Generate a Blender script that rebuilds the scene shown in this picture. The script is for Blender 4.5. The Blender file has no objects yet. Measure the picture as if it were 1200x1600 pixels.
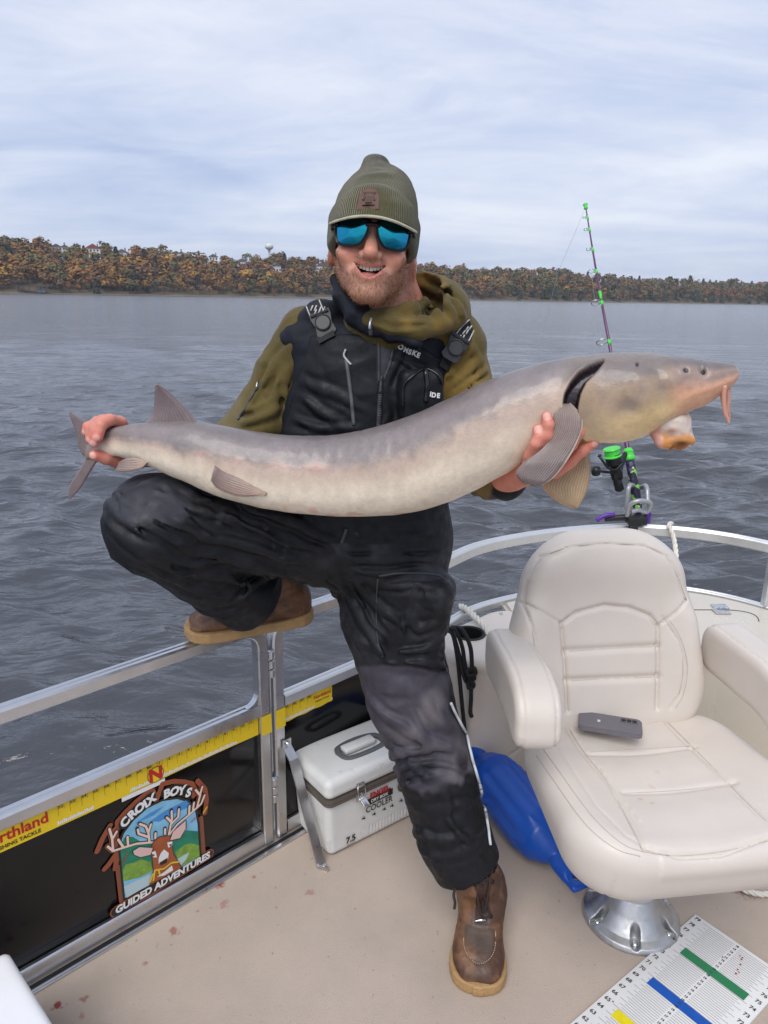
import bpy, bmesh, math, random
import numpy as np
from mathutils import Vector, Matrix
rng = np.random.default_rng(7)
random.seed(7)
scene = bpy.context.scene
COL = scene.collection
# ------------------------------------------------------------------ camera
F_PX, HORIZON, CAM_H, ROLL = 1164.0, 464.0, 1.45, math.radians(0.95)
_p = math.atan((800 - HORIZON) / F_PX)
FW = np.array([0, math.cos(_p), -math.sin(_p)])
_rt = np.array([1.0, 0, 0]); _up = np.cross(_rt, FW)
RT = math.cos(ROLL) * _rt + math.sin(ROLL) * _up
UP = np.cross(RT, FW)
EYE = np.array([0, 0, CAM_H])
cam_data = bpy.data.cameras.new('camera')
cam = bpy.data.objects.new('camera', cam_data); COL.objects.link(cam)
cam_data.sensor_fit = 'VERTICAL'; cam_data.sensor_height = 24.0
cam_data.lens = F_PX / 1600 * 24.0
cam_data.clip_start = 0.05; cam_data.clip_end = 8000
M = Matrix(((RT[0], UP[0], -FW[0], EYE[0]), (RT[1], UP[1], -FW[1], EYE[1]), (RT[2], UP[2], -FW[2], EYE[2]), (0, 0, 0, 1)))
cam.matrix_world = M
scene.camera = cam
# ------------------------------------------------------------------ exposure
scene.view_settings.view_transform = 'Standard'
scene.view_settings.look = 'None'
scene.view_settings.exposure = 0.68
scene.view_settings.gamma = 1.0
scene.view_settings.use_curve_mapping = False
# ------------------------------------------------------------------ sky and sun (overcast autumn afternoon)
SUN_EL, SUN_AZ = math.radians(52), math.radians(198)      # azimuth from +Y, clockwise
world = bpy.data.worlds.new('World'); scene.world = world; world.use_nodes = True
def build_world():
    nt = world.node_tree; N = nt.nodes; L = nt.links; N.clear()
    out = N.new('ShaderNodeOutputWorld'); bg = N.new('ShaderNodeBackground'); bg.inputs['Strength'].default_value = 0.1
    sky = N.new('ShaderNodeTexSky'); sky.sky_type = 'NISHITA'; sky.sun_disc = False
    sky.sun_elevation = SUN_EL; sky.sun_rotation = SUN_AZ; sky.altitude = 200; sky.dust_density = 1.5
    tc = N.new('ShaderNodeTexCoord'); sep = N.new('ShaderNodeSeparateXYZ'); L.new(tc.outputs['Generated'], sep.inputs[0])
    def math_(op, a, b=None, c=None):
        n = N.new('ShaderNodeMath'); n.operation = op
        for i, v in enumerate((a, b, c)):
            if v is None: continue
            if isinstance(v, (int, float)): n.inputs[i].default_value = v
            else: L.new(v, n.inputs[i])
        return n.outputs[0]
    z = math_('MAXIMUM', sep.outputs[2], 0.0)
    zz = math_('ADD', z, 0.16)
    comb = N.new('ShaderNodeCombineXYZ')
    L.new(math_('DIVIDE', sep.outputs[0], zz), comb.inputs[0]); L.new(math_('DIVIDE', sep.outputs[1], zz), comb.inputs[1])
    def noise(scale, detail, rough, dist, sx, sy, off, rot=0.0):
        mp = N.new('ShaderNodeMapping'); mp.inputs['Scale'].default_value = (sx, sy, 1); mp.inputs['Location'].default_value = off
        mp.inputs['Rotation'].default_value = (0, 0, rot)
        L.new(comb.outputs[0], mp.inputs[0])
        n = N.new('ShaderNodeTexNoise'); n.inputs['Scale'].default_value = scale; n.inputs['Detail'].default_value = detail
        n.inputs['Roughness'].default_value = rough; n.inputs['Distortion'].default_value = dist
        L.new(mp.outputs[0], n.inputs['Vector']); return n.outputs[0]
    n1 = noise(0.62, 10, 0.60, 0.5, 0.62, 1.0, (3.1, 1.7, 0), 0.35)
    n2 = noise(1.9, 9, 0.62, 0.9, 0.5, 1.0, (9.1, 4.4, 0), 0.2)
    s = math_('ADD', math_('MULTIPLY', n1, 0.65), math_('MULTIPLY', n2, 0.35))
    ramp = N.new('ShaderNodeValToRGB'); L.new(s, ramp.inputs[0])
    cr = ramp.color_ramp; cr.interpolation = 'B_SPLINE'
    cr.elements[0].position = 0.37; cr.elements[0].color = (.265, .325, .485, 1)
    cr.elements[1].position = 0.64; cr.elements[1].color = (.60, .615, .66, 1)
    for pos, c in ((0.45, (.365, .42, .555, 1)), (0.53, (.44, .48, .59, 1))):
        e = cr.elements.new(pos); e.color = c
    # paler towards the horizon, as cloud decks are
    hz = math_('POWER', math_('SUBTRACT', 1.0, math_('MINIMUM', math_('MULTIPLY', z, 3.2), 1.0)), 2.0)
    mixh = N.new('ShaderNodeMix'); mixh.data_type = 'RGBA'
    L.new(math_('MULTIPLY', hz, 0.42), mixh.inputs[0]); vs = N.new('ShaderNodeVectorMath'); vs.operation = 'SCALE'; vs.inputs['Scale'].default_value = 10.0; L.new(ramp.outputs[0], vs.inputs[0]); L.new(vs.outputs[0], mixh.inputs[6]); mixh.inputs[7].default_value = (4.5, 5.05, 6.1, 1)
    mix = N.new('ShaderNodeMix'); mix.data_type = 'RGBA'; mix.inputs[0].default_value = 0.93
    L.new(sky.outputs[0], mix.inputs[6]); L.new(mixh.outputs[2], mix.inputs[7])
    L.new(mix.outputs[2], bg.inputs['Color']); L.new(bg.outputs[0], out.inputs[0])
build_world()
sun_data = bpy.data.lights.new('sun', 'SUN'); sun_data.energy = 1.5; sun_data.angle = math.radians(40); sun_data.color = (1, 0.96, 0.9)
sun = bpy.data.objects.new('sun', sun_data); COL.objects.link(sun)
_sd = Vector((math.sin(SUN_AZ) * math.cos(SUN_EL), math.cos(SUN_AZ) * math.cos(SUN_EL), math.sin(SUN_EL)))
sun.rotation_euler = _sd.to_track_quat('Z', 'Y').to_euler()
sun.location = (0, -5, 12)

# ------------------------------------------------------------------ layout helpers (metres; camera at the origin of the plan, deck at z = 0)
def ray(x, y): return FW + RT * ((x - 600) / F_PX) - UP * ((y - 800) / F_PX)
def P(x, y, Y):
    d = ray(x, y); return EYE + d * (Y / d[1])
def Zp(x, y, z):
    d = ray(x, y); return EYE + d * ((z - CAM_H) / d[2])
def onplane(x, y, a, n):
    d = ray(x, y); return EYE + d * (np.dot(np.asarray(a) - EYE, n) / np.dot(d, n))
def mpp(Y, py=600):                                       # metres per photo pixel at forward distance Y
    d = ray(600, py); return Y / d[1] / F_PX

# ------------------------------------------------------------------ object helpers
def tag(o, label=None, cat=None, group=None, kind=None):
    if label: o['label'] = label
    if cat: o['category'] = cat
    if group: o['group'] = group
    if kind: o['kind'] = kind
    return o
def empty(name, loc, label, cat, group=None, rz=0.0):
    o = bpy.data.objects.new(name, None); COL.objects.link(o); o.empty_display_size = 0.05
    o.location = loc; o.rotation_euler = (0, 0, rz)
    return tag(o, label, cat, group)
def link(name, me, mat=None, parent=None, world=True):
    o = bpy.data.objects.new(name, me); COL.objects.link(o)
    if mat is not None:
        me.materials.clear()
        for m in (mat if isinstance(mat, (list, tuple)) else [mat]): me.materials.append(m)
    if parent is not None:
        o.parent = parent
        if world: o.matrix_parent_inverse = world_matrix(parent).inverted()
    return o
def world_matrix(o):
    m = Matrix.LocRotScale(o.location, o.rotation_euler, o.scale)
    return world_matrix(o.parent) @ o.matrix_parent_inverse @ m if o.parent else m
def mesh(name, V, Fc, smooth=True, col=None, attrs=None, mat_idx=None):
    me = bpy.data.meshes.new(name)
    V = np.asarray(V, dtype=np.float32).reshape(-1, 3)
    if isinstance(Fc, np.ndarray):
        n, k = Fc.shape
        me.vertices.add(len(V)); me.vertices.foreach_set('co', V.ravel())
        me.loops.add(n * k); me.loops.foreach_set('vertex_index', Fc.astype(np.int32).ravel())
        me.polygons.add(n); me.polygons.foreach_set('loop_start', np.arange(0, n * k, k, dtype=np.int32))
        me.update(calc_edges=True); me.validate()
    else:
        me.from_pydata(V.tolist(), [], Fc); me.update()
    if smooth: me.polygons.foreach_set('use_smooth', np.ones(len(me.polygons), dtype=bool))
    if col is not None:
        a = me.color_attributes.new('Col', 'FLOAT_COLOR', 'POINT')
        c = np.ones((len(V), 4), dtype=np.float32); c[:, :3] = col
        a.data.foreach_set('color', c.ravel())
    for k_, v_ in (attrs or {}).items():
        a = me.attributes.new(k_, 'FLOAT', 'POINT'); a.data.foreach_set('value', np.asarray(v_, dtype=np.float32))
    if mat_idx is not None: me.polygons.foreach_set('material_index', np.asarray(mat_idx, dtype=np.int32))
    return me
class MB:
    """collects shapes into one mesh"""
    def __init__(s): s.v = []; s.f = []; s.n = 0
    def add(s, V, Fs):
        V = np.asarray(V, float).reshape(-1, 3); s.v.append(V)
        for f in Fs: s.f.append([int(i) + s.n for i in f])
        s.n += len(V); return s
    def build(s, name, mat=None, parent=None, smooth=True, auto=None, col=None):
        me = mesh(name, np.concatenate(s.v), s.f, smooth, col)
        if auto: sharp(me, auto)
        return link(name, me, mat, parent)
    def mesh(s, name, smooth=True, auto=None):
        me = mesh(name, np.concatenate(s.v), s.f, smooth)
        if auto: sharp(me, auto)
        return me
def sharp(me, deg):
    bm = bmesh.new(); bm.from_mesh(me); bmesh.ops.recalc_face_normals(bm, faces=bm.faces)
    lim = math.radians(deg)
    for e in bm.edges:
        e.smooth = not (len(e.link_faces) == 2 and e.calc_face_angle(0) > lim)
    bm.to_mesh(me); bm.free()
def frame(d, up=(0, 0, 1)):
    d = np.asarray(d, float); d = d / np.linalg.norm(d); up = np.asarray(up, float)
    if abs(d @ up) > 0.98: up = np.array([0, 1.0, 0]) if abs(d[1]) < 0.9 else np.array([1.0, 0, 0])
    a = np.cross(up, d); a /= np.linalg.norm(a); b = np.cross(d, a); return a, b, d
def box(c, h, R=None, bev=0.0, seg=2):
    """bevelled box as (V, F); R columns are the local axes"""
    bm = bmesh.new(); bmesh.ops.create_cube(bm, size=2)
    for v in bm.verts: v.co = Vector((v.co.x * h[0], v.co.y * h[1], v.co.z * h[2]))
    if bev > 0: bmesh.ops.bevel(bm, geom=bm.edges[:], offset=bev, segments=seg, profile=0.5, affect='EDGES')
    bm.verts.index_update()
    V = np.array([v.co[:] for v in bm.verts]); Fs = [[v.index for v in f.verts] for f in bm.faces]; bm.free()
    if R is not None: V = V @ np.asarray(R).T
    return V + np.asarray(c), Fs
def catmull(pts, n):
    pts = np.asarray(pts, float)
    if len(pts) == 2: t = np.linspace(0, 1, n)[:, None]; return pts[0] * (1 - t) + pts[1] * t
    q = np.vstack([2 * pts[0] - pts[1], pts, 2 * pts[-1] - pts[-2]])
    u = np.linspace(0, len(pts) - 1, n); i = np.minimum(u.astype(int), len(pts) - 2); t = (u - i)[:, None]
    a, b, c, d = q[i], q[i + 1], q[i + 2], q[i + 3]
    return 0.5 * (2 * b + (c - a) * t + (2 * a - 5 * b + 4 * c - d) * t ** 2 + (3 * b - a - 3 * c + d) * t ** 3)
def tube(pts, r, seg=10, n=None, prof=None, up=(0, 0, 1), cap=True, closed=False):
    """sweep along pts; r scalar or per-point; prof: optional Nx2 profile (right, up) in metres used instead of a circle"""
    pts = np.asarray(pts, float)
    if n: 
        rr = None if np.isscalar(r) else np.interp(np.linspace(0, 1, n), np.linspace(0, 1, len(pts)), r)
        pts = catmull(pts, n); r = r if rr is None else rr
    m = len(pts); r = np.full(m, r, float) if np.isscalar(r) else np.asarray(r, float)
    T = np.gradient(pts, axis=0); T /= np.linalg.norm(T, axis=1)[:, None] + 1e-12
    if closed:
        T = np.roll(pts, -1, 0) - np.roll(pts, 1, 0); T /= np.linalg.norm(T, axis=1)[:, None]
    V = []
    a, b, _ = frame(T[0], up)
    for i in range(m):
        if prof is not None: a, b, _ = frame(T[i], up)
        else:
            a = a - T[i] * (a @ T[i]); a /= np.linalg.norm(a); b = np.cross(T[i], a)
        if prof is not None: V.append(pts[i] + np.outer(prof[:, 0], a) + np.outer(prof[:, 1], b))
        else:
            th = np.arange(seg) * 2 * math.pi / seg
            V.append(pts[i] + r[i] * (np.outer(np.cos(th), a) + np.outer(np.sin(th), b)))
    k = len(V[0]); Fs = []
    for i in range(m if closed else m - 1):
        j2 = (i + 1) % m
        for j in range(k): Fs.append([i * k + j, i * k + (j + 1) % k, j2 * k + (j + 1) % k, j2 * k + j])
    if cap and not closed: Fs.append(list(range(k))[::-1]); Fs.append([(m - 1) * k + j for j in range(k)])
    return np.concatenate(V), Fs
def lathe(prof, c, axis=(0, 0, 1), seg=32, cap=True):
    a, b, d = frame(axis); th = np.arange(seg) * 2 * math.pi / seg; V = []
    for r, h in prof: V.append(np.asarray(c) + np.outer(np.cos(th), a) * r + np.outer(np.sin(th), b) * r + d * h)
    Fs = []
    for i in range(len(prof) - 1):
        for j in range(seg): Fs.append([i * seg + j, i * seg + (j + 1) % seg, (i + 1) * seg + (j + 1) % seg, (i + 1) * seg + j])
    if cap: Fs.append(list(range(seg))[::-1]); Fs.append([(len(prof) - 1) * seg + j for j in range(seg)])
    return np.concatenate(V), Fs
def prism(poly, z0, z1, origin=(0, 0, 0), ex=(1, 0, 0), ey=(0, 1, 0), ez=(0, 0, 1)):
    poly = np.asarray(poly, float); n = len(poly); o = np.asarray(origin, float)
    B = o + np.outer(poly[:, 0], ex) + np.outer(poly[:, 1], ey)
    V = np.concatenate([B + np.asarray(ez) * z0, B + np.asarray(ez) * z1])
    Fs = [list(range(n))[::-1], [n + i for i in range(n)]] + [[i, (i + 1) % n, n + (i + 1) % n, n + i] for i in range(n)]
    return V, Fs
def rrect(w, h, r, n=6):
    pts = []
    for cx, cy, a0 in ((w - r, h - r, 0), (-w + r, h - r, 90), (-w + r, -h + r, 180), (w - r, -h + r, 270)):
        for k in range(n + 1):
            a = math.radians(a0 + 90 * k / n); pts.append((cx + r * math.cos(a), cy + r * math.sin(a)))
    return np.array(pts)
_dg_font = {}
def text_mesh(s, size, shear=0.0, fat=0.0, extrude=0.0, sx=1.0, align='CENTER', spacing=1.0):
    """flat text as (V, F) in its own xy plane"""
    key = (s, size, shear, fat, extrude, sx, align, spacing)
    if key in _dg_font: return _dg_font[key]
    cu = bpy.data.curves.new('text', 'FONT'); cu.body = s; cu.size = size; cu.shear = shear; cu.offset = fat; cu.extrude = extrude
    cu.align_x = align; cu.align_y = 'CENTER'; cu.resolution_u = 3; cu.space_character = spacing
    ob = bpy.data.objects.new('text', cu); COL.objects.link(ob)
    me = bpy.data.meshes.new_from_object(ob.evaluated_get(bpy.context.evaluated_depsgraph_get()))
    V = np.array([v.co[:] for v in me.vertices]).reshape(-1, 3); Fs = [list(p.vertices) for p in me.polygons]
    V[:, 0] *= sx
    bpy.data.objects.remove(ob); bpy.data.curves.remove(cu); bpy.data.meshes.remove(me)
    _dg_font[key] = (V, Fs); return V, Fs
def text_on(mb, s, o, ex, ey, n=None, lift=0.0, **kw):
    V, Fs = text_mesh(s, **kw); o = np.asarray(o, float)
    W = o + np.outer(V[:, 0], ex) + np.outer(V[:, 1], ey)
    if n is not None: W = W + np.asarray(n) * (lift + V[:, 2:3] )
    return mb.add(W, Fs)

# ------------------------------------------------------------------ materials
def srgb(r, g, b):
    f = lambda c: (c / 255 / 12.92) if c <= 10 else ((c / 255 + 0.055) / 1.055) ** 2.4
    return (f(r), f(g), f(b), 1)
def mat(name, color=(0.5, 0.5, 0.5, 1), rough=0.5, metal=0.0, var=0.0, vscale=8.0, bump=0.0, bscale=60.0, bdist=0.002, attr=False,
        spec=0.5, coat=0.0, rvar=0.0, stretch=(1, 1, 1), sss=0.0, speck=None, bump2=0.0, b2scale=300.0, b2dist=None, rib=None, sheen=0.0):
    m = bpy.data.materials.new(name); m.use_nodes = True; nt = m.node_tree; N = nt.nodes; L = nt.links
    b = N['Principled BSDF']; b.inputs['Roughness'].default_value = rough; b.inputs['Metallic'].default_value = metal
    b.inputs['Specular IOR Level'].default_value = spec; b.inputs['Coat Weight'].default_value = coat
    if sheen: b.inputs['Sheen Weight'].default_value = sheen
    if sss: b.inputs['Subsurface Weight'].default_value = sss; b.inputs['Subsurface Radius'].default_value = (0.012, 0.005, 0.003); b.inputs['Subsurface Scale'].default_value = 1.0
    tc = N.new('ShaderNodeTexCoord'); mp = N.new('ShaderNodeMapping'); mp.inputs['Scale'].default_value = stretch
    L.new(tc.outputs['Object'], mp.inputs[0])
    def noise(scale, detail=6, rough_=0.6):
        n = N.new('ShaderNodeTexNoise'); n.inputs['Scale'].default_value = scale; n.inputs['Detail'].default_value = detail
        n.inputs['Roughness'].default_value = rough_; L.new(mp.outputs[0], n.inputs['Vector']); return n.outputs[0]
    if attr:
        a = N.new('ShaderNodeAttribute'); a.attribute_name = 'Col'; src = a.outputs['Color']
    else:
        a = N.new('ShaderNodeRGB'); a.outputs[0].default_value = color; src = a.outputs[0]
    if var:
        n = noise(vscale); mr = N.new('ShaderNodeMapRange'); L.new(n, mr.inputs[0])
        mr.inputs[1].default_value = 0.3; mr.inputs[2].default_value = 0.7; mr.inputs[3].default_value = 1 - var; mr.inputs[4].default_value = 1 + var
        vm = N.new('ShaderNodeVectorMath'); vm.operation = 'SCALE'; L.new(src, vm.inputs[0]); L.new(mr.outputs[0], vm.inputs['Scale']); src = vm.outputs[0]
    if speck:
        sc_, thr, c2, amt = speck
        n = noise(sc_, 3, 0.7); mr = N.new('ShaderNodeMapRange'); L.new(n, mr.inputs[0]); mr.inputs[1].default_value = thr; mr.inputs[2].default_value = thr + 0.08
        mr.inputs[4].default_value = amt
        mx = N.new('ShaderNodeMix'); mx.data_type = 'RGBA'; L.new(mr.outputs[0], mx.inputs[0]); L.new(src, mx.inputs[6]); mx.inputs[7].default_value = c2; src = mx.outputs[2]
    L.new(src, b.inputs['Base Color'])
    if rvar:
        n = noise(vscale * 1.7); mr = N.new('ShaderNodeMapRange'); L.new(n, mr.inputs[0]); mr.inputs[1].default_value = 0.3; mr.inputs[2].default_value = 0.7
        mr.inputs[3].default_value = max(0.02, rough - rvar); mr.inputs[4].default_value = min(1, rough + rvar); L.new(mr.outputs[0], b.inputs['Roughness'])
    last = None
    for st, sc_, dd in ((bump, bscale, bdist), (bump2, b2scale, b2dist or bdist * 0.3)):
        if st:
            bn = N.new('ShaderNodeBump'); bn.inputs['Strength'].default_value = st; bn.inputs['Distance'].default_value = dd
            L.new(noise(sc_, 5, 0.55), bn.inputs['Height'])
            if last: L.new(last, bn.inputs['Normal'])
            last = bn.outputs[0]
    if rib:
        a = N.new('ShaderNodeAttribute'); a.attribute_name = 'rib'
        mm = N.new('ShaderNodeMath'); mm.operation = 'MULTIPLY'; L.new(a.outputs['Fac'], mm.inputs[0]); mm.inputs[1].default_value = rib
        si = N.new('ShaderNodeMath'); si.operation = 'SINE'; L.new(mm.outputs[0], si.inputs[0])
        bn = N.new('ShaderNodeBump'); bn.inputs['Strength'].default_value = 0.8; bn.inputs['Distance'].default_value = 0.0016
        L.new(si.outputs[0], bn.inputs['Height'])
        if last: L.new(last, bn.inputs['Normal'])
        last = bn.outputs[0]
    if last: L.new(last, b.inputs['Normal'])
    return m

# ------------------------------------------------------------------ signed-distance modelling: smooth solids meshed by sparse surface nets
def rcone(p, a, b, ra, rb):
    a = np.asarray(a, np.float32); b = np.asarray(b, np.float32); ab = b - a; pa = p - a
    t = np.clip(pa @ ab / (ab @ ab + 1e-12), 0, 1)
    return np.linalg.norm(pa - t[:, None] * ab, axis=1) - (ra + (rb - ra) * t)
def ell(p, c, r, R=None):
    q = p - np.asarray(c, np.float32)
    if R is not None: q = q @ np.asarray(R, np.float32)
    r = np.asarray(r, np.float32); k0 = np.linalg.norm(q / r, axis=1); k1 = np.linalg.norm(q / (r * r), axis=1)
    return k0 * (k0 - 1) / (k1 + 1e-9)
def sbox(q, h, r):
    d = np.abs(q) - (np.asarray(h, np.float32) - r)
    return np.linalg.norm(np.maximum(d, 0), axis=1) + np.minimum(d.max(axis=1), 0) - r
def smin(a, b, k):
    h = np.maximum(k - np.abs(a - b), 0) / k; return np.minimum(a, b) - h * h * k * 0.25
def smax(a, b, k): return -smin(-a, -b, k)
def chain(p, pts, rad, k=0.0):
    d = None
    for i in range(len(pts) - 1):
        e = rcone(p, pts[i], pts[i + 1], rad[i], rad[i + 1]); d = e if d is None else (smin(d, e, k) if k else np.minimum(d, e))
    return d
def bounded(p, c, r, fn):
    """evaluate fn only near its bounding sphere"""
    dc = np.linalg.norm(p - np.asarray(c, np.float32), axis=1) - r
    out = dc + 0.02; m = dc < 0.03
    if m.any(): out[m] = fn(p[m])
    return out
def vnoise(p, s, seed=0):
    """smooth value noise in [-1, 1]"""
    q = p * s + seed * 17.13; i = np.floor(q).astype(np.int64); f = (q - i).astype(np.float32); f = f * f * (3 - 2 * f)
    def h(x, y, z):
        n = (x * 374761393 + y * 668265263 + z * 1274126177 + seed * 974711) & 0x7fffffff
        n = ((n ^ (n >> 13)) * 1103515245) & 0x7fffffff; n = n ^ (n >> 16)
        return (n & 0xffff).astype(np.float32) / 32767.5 - 1
    x, y, z = i[:, 0], i[:, 1], i[:, 2]; r = 0
    for dx in (0, 1):
        wx = f[:, 0] if dx else 1 - f[:, 0]
        for dy in (0, 1):
            wy = f[:, 1] if dy else 1 - f[:, 1]
            for dz in (0, 1): r = r + wx * wy * (f[:, 2] if dz else 1 - f[:, 2]) * h(x + dx, y + dy, z + dz)
    return r
def creases(p, lines, warp=0.012):
    """sum of soft ridges / grooves: each line (a, b, width, height)"""
    w = np.stack([vnoise(p, 14, 5), vnoise(p, 14, 6), vnoise(p, 14, 7)], 1) * warp; q = p + w; out = np.zeros(len(p), np.float32)
    for a, b, wd, hh in lines:
        a = np.asarray(a, np.float32); b = np.asarray(b, np.float32); ab = b - a; pa = q - a
        t = pa @ ab / (ab @ ab); tc = np.clip(t, 0, 1); d = np.linalg.norm(pa - tc[:, None] * ab, axis=1)
        out += hh * np.exp(-(d / wd) ** 2) * np.sqrt(np.clip(4 * tc * (1 - tc), 0.02, 1))
    return out
def wrinkle(p, R, fr, amp, seed=0, sharp_=3.0):
    """directional cloth wrinkles: ridged noise stretched along R's slow axes"""
    q = p @ np.asarray(R, np.float32); w = np.stack([vnoise(p, 11, seed + 1), vnoise(p, 11, seed + 2), vnoise(p, 11, seed + 3)], 1) * .03
    q = (q + w) * np.asarray(fr, np.float32); n = vnoise(q, 1.0, seed + 4); return amp * ((1 - np.abs(n)) ** sharp_ - .25)
def folds3(p, lines, warp=.010):
    """crisp folds along surface polylines: (points, width, height); a ridge flanked by shallow valleys"""
    w = np.stack([vnoise(p, 16, 5), vnoise(p, 16, 6), vnoise(p, 16, 7)], 1) * warp; q = p + w; out = np.zeros(len(p), np.float32)
    for pts, wd, hh in lines:
        pts = np.asarray(pts, np.float32); L_ = np.concatenate([[0], np.cumsum(np.linalg.norm(np.diff(pts, axis=0), axis=1))]); tot = L_[-1]; cen = pts.mean(0); rad = np.linalg.norm(pts - cen, axis=1).max() + 4 * wd
        m = np.linalg.norm(q - cen, axis=1) < rad
        if not m.any(): continue
        qq = q[m]; best = np.full(len(qq), 9., np.float32); tt = np.zeros(len(qq), np.float32)
        for k in range(len(pts) - 1):
            ab = pts[k + 1] - pts[k]; pa = qq - pts[k]; t = np.clip(pa @ ab / (ab @ ab + 1e-12), 0, 1); d = np.linalg.norm(pa - t[:, None] * ab, axis=1); b = d < best; best = np.where(b, d, best); tt = np.where(b, (L_[k] + t * (L_[k + 1] - L_[k])) / tot, tt)
        taper = np.clip(np.minimum(tt, 1 - tt) * 5, 0.05, 1) ** .7; x = best / wd
        out[m] += hh * taper * (np.exp(-x * x) - .55 * np.exp(-((x - 1.7) / .75) ** 2))
    return out
def sdf_mesh(fn, lo, hi, h, lip=1.25):
    B = 12; lo = np.asarray(lo, np.float32); hi = np.asarray(hi, np.float32)
    nb = np.maximum(np.ceil((hi - lo) / (h * B)).astype(int), 1)
    g = np.stack(np.meshgrid(*[np.arange(n) for n in nb], indexing='ij'), -1).reshape(-1, 3)
    cen = lo + (g + 0.5) * (B * h); d = np.concatenate([fn(c.astype(np.float32)) for c in np.array_split(cen, max(1, len(cen) // 60000 + 1))])
    act = g[np.abs(d) < lip * B * h * 0.87 + 0.012]
    D = nb * B + 2
    key = lambda c: (c[..., 0].astype(np.int64) * D[1] + c[..., 1]) * D[2] + c[..., 2]
    lc = np.stack(np.meshgrid(*[np.arange(B + 1)] * 3, indexing='ij'), -1).reshape(-1, 3)
    ck = []; cv = []; eq = []
    corners = [(i, j, k) for i in (0, 1) for j in (0, 1) for k in (0, 1)]
    edges = [(a, b) for a in range(8) for b in range(a + 1, 8) if sum(x != y for x, y in zip(corners[a], corners[b])) == 1]
    for ch in np.array_split(act, max(1, len(act) // 90 + 1)):
        if not len(ch): continue
        gi = (ch[:, None, :] * B + lc[None]).astype(np.int64)
        val = fn((lo + gi.reshape(-1, 3) * h).astype(np.float32)).reshape(len(ch), B + 1, B + 1, B + 1)
        s = val < 0
        cs = [s[:, i:i + B, j:j + B, k:k + B] for i, j, k in corners]
        cnt = sum(c.astype(np.int8) for c in cs); idx = np.argwhere((cnt > 0) & (cnt < 8))
        if not len(idx): continue
        b_, i_, j_, k_ = idx.T
        vals = np.stack([val[b_, i_ + c[0], j_ + c[1], k_ + c[2]] for c in corners], 1)
        acc = np.zeros((len(idx), 3)); wn = np.zeros(len(idx))
        for a, b in edges:
            va, vb = vals[:, a], vals[:, b]; m = (va < 0) != (vb < 0); t = np.where(m, va / (va - vb + 1e-20), 0)
            pa = np.array(corners[a], float); pb = np.array(corners[b], float)
            acc += np.where(m[:, None], pa + t[:, None] * (pb - pa), 0); wn += m
        gc = ch[b_] * B + idx[:, 1:]
        ck.append(key(gc)); cv.append(lo + (gc + acc / wn[:, None]) * h)
        for ax in range(3):
            sl = [slice(0, B)] * 3; sh = [slice(0, B)] * 3; sh[ax] = slice(1, B + 1)
            s0 = s[(slice(None), *sl)]; s1 = s[(slice(None), *sh)]
            e = np.argwhere(s0 != s1)
            if len(e): eq.append((ax, ch[e[:, 0]] * B + e[:, 1:], s0[tuple(e.T)]))
    ck = np.concatenate(ck); cv = np.concatenate(cv); o = np.argsort(ck); ck = ck[o]; cv = cv[o]
    quads = []
    for ax, pt, inside in eq:
        u, v = [(1, 2), (2, 0), (0, 1)][ax]; ids = []
        ok = np.ones(len(pt), bool)
        for du, dv in ((1, 1), (0, 1), (0, 0), (1, 0)):
            c = pt.copy(); c[:, u] -= du; c[:, v] -= dv; ok &= (c >= 0).all(1)
            kk = key(np.maximum(c, 0)); ii = np.minimum(np.searchsorted(ck, kk), len(ck) - 1); ok &= ck[ii] == kk; ids.append(ii)
        q = np.stack(ids, 1); q = np.where(inside[:, None], q, q[:, ::-1]); quads.append(q[ok])
    return cv.astype(np.float32), np.concatenate(quads)
def loft_d(p, z, cx, cy, hw, hd, axis=2):
    """approximate distance to a stack of ellipses whose centre and half sizes follow z"""
    t = p[:, 2]; c0 = np.interp(t, z, cx); c1 = np.interp(t, z, cy); a = np.interp(t, z, hw); b = np.interp(t, z, hd)
    x = (p[:, 0] - c0) / a; y = (p[:, 1] - c1) / b; k = np.sqrt(x * x + y * y) + 1e-6
    d = (k - 1) * np.sqrt((x * a) ** 2 + (y * b) ** 2) / k
    return smax(d, np.maximum(z[0] - t, t - z[-1]), 0.03)
def smoothstep(a, b, x): t = np.clip((x - a) / (b - a), 0, 1); return t * t * (3 - 2 * t)
def lerp(a, b, t): return np.asarray(a)[..., :3] * (1 - t)[:, None] + np.asarray(b)[..., :3] * t[:, None]
def c3(r, g, b): return np.array(srgb(r, g, b)[:3], np.float32)
# ================================================================== WATER
WATER_Z = -0.46
_w = np.random.default_rng(11)
WAVES = []
for lam in np.geomspace(0.14, 7.0, 104):
    for _ in range(1 if lam > 0.6 else 2):
        th = math.radians(262 + _w.normal(0, 30)); k = 2 * math.pi / lam
        WAVES.append((k * math.cos(th), k * math.sin(th), 0.047 / k * math.exp(-(math.log(lam / 0.62) / 1.5) ** 2) * _w.uniform(0.5, 1.3), _w.uniform(0, 6.28), lam))
def waves(x, y, cell):
    h = np.zeros_like(x); dx = np.zeros_like(x); dy = np.zeros_like(x)
    gust = 0.85 + 0.35 * np.sin(x * 0.21 + 1.3 * np.sin(y * 0.13)) * np.sin(y * 0.17 + 0.7)
    for kx, ky, a, ph, lam in WAVES:
        att = np.clip((lam / np.maximum(cell, 1e-6) - 2.0) / 2.5, 0, 1) * a
        if att.max() <= 0: continue
        f = kx * x + ky * y + ph; h += att * np.cos(f); k = math.hypot(kx, ky); s = att * np.sin(f) * 0.75 / k; dx -= kx * s; dy -= ky * s
    return h * gust, dx * gust, dy * gust
_w2 = sum((a * math.hypot(kx, ky)) ** 2 for kx, ky, a, ph, lam in WAVES)
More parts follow.
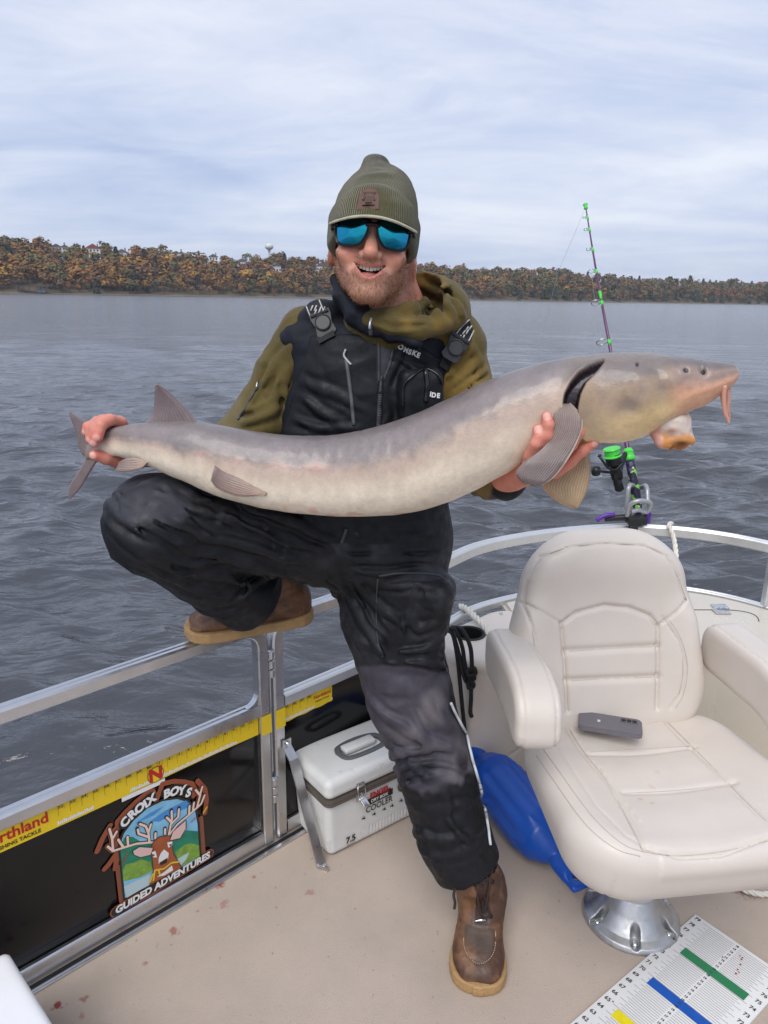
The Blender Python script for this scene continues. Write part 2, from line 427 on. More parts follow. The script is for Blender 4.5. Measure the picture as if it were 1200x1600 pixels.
def unresolved(cell):
    out = np.zeros_like(cell)
    for kx, ky, a, ph, lam in WAVES:
        att = np.clip((lam / np.maximum(cell, 1e-6) - 2.0) / 2.5, 0, 1); out += (1 - att ** 2) * (a * math.hypot(kx, ky)) ** 2
    return np.sqrt(out / _w2)
LOD = []
def water_grid(az0, az1, na, rs):
    az = np.radians(np.linspace(az0, az1, na)); A, Rr = np.meshgrid(az, rs, indexing='ij')
    x = Rr * np.sin(A); y = Rr * np.cos(A)
    dr = np.gradient(rs); cell = np.broadcast_to(np.maximum(dr * 0.75, rs * abs(az[1] - az[0])), x.shape)
    h, dx, dy = waves(x.ravel(), y.ravel(), cell.ravel())
    V = np.stack([x.ravel() + dx, y.ravel() + dy, WATER_Z + h], 1)
    LOD.append(unresolved(cell.ravel().astype(float)))
    nr = len(rs); i, j = np.meshgrid(np.arange(na - 1), np.arange(nr - 1), indexing='ij'); a = (i * nr + j).ravel()
    return V, np.stack([a, a + 1, a + nr + 1, a + nr], 1)
_yp = np.linspace(1.35, 700, 560)                      # rows evenly spaced as seen from deck height
_rs = np.unique(np.concatenate([1.9 * 745 / _yp[::-1], [1500, 2200, 3200]]))
_rs = _rs[_rs > 1.2]
V1, F1 = water_grid(-46, 46, 580, _rs)
V2, F2 = water_grid(46, 314, 150, np.geomspace(1.2, 3200, 150))
def water_mat():
    m = bpy.data.materials.new('lake_water'); m.use_nodes = True; nt = m.node_tree; N = nt.nodes; L = nt.links
    b = N['Principled BSDF']; b.inputs['Base Color'].default_value = (0.052, 0.055, 0.063, 1)
    b.inputs['IOR'].default_value = 1.55
    at = N.new('ShaderNodeAttribute'); at.attribute_name = 'lod'; mr = N.new('ShaderNodeMapRange'); L.new(at.outputs['Fac'], mr.inputs[0]); mr.inputs[3].default_value = .07; mr.inputs[4].default_value = .13; L.new(mr.outputs[0], b.inputs['Roughness'])
    tc = N.new('ShaderNodeTexCoord'); prev = None
    for sc, st, dist, stx in ((0.55, 0.55, 0.30, (1.0, 2.4, 1)), (2.6, 0.5, 0.07, (1.0, 2.0, 1)), (9.0, 0.45, 0.018, (1, 1.6, 1)), (34.0, 0.5, 0.004, (1, 1.3, 1))):
        mp = N.new('ShaderNodeMapping'); mp.inputs['Scale'].default_value = stx; mp.inputs['Rotation'].default_value = (0, 0, math.radians(12)); L.new(tc.outputs['Object'], mp.inputs[0])
        n = N.new('ShaderNodeTexNoise'); n.inputs['Scale'].default_value = sc; n.inputs['Detail'].default_value = 4; n.inputs['Roughness'].default_value = 0.55; n.inputs['Distortion'].default_value = 0.4
        L.new(mp.outputs[0], n.inputs['Vector'])
        bn = N.new('ShaderNodeBump'); bn.inputs['Strength'].default_value = st; bn.inputs['Distance'].default_value = dist; L.new(n.outputs[0], bn.inputs['Height'])
        if prev: L.new(prev, bn.inputs['Normal'])
        prev = bn.outputs[0]
    L.new(prev, b.inputs['Normal']); return m
M_water = water_mat()
o = link('water', mesh('water', np.concatenate([V1, V2]), np.concatenate([F1, F2 + len(V1)]), attrs={'lod': np.concatenate(LOD)}), M_water); tag(o, kind='structure')

# ================================================================== FAR BANK
_baz = np.radians([-60, -40, -27.3, -20, -8, 2, 6, 12, 19, 27.5, 40, 60])
_bD = np.array([560, 600, 640, 660, 720, 800, 850, 930, 1060, 1250, 1700, 2400.0])
_bR = np.array([36, 36, 33.5, 34, 29, 27.5, 27, 27, 21, 22, 25, 26.0])      # ridge height of the ground
def shoreD(az): return np.interp(az, _baz, _bD)
def ridgeH(az): return np.interp(az, _baz, _bR) + 1.5 * np.sin(az * 37) + 1.0 * np.sin(az * 91 + 1)
SLOPE = 150.0
def ground_h(az, t):
    u = np.clip((t - 10) / SLOPE, 0, 1); u = u ** 0.85
    return np.where(t < 10, WATER_Z - 0.4 + np.clip(t, -5, 10) * 0.16, WATER_Z + 1.2 + (ridgeH(az) - 1.0) * u) + 1.2 * np.sin(az * 140 + t * 0.05) * np.clip(t / 60, 0, 1)
_az = np.radians(np.linspace(-62, 62, 420)); _t = np.array([-4, 0, 2, 4, 7, 10, 16, 25, 40, 60, 80, 100, 120, 140, 160, 200, 300, 420.0])
A, T = np.meshgrid(_az, _t, indexing='ij'); D = shoreD(A) + T
V = np.stack([D * np.sin(A), D * np.cos(A), ground_h(A, T)], -1).reshape(-1, 3); nt_ = len(_t)
i, j = np.meshgrid(np.arange(len(_az) - 1), np.arange(nt_ - 1), indexing='ij'); a = (i * nt_ + j).ravel()
tt = T.ravel(); cg = lerp(np.array([0.17, 0.145, 0.11]) * np.ones((len(tt), 1)), np.array([0.10, 0.075, 0.04]) * np.ones((len(tt), 1)), smoothstep(4, 9, tt))
M_ground = mat('hill_ground', attr=True, rough=0.95, var=0.3, vscale=0.05)
tag(link('hill', mesh('hill', V, np.stack([a, a + nt_, a + nt_ + 1, a + 1], 1), col=cg), M_ground), kind='structure')

M_leaf = mat('autumn_foliage', attr=True, rough=0.9, var=0.25, vscale=0.6, spec=0.1)
M_bark = mat('bark', (0.09, 0.075, 0.06, 1), rough=0.9)
_tr = np.random.default_rng(3)
def tree_geo(kind, n=105):
    """crown of separate leaf clumps on limbs, unit height about 1 (V, F, shade multiplier)"""
    V = []; Fs = []; sh = []; k = 0; NR = []
    def add(vs, fs, s, nr=None):
        nonlocal k
        V.extend(vs); Fs.extend([[q + k for q in f] for f in fs]); sh.extend([s] * len(vs)); k += len(vs); NR.extend([nr if nr is not None else np.array([.6, -.6, .5])] * len(vs))
    # trunk and limbs
    def limb(a, b, r0, r1):
        a = np.array(a); b = np.array(b); x, y, d = frame(b - a)
        vs = [a + r0 * (math.cos(t) * x + math.sin(t) * y) for t in (0, 2.1, 4.2)] + [b + r1 * (math.cos(t) * x + math.sin(t) * y) for t in (0, 2.1, 4.2)]
        add(vs, [[0, 1, 4, 3], [1, 2, 5, 4], [2, 0, 3, 5]], -1)
    limb((0, 0, -0.05), (0, 0, 0.55), 0.022, 0.012)
    tips = []
    for q in range(7 if kind == 'bare' else 5):
        an = q * 2.4 + _tr.uniform(0, 1); z = _tr.uniform(0.55, 0.95); rr = _tr.uniform(0.12, 0.28)
        tip = (rr * math.cos(an), rr * math.sin(an), z); limb((0, 0, _tr.uniform(0.2, 0.5)), tip, 0.010, 0.003); tips.append(tip)
    if kind == 'bare':
        n = 85
    lobes = [(_tr.uniform(-.16, .16), _tr.uniform(-.16, .16), _tr.uniform(.42, .80), _tr.uniform(.13, .22)) for _ in range(7)] if kind != 'cone' else None
    for q in range(n):
        if kind == 'cone':
            z = _tr.uniform(0.08, 1) ; rr = 0.24 * (1.03 - z); an = _tr.uniform(0, 6.28); c = np.array([rr * math.cos(an), rr * math.sin(an), z]); nrm = np.array([math.cos(an), math.sin(an), 0.4]); s = 0.085
        else:
            lx, ly, lz, lr = lobes[q % 7]; u = _tr.normal(size=3); u /= np.linalg.norm(u); u[2] = abs(u[2]) * 0.9 + u[2] * 0.1 if _tr.random() < .6 else u[2]
            c = np.array([lx, ly, lz]) + u * lr * _tr.uniform(.75, 1.05); nrm = u; s = _tr.uniform(.045, .08) if kind != 'bare' else _tr.uniform(.02, .045)
        a_, b_, d_ = frame(nrm + np.array([0, 0, .35]) + _tr.normal(size=3) * .22); an = _tr.uniform(0, 6.28); e1 = math.cos(an) * a_ + math.sin(an) * b_; e2 = np.cross(d_, e1)
        vs = [c + e1 * s * _tr.uniform(.7, 1.3), c + e2 * s * _tr.uniform(.7, 1.3), c - e1 * s * _tr.uniform(.7, 1.3), c - e2 * s * _tr.uniform(.7, 1.3)]
        nr = nrm * .8 + np.array([0, 0, .25]); nr = nr + (c - np.array([0, 0, .6])) * 1.1; add(vs, [[0, 1, 2, 3]], _tr.uniform(.92, 1.07), nr / np.linalg.norm(nr))
    return np.array(V), Fs, np.array(sh), np.array(NR)
KINDS = {   # crown colour (base), shape, share of the wood from near-left to far-right
    'orange maple': (c3(160, 118, 66), 'round'), 'rust oak': (c3(136, 104, 68), 'round'), 'golden birch': (c3(184, 142, 74), 'round'),
    'olive ash': (c3(120, 112, 74), 'round'), 'brown oak': (c3(118, 100, 76), 'round'), 'dark green pine': (c3(70, 80, 60), 'cone'),
    'grey bare tree': (c3(124, 112, 102), 'bare'), 'russet red maple': (c3(136, 90, 70), 'round')}
PROTO = {}
for kn, (c, shp) in KINDS.items():
    PROTO[kn] = []
    for q in range(2):
        V, Fs, sh, NR = tree_geo(shp); c = c * .96 + c3(116, 102, 84) * .04; col = np.where(sh[:, None] < 0, np.array([.08, .07, .06]), c * np.clip(sh, 0, 2)[:, None] * 0.85)
        me = mesh('tree', V, Fs, smooth=True, col=col); me.normals_split_custom_set_from_vertices(NR.tolist()); PROTO[kn].append((V, Fs, col, me, NR))
for kn in PROTO:
    for q in range(2): PROTO[kn][q][3].materials.append(M_leaf)
LABEL = {'orange maple': 'orange autumn tree in the wood on the far shore hillside', 'rust oak': 'rust brown autumn tree in the wood on the far shore hillside',
         'golden birch': 'golden yellow tree low on the far shore', 'olive ash': 'olive green tree in the wood on the far shore hillside',
         'brown oak': 'dull brown tree in the wood on the far shore hillside', 'dark green pine': 'dark green conifer in the wood on the far shore hillside',
         'grey bare tree': 'grey leafless tree in the wood on the far shore hillside', 'russet red maple': 'russet red tree in the wood on the far shore hillside'}
kinds = list(KINDS)
CLEAR = [(math.atan((px - 600) / F_PX / math.cos(_p)), t) for px, t in ((133, 158), (181, 152), (301, 158), (351, 160), (440, 120), (505, 140), (222, 150), (390, 150))] + [(math.atan((88 - 600) / F_PX / math.cos(_p)), 20)]
spots = []
for az in np.radians(np.linspace(-36, 36, 132)):           # front edge of the wood, on the beach line
    spots.append((az + _tr.normal(0, .0016), _tr.uniform(6, 15), 0.9))
for az in np.radians(np.linspace(-32, 32, 95)):            # the ridge
    spots.append((az + _tr.normal(0, .002), _tr.uniform(148, 170), 1.0))
nbig = len(spots)
for az in np.radians(np.linspace(-37, 37, 330)):
    for t in np.arange(20, 168, 15): spots.append((az + _tr.normal(0, .0012), t + _tr.uniform(-6, 6), 1.0))
for az in np.radians(np.concatenate([np.arange(-59, -37, .32), np.arange(37, 59, .32)])):   # thinner where the photograph does not look
    for t in np.arange(12, 172, 26): spots.append((az + _tr.normal(0, .0016), t + _tr.uniform(-8, 8), 1.15))
bulkN = []; bulkV = []; bulkF = []; bulkC = []; nb_ = 0
for q, (az, t, sc) in enumerate(spots):
    far = smoothstep(-25, 28, math.degrees(az)); u = _tr.random()
    low = t < 45
    w = {'orange maple': .24 - .18 * far, 'rust oak': .24 - .04 * far, 'golden birch': (.10 if low else .06) - .03 * far, 'olive ash': .18 + .16 * far,
         'brown oak': .12 + .12 * far, 'dark green pine': .04 + .18 * far, 'grey bare tree': .16 if low else .06, 'russet red maple': .03}
    pv = np.array([w[k_] * math.exp(1.5 * float(vnoise(np.array([[az * 34, t * .022, 0]], np.float32), 1.0, 100 + n_)[0])) for n_, k_ in enumerate(kinds)]); kn = kinds[int(_tr.choice(len(kinds), p=pv / pv.sum()))]
    if any(abs(az - ha) < .0105 and ht - 42 < t < ht + 12 for ha, ht in CLEAR): continue
    D = float(shoreD(az)) + t; x, y, z = D * math.sin(az), D * math.cos(az), float(ground_h(np.array([az]), np.array([t]))[0])
    hgt = _tr.uniform(8, 18) * sc * (0.8 if t < 22 else 1) * (0.85 if kn == 'grey bare tree' else 1); wd = hgt * _tr.uniform(.95, 1.45); rz = _tr.uniform(0, 6.28)
    V, Fs, col, me, NR = PROTO[kn][q % 2]
    if q < nbig:
        o = bpy.data.objects.new(kn.split()[-1] + '_tree' if kn.split()[-1] != 'tree' else 'bare_tree', me); COL.objects.link(o)
        o.location = (x, y, z); o.scale = (wd, wd, hgt); o.rotation_euler = (0, 0, rz); tag(o, LABEL[kn], 'tree', kn + 's on the far shore')
    else:
        c, s = math.cos(rz), math.sin(rz); W = np.stack([(V[:, 0] * c - V[:, 1] * s) * wd + x, (V[:, 0] * s + V[:, 1] * c) * wd + y, V[:, 2] * hgt + z], 1)
        bulkN.append(np.stack([NR[:, 0] * c - NR[:, 1] * s, NR[:, 0] * s + NR[:, 1] * c, NR[:, 2]], 1)); bulkV.append(W); bulkF.extend([[i_ + nb_ for i_ in f] for f in Fs]); bulkC.append(col * _tr.uniform(.8, 1.2)); nb_ += len(V)
fm = mesh('forest', np.concatenate(bulkV), bulkF, smooth=True, col=np.concatenate(bulkC)); fm.normals_split_custom_set_from_vertices(np.concatenate(bulkN).tolist()); o = link('forest', fm, M_leaf)
tag(o, 'autumn wood covering the far shore hillside', 'forest', kind='stuff')

# houses, water tower and pavilion on the far bank
M_hwall = mat('house_siding', (.72, .71, .69, 1), rough=.8, var=.05); M_hroof = mat('house_roof', (.14, .11, .10, 1), rough=.9, var=.2); M_hred = mat('red_roof', (.24, .06, .045, 1), rough=.9, var=.2)
M_hwin = mat('house_window', (.03, .035, .045, 1), rough=.15)
def house(px, t, w, d, h, roofm, label, rot=0.0, gables=1):
    az = math.atan((px - 600) / F_PX / math.cos(_p)); D = float(shoreD(az)) + t; z = float(ground_h(np.array([az]), np.array([t]))[0]) + 3.0
    o = empty('house', (D * math.sin(az), D * math.cos(az), z), label, 'house', 'houses on the far ridge', -az + rot)
    m = MB(); m.add(*box((0, 0, h / 2 - 4), (w / 2, d / 2, h / 2 + 4))); wall = m.build('wall', M_hwall, None, False); wall.parent = o
    m = MB(); e = .6
    for gx, gw in ([(0, w)] if gables == 1 else [(-w * .22, w * .56), (w * .28, w * .44)]):
        hh = gw * .32
        m.add(*prism([(-gw / 2 - e, 0), (gw / 2 + e, 0), (gw / 2 + e, .25), (0, hh + .25), (-gw / 2 - e, .25)], -d / 2 - e, d / 2 + e, (gx, 0, h + .01), (1, 0, 0), (0, 0, 1), (0, 1, 0)))
    r = m.build('roof', roofm, None, False); r.parent = o
    m = MB(); m.add(*box((w * .3, 0, h + 2.6), (.5, .5, 1.8))); c = m.build('chimney', M_hroof, None, False); c.parent = r
    for fl in range(int(h // 3)):
        for q in range(int(w // 3)):
            m = MB(); m.add(*box((-w / 2 + 1.7 + q * 3, -d / 2 - .06, 1.6 + fl * 3), (.7, .1, .85))); wn = m.build('window', M_hwin, None, False); wn.parent = o
    return o
house(133, 158, 15, 9, 6.2, M_hroof, 'wide white house with two gables leftmost on the far ridge', .1, 2)
house(181, 152, 13, 9, 6.4, M_hred, 'white house with a red roof on the far ridge', -.1)
house(301, 158, 11, 8, 5.5, M_hroof, 'pale house with a dark roof, third from the left on the far ridge', .2, 2)
house(351, 160, 9, 8, 6.5, M_hroof, 'narrow tall house on the far ridge left of the water tower', 0)
house(440, 120, 9, 7, 5.5, M_hroof, 'small pale house below the water tower', .3)
house(505, 140, 12, 8, 4.5, M_hroof, 'low pale house among trees right of the water tower', .1)
house(222, 150, 9, 7, 4.5, M_hroof, 'small pale house right of the red roofed house on the far ridge', -.2)
house(390, 150, 8, 7, 4.5, M_hroof, 'small pale house half hidden in trees left of the water tower', .25)
M_tower = mat('tower_paint', (.62, .66, .60, 1), rough=.5, var=.08)
az = math.atan((431 - 600) / F_PX / math.cos(_p)); D = float(shoreD(az)) + 175; tz = float(ground_h(np.array([az]), np.array([175.]))[0])
o = empty('water_tower', (D * math.sin(az), D * math.cos(az), tz), 'pale bulb shaped water tower above the trees on the far ridge', 'water tower')
m = MB(); m.add(*lathe([(0.1, 19.5), (2.2, 19.8), (4.3, 21.2), (4.9, 23.0), (4.3, 25), (2.5, 26.4), (.2, 26.9)], (0, 0, 0), seg=20)); m.build('tank', M_tower, None).parent = o
m = MB(); m.add(*lathe([(2.0, 0), (1.3, 4), (1.1, 16), (1.6, 19.5), (2.2, 19.9)], (0, 0, 0), seg=14)); m.build('stem', M_tower, None).parent = o
m = MB(); m.add(*lathe([(.5, 26.8), (.5, 27.6), (.1, 27.7)], (0, 0, 0), seg=8)); m.build('vent_cap', M_tower, None).parent = o
M_post = mat('pavilion_timber', (.07, .06, .055, 1), rough=.8); M_hut = mat('pavilion_wall', (.30, .30, .32, 1), rough=.8)
az = math.atan((88 - 600) / F_PX / math.cos(_p)); D = float(shoreD(az)) + 6
o = empty('pavilion', (D * math.sin(az), D * math.cos(az), .7), 'dark open sided pavilion on the far beach at left', 'pavilion', rz=-az)
m = MB(); m.add(*box((0, 0, 4.6), (11, 3.5, .35))); m.build('roof', M_post, None, False).parent = o
for q in range(6):
    m = MB(); m.add(*box((-10 + q * 4, -3, 2.1), (.25, .25, 2.25))); m.build('post', M_post, None, False).parent = o
m = MB(); m.add(*box((6, 1, 1.8), (3, 1.5, 1.9))); m.build('wall', M_hut, None, False).parent = o
# ================================================================== BOAT: deck, rails, gate
GA = np.array([-.758, 1.274, 0]); GD = np.array([.716, .698, 0]); GD /= np.linalg.norm(GD)
GN = np.array([GD[1], -GD[0], 0]); EZ = np.array([0, 0, 1.0])      # GN points into the boat
def G(s, z, off=0.0): return GA + GD * s + EZ * z + GN * off
def GW(px, py, off=0.004):
    q = onplane(px, py, GA + GN * off, GN); return float((q - GA) @ GD), float(q[2])
M_alu = mat('anodised_aluminium', (.62, .62, .63, 1), rough=.34, metal=1.0, var=.06, vscale=14, rvar=.1, bump=.08, bscale=220)
M_aluw = mat('satin_rail', (.70, .70, .69, 1), rough=.38, metal=.75, var=.05, vscale=10, rvar=.08)
M_black = mat('black_panel', (.006, .006, .007, 1), rough=.12, spec=.4, var=.3, vscale=3, rvar=.05, speck=(160, .74, (.25, .25, .25, 1), .5))
M_steel = mat('stainless_steel', (.66, .66, .66, 1), rough=.25, metal=1.0)
M_dark = mat('black_rubber', (.012, .012, .013, 1), rough=.5)
M_gel = mat('cream_gelcoat', (.60, .55, .46, 1), rough=.32, var=.04, vscale=4, coat=.2, rvar=.08)
M_brown = mat('shade_and_seam_brown', (.035, .028, .024, 1), rough=.7)  # lid seam tone, also the painted shade of the gap block
M_vinyl = mat('cream_vinyl', (.645, .58, .515, 1), rough=.42, var=.035, vscale=9, bump=.12, bscale=520, bdist=.0008, bump2=.25, b2scale=26, rvar=.07, spec=.45)
M_rope = mat('white_rope', (.70, .67, .60, 1), rough=.9, var=.15, vscale=60)
def stroke2d(pts, w):
    """rounded polyline stroke in 2D as list of convex polygons"""
    out = []; pts = [np.array(p, float) for p in pts]
    for a, b in zip(pts[:-1], pts[1:]):
        d = b - a; L_ = np.linalg.norm(d)
        if L_ < 1e-9: continue
        d /= L_; n = np.array([-d[1], d[0]]); ang = math.atan2(d[1], d[0]); poly = []
        for c, a0 in ((b, ang - math.pi / 2), (a, ang + math.pi / 2)):
            for k in range(6): t = a0 + math.pi * k / 5; poly.append(c + w / 2 * np.array([math.cos(t), math.sin(t)]))
        out.append(poly)
    return out

# ---- deck -------------------------------------------------------------
BOW = [Zp(x, y, .67)[:2] for x, y in ((685, 870), (750, 848), (830, 832), (920, 822), (1000, 820), (1100, 828), (1200, 846))]
BOW = [GA[:2] + GD[:2] * 1.32] + BOW[1:] + [np.array([1.52, 2.16]), np.array([1.66, 1.8]), np.array([1.70, 1.2])]
bowc = catmull(np.array([[*p, 0] for p in BOW]), 60)
def deck_mat():
    m = mat('marine_carpet', (.53, .44, .368, 1), rough=.95, var=.09, vscale=3.0, bump=.5, bscale=420, bdist=.003, bump2=.6, b2scale=1400, spec=.15, sheen=.1)
    nt = m.node_tree; N = nt.nodes; L = nt.links; b = N['Principled BSDF']
    src = b.inputs['Base Color'].links[0].from_socket
    tc = N.new('ShaderNodeTexCoord')
    def nz(sc, det=4):
        n = N.new('ShaderNodeTexNoise'); n.inputs['Scale'].default_value = sc; n.inputs['Detail'].default_value = det; n.inputs['Roughness'].default_value = .65; L.new(tc.outputs['Object'], n.inputs['Vector']); return n.outputs[0]
    def mix(fac, a, col):
        x = N.new('ShaderNodeMix'); x.data_type = 'RGBA'; L.new(fac, x.inputs[0]); L.new(a, x.inputs[6]); x.inputs[7].default_value = col; return x.outputs[2]
    def mp(v, a, bb, c, d):
        r = N.new('ShaderNodeMapRange'); L.new(v, r.inputs[0]); r.inputs[1].default_value = a; r.inputs[2].default_value = bb; r.inputs[3].default_value = c; r.inputs[4].default_value = d; return r.outputs[0]
    fine = nz(900, 2); src = mix(mp(fine, .35, .7, 0, .5), src, (.36, .30, .25, 1))          # pile
    worn = nz(2.2, 5); src = mix(mp(worn, .48, .75, 0, .45), src, (.34, .285, .24, 1))         # grime
    dirt = nz(60, 3); src = mix(mp(dirt, .66, .72, 0, .5), src, (.16, .13, .11, 1))           # flecks
    wob = nz(75, 6)
    spots = [(343, 1383, 9, .85), (350, 1412, 12, .35), (273, 1455, 12, .6), (193, 1459, 10, .85), (141, 1491, 4, .8), (120, 1513, 3.5, .6), (88, 1572, 10, .9),
             (133, 1560, 8, .55), (228, 1505, 6, .45), (484, 1394, 9, .35), (398, 1370, 6, .5), (308, 1424, 4, .4), (1165, 1392, 26, .45), (432, 1418, 4, .3), (128, 1588, 7, .4), (555, 1420, 3, .3)]
    for x, y, r, amt in spots:
        c = Zp(x, y, 0); rr = r * mpp(float(c[1]), y) * .95
        d = N.new('ShaderNodeVectorMath'); d.operation = 'DISTANCE'; L.new(tc.outputs['Object'], d.inputs[0]); d.inputs[1].default_value = (c[0], c[1], 0)
        ad = N.new('ShaderNodeMath'); ad.operation = 'MULTIPLY_ADD'; L.new(wob, ad.inputs[0]); ad.inputs[1].default_value = rr * 3.4; L.new(d.outputs['Value'], ad.inputs[2])
        src = mix(mp(ad.outputs[0], rr * 2.05, rr * 2.6, amt, 0), src, (.26, .022, .022, 1) if r < 20 else (.18, .07, .055, 1))
    L.new(src, b.inputs['Base Color']); return m
M_deck = deck_mat()
left = [GA[:2] + GD[:2] * s - GN[:2] * .03 for s in (-2.2, 1.3)]
poly = [left[0]] + [left[1]] + [p[:2] - np.array([0, .03]) for p in bowc[1:]] + [np.array([1.72, -1.2]), np.array([-1.0, -1.6])]
V, Fs = prism(poly, -.06, 0.0); o = link('deck', mesh('deck', V, Fs, False), M_deck); tag(o, kind='structure')
m = MB()
for off in (.40, 1.5):                                   # aluminium pontoons under the deck
    ax = np.array([.716, .698, 0]); c = np.array([.0, 1.0, -.36]) + GN * off
    m.add(*lathe([(.02, -2.2), (.22, -2.0), (.24, -1.5), (.24, 1.0), (.2, 1.3), (.02, 1.6)], c, ax, 20))
tag(m.build('pontoon_hull', M_alu, None), kind='structure')

# ---- aluminium section profile with two ridges -----------------------------
def rail_prof(w, h):
    return np.array([(-w, -h * .8), (-w * .8, -h), (w * .8, -h), (w, -h * .8), (w, -h * .25), (w * .82, -h * .12), (w * .82, h * .12), (w, h * .25), (w, h * .7), (w * .75, h), (w * .25, h), (w * .15, h * .86), (-w * .15, h * .86), (-w * .25, h), (-w * .75, h), (-w, h * .7)])
def rail(pts, name, parent, w=.016, h=.016, n=None, material=None, label=None):
    m = MB(); pts = np.array(pts); m.add(*tube(pts, 1, n=n, prof=rail_prof(w, h))); o = m.build(name, material or M_alu, parent, True, auto=35)
    if label: o['label'] = label
    return o
def post_prof(w, h):
    return np.array([(-w, -h), (w, -h), (w, -h * .35), (w * .8, -h * .25), (w * .8, h * .25), (w, h * .35), (w, h), (-w, h), (-w, h * .35), (-w * .8, h * .25), (-w * .8, -h * .25), (-w, -h * .35)])
gate = empty('railing_gate', G(0, 0), 'aluminium railing gate with black panel carrying the deer logo sticker', 'gate', 'aluminium railing sections')
# one bent piece: top rail running into the hinge post
top = [G(s, .654) for s in np.linspace(-1.9, .575, 20)] + [G(.575 + .054 * math.sin(a), .654 - .054 * (1 - math.cos(a))) for a in np.linspace(.3, 1.5708, 6)] 
m = MB(); m.add(*tube(np.array(top), 1, prof=rail_prof(.016, .016), up=(0, 0, 1) ) if False else tube(np.array(top), .0, seg=4))
def bent(pts, w, h):
    """sweep keeping the profile's right axis along the inboard normal"""
    pts = np.array(pts); T = np.gradient(pts, axis=0); T /= np.linalg.norm(T, axis=1)[:, None]; pr = rail_prof(w, h); V = []
    for p, t in zip(pts, T):
        b = np.cross(t, GN) * -1.0; b /= np.linalg.norm(b); V.append(p + np.outer(pr[:, 0], -GN) + np.outer(pr[:, 1], b))
    k = len(pr); Fs = [[i * k + j, i * k + (j + 1) % k, (i + 1) * k + (j + 1) % k, (i + 1) * k + j] for i in range(len(pts) - 1) for j in range(k)]
    Fs += [list(range(k))[::-1], [(len(pts) - 1) * k + j for j in range(k)]]
    return np.concatenate(V), Fs
m = MB(); m.add(*bent(top + [G(.629, z) for z in (.5, .3, .012)], .016, .016)); m.build('top_rail', M_alu, gate, True, auto=35)
m = MB(); m.add(*bent([G(s, .424) for s in np.linspace(-1.9, .612, 4)], .0165, .0165)); m.build('middle_rail', M_alu, gate, True, auto=35)
m = MB(); m.add(*bent([G(s, .032) for s in np.linspace(-1.9, .612, 4)], .015, .019)); m.build('bottom_rail', M_alu, gate, True, auto=35)
m = MB(); V, Fs = box((0, 0, 0), (1.256, .0015, .181), bev=.0008); R = np.stack([GD, GN, EZ], 1); m.add(V @ R.T + G(-.644, .2295), Fs); m.build('panel', M_black, gate, True, auto=35)
for a0, sg in ((.424, 1),):                                # gussets in the open corner
    m = MB(); pts = [G(.613 - .035 * (1 - math.sin(t)), .441 + .035 * (1 - math.cos(t)), 0) for t in np.linspace(0, 1.5708, 7)]
    m.add(*prism([((p - GA) @ GD, p[2]) for p in pts] + [(.613, .441)], -.009, .009, GA, GD, EZ, GN)); m.build('corner_gusset', M_alu, gate, False)
for z in (.545, .17):
    for k in range(3):
        m = MB(); m.add(*lathe([(.006, -.0115), (.0085, -.0095), (.0085, .0095), (.006, .0115)], G(.6515, z + (k - 1) * .026, .014), EZ, 12)); m.build('hinge_knuckle', M_alu, gate, True, auto=40)
sec = empty('railing_section', G(.68, 0), 'aluminium railing section with black panel standing behind the white cooler', 'railing', 'aluminium railing sections')
t2 = [G(.674, z) for z in (.012, .3, .5, .60)] + [G(.674 + .054 * (1 - math.cos(a)), .60 + .054 * math.sin(a)) for a in np.linspace(.3, 1.5708, 6)] + [G(s, .654) for s in np.linspace(.78, 1.32, 6)]
m = MB(); m.add(*bent(t2, .016, .016)); m.build('top_rail', M_alu, sec, True, auto=35)
m = MB(); m.add(*bent([G(s, .424) for s in np.linspace(.692, 1.33, 4)], .0165, .0165)); m.build('middle_rail', M_aluw, sec, True, auto=35)
m = MB(); m.add(*bent([G(s, .032) for s in np.linspace(.692, 1.33, 4)], .015, .019)); m.build('bottom_rail', M_alu, sec, True, auto=35)
m = MB(); V, Fs = box((0, 0, 0), (.31, .0015, .181), bev=.0008); m.add(V @ R.T + G(1.003, .2295), Fs); m.build('panel', M_black, sec, True, auto=35)
m = MB(); m.add(*tube([G(1.30, .44), G(1.30, .636)], 1, prof=post_prof(.016, .016), up=GN)); m.build('post', M_aluw, sec, False)
# strut bracing the post
q0, q1 = G(.69, .30, .02), Zp(502, 1352, .004); dd = (q1 - q0); wv = np.cross(dd, GN); wv = GD * .014
strut_pts = [q0 + EZ * .012, q0 - EZ * .01, q0 + dd * .12 + GN * .012, q1 - dd / np.linalg.norm(dd) * .03 + EZ * .002, q1 + EZ * .001, q1 + dd * np.array([1, 1, 0]) / np.linalg.norm(dd[:2]) * .028]
m = MB(); m.add(*tube(np.array(strut_pts), 1, prof=np.array([(-.0135, -.0022), (.0135, -.0022), (.0135, .0022), (-.0135, .0022)]), up=GN)); st = m.build('strut', M_alu, sec, False)
for q, nn in ((q0 + GN * .003, GN), (q1 + dd * np.array([1, 1, 0]) / np.linalg.norm(dd[:2]) * .012 + EZ * .003, EZ)):
    m = MB(); m.add(*lathe([(.0075, 0), (.0075, .003), (.005, .006), (.001, .0065)], q, nn, 6 if False else 12)); m.build('bolt', M_steel, st, True, auto=40)
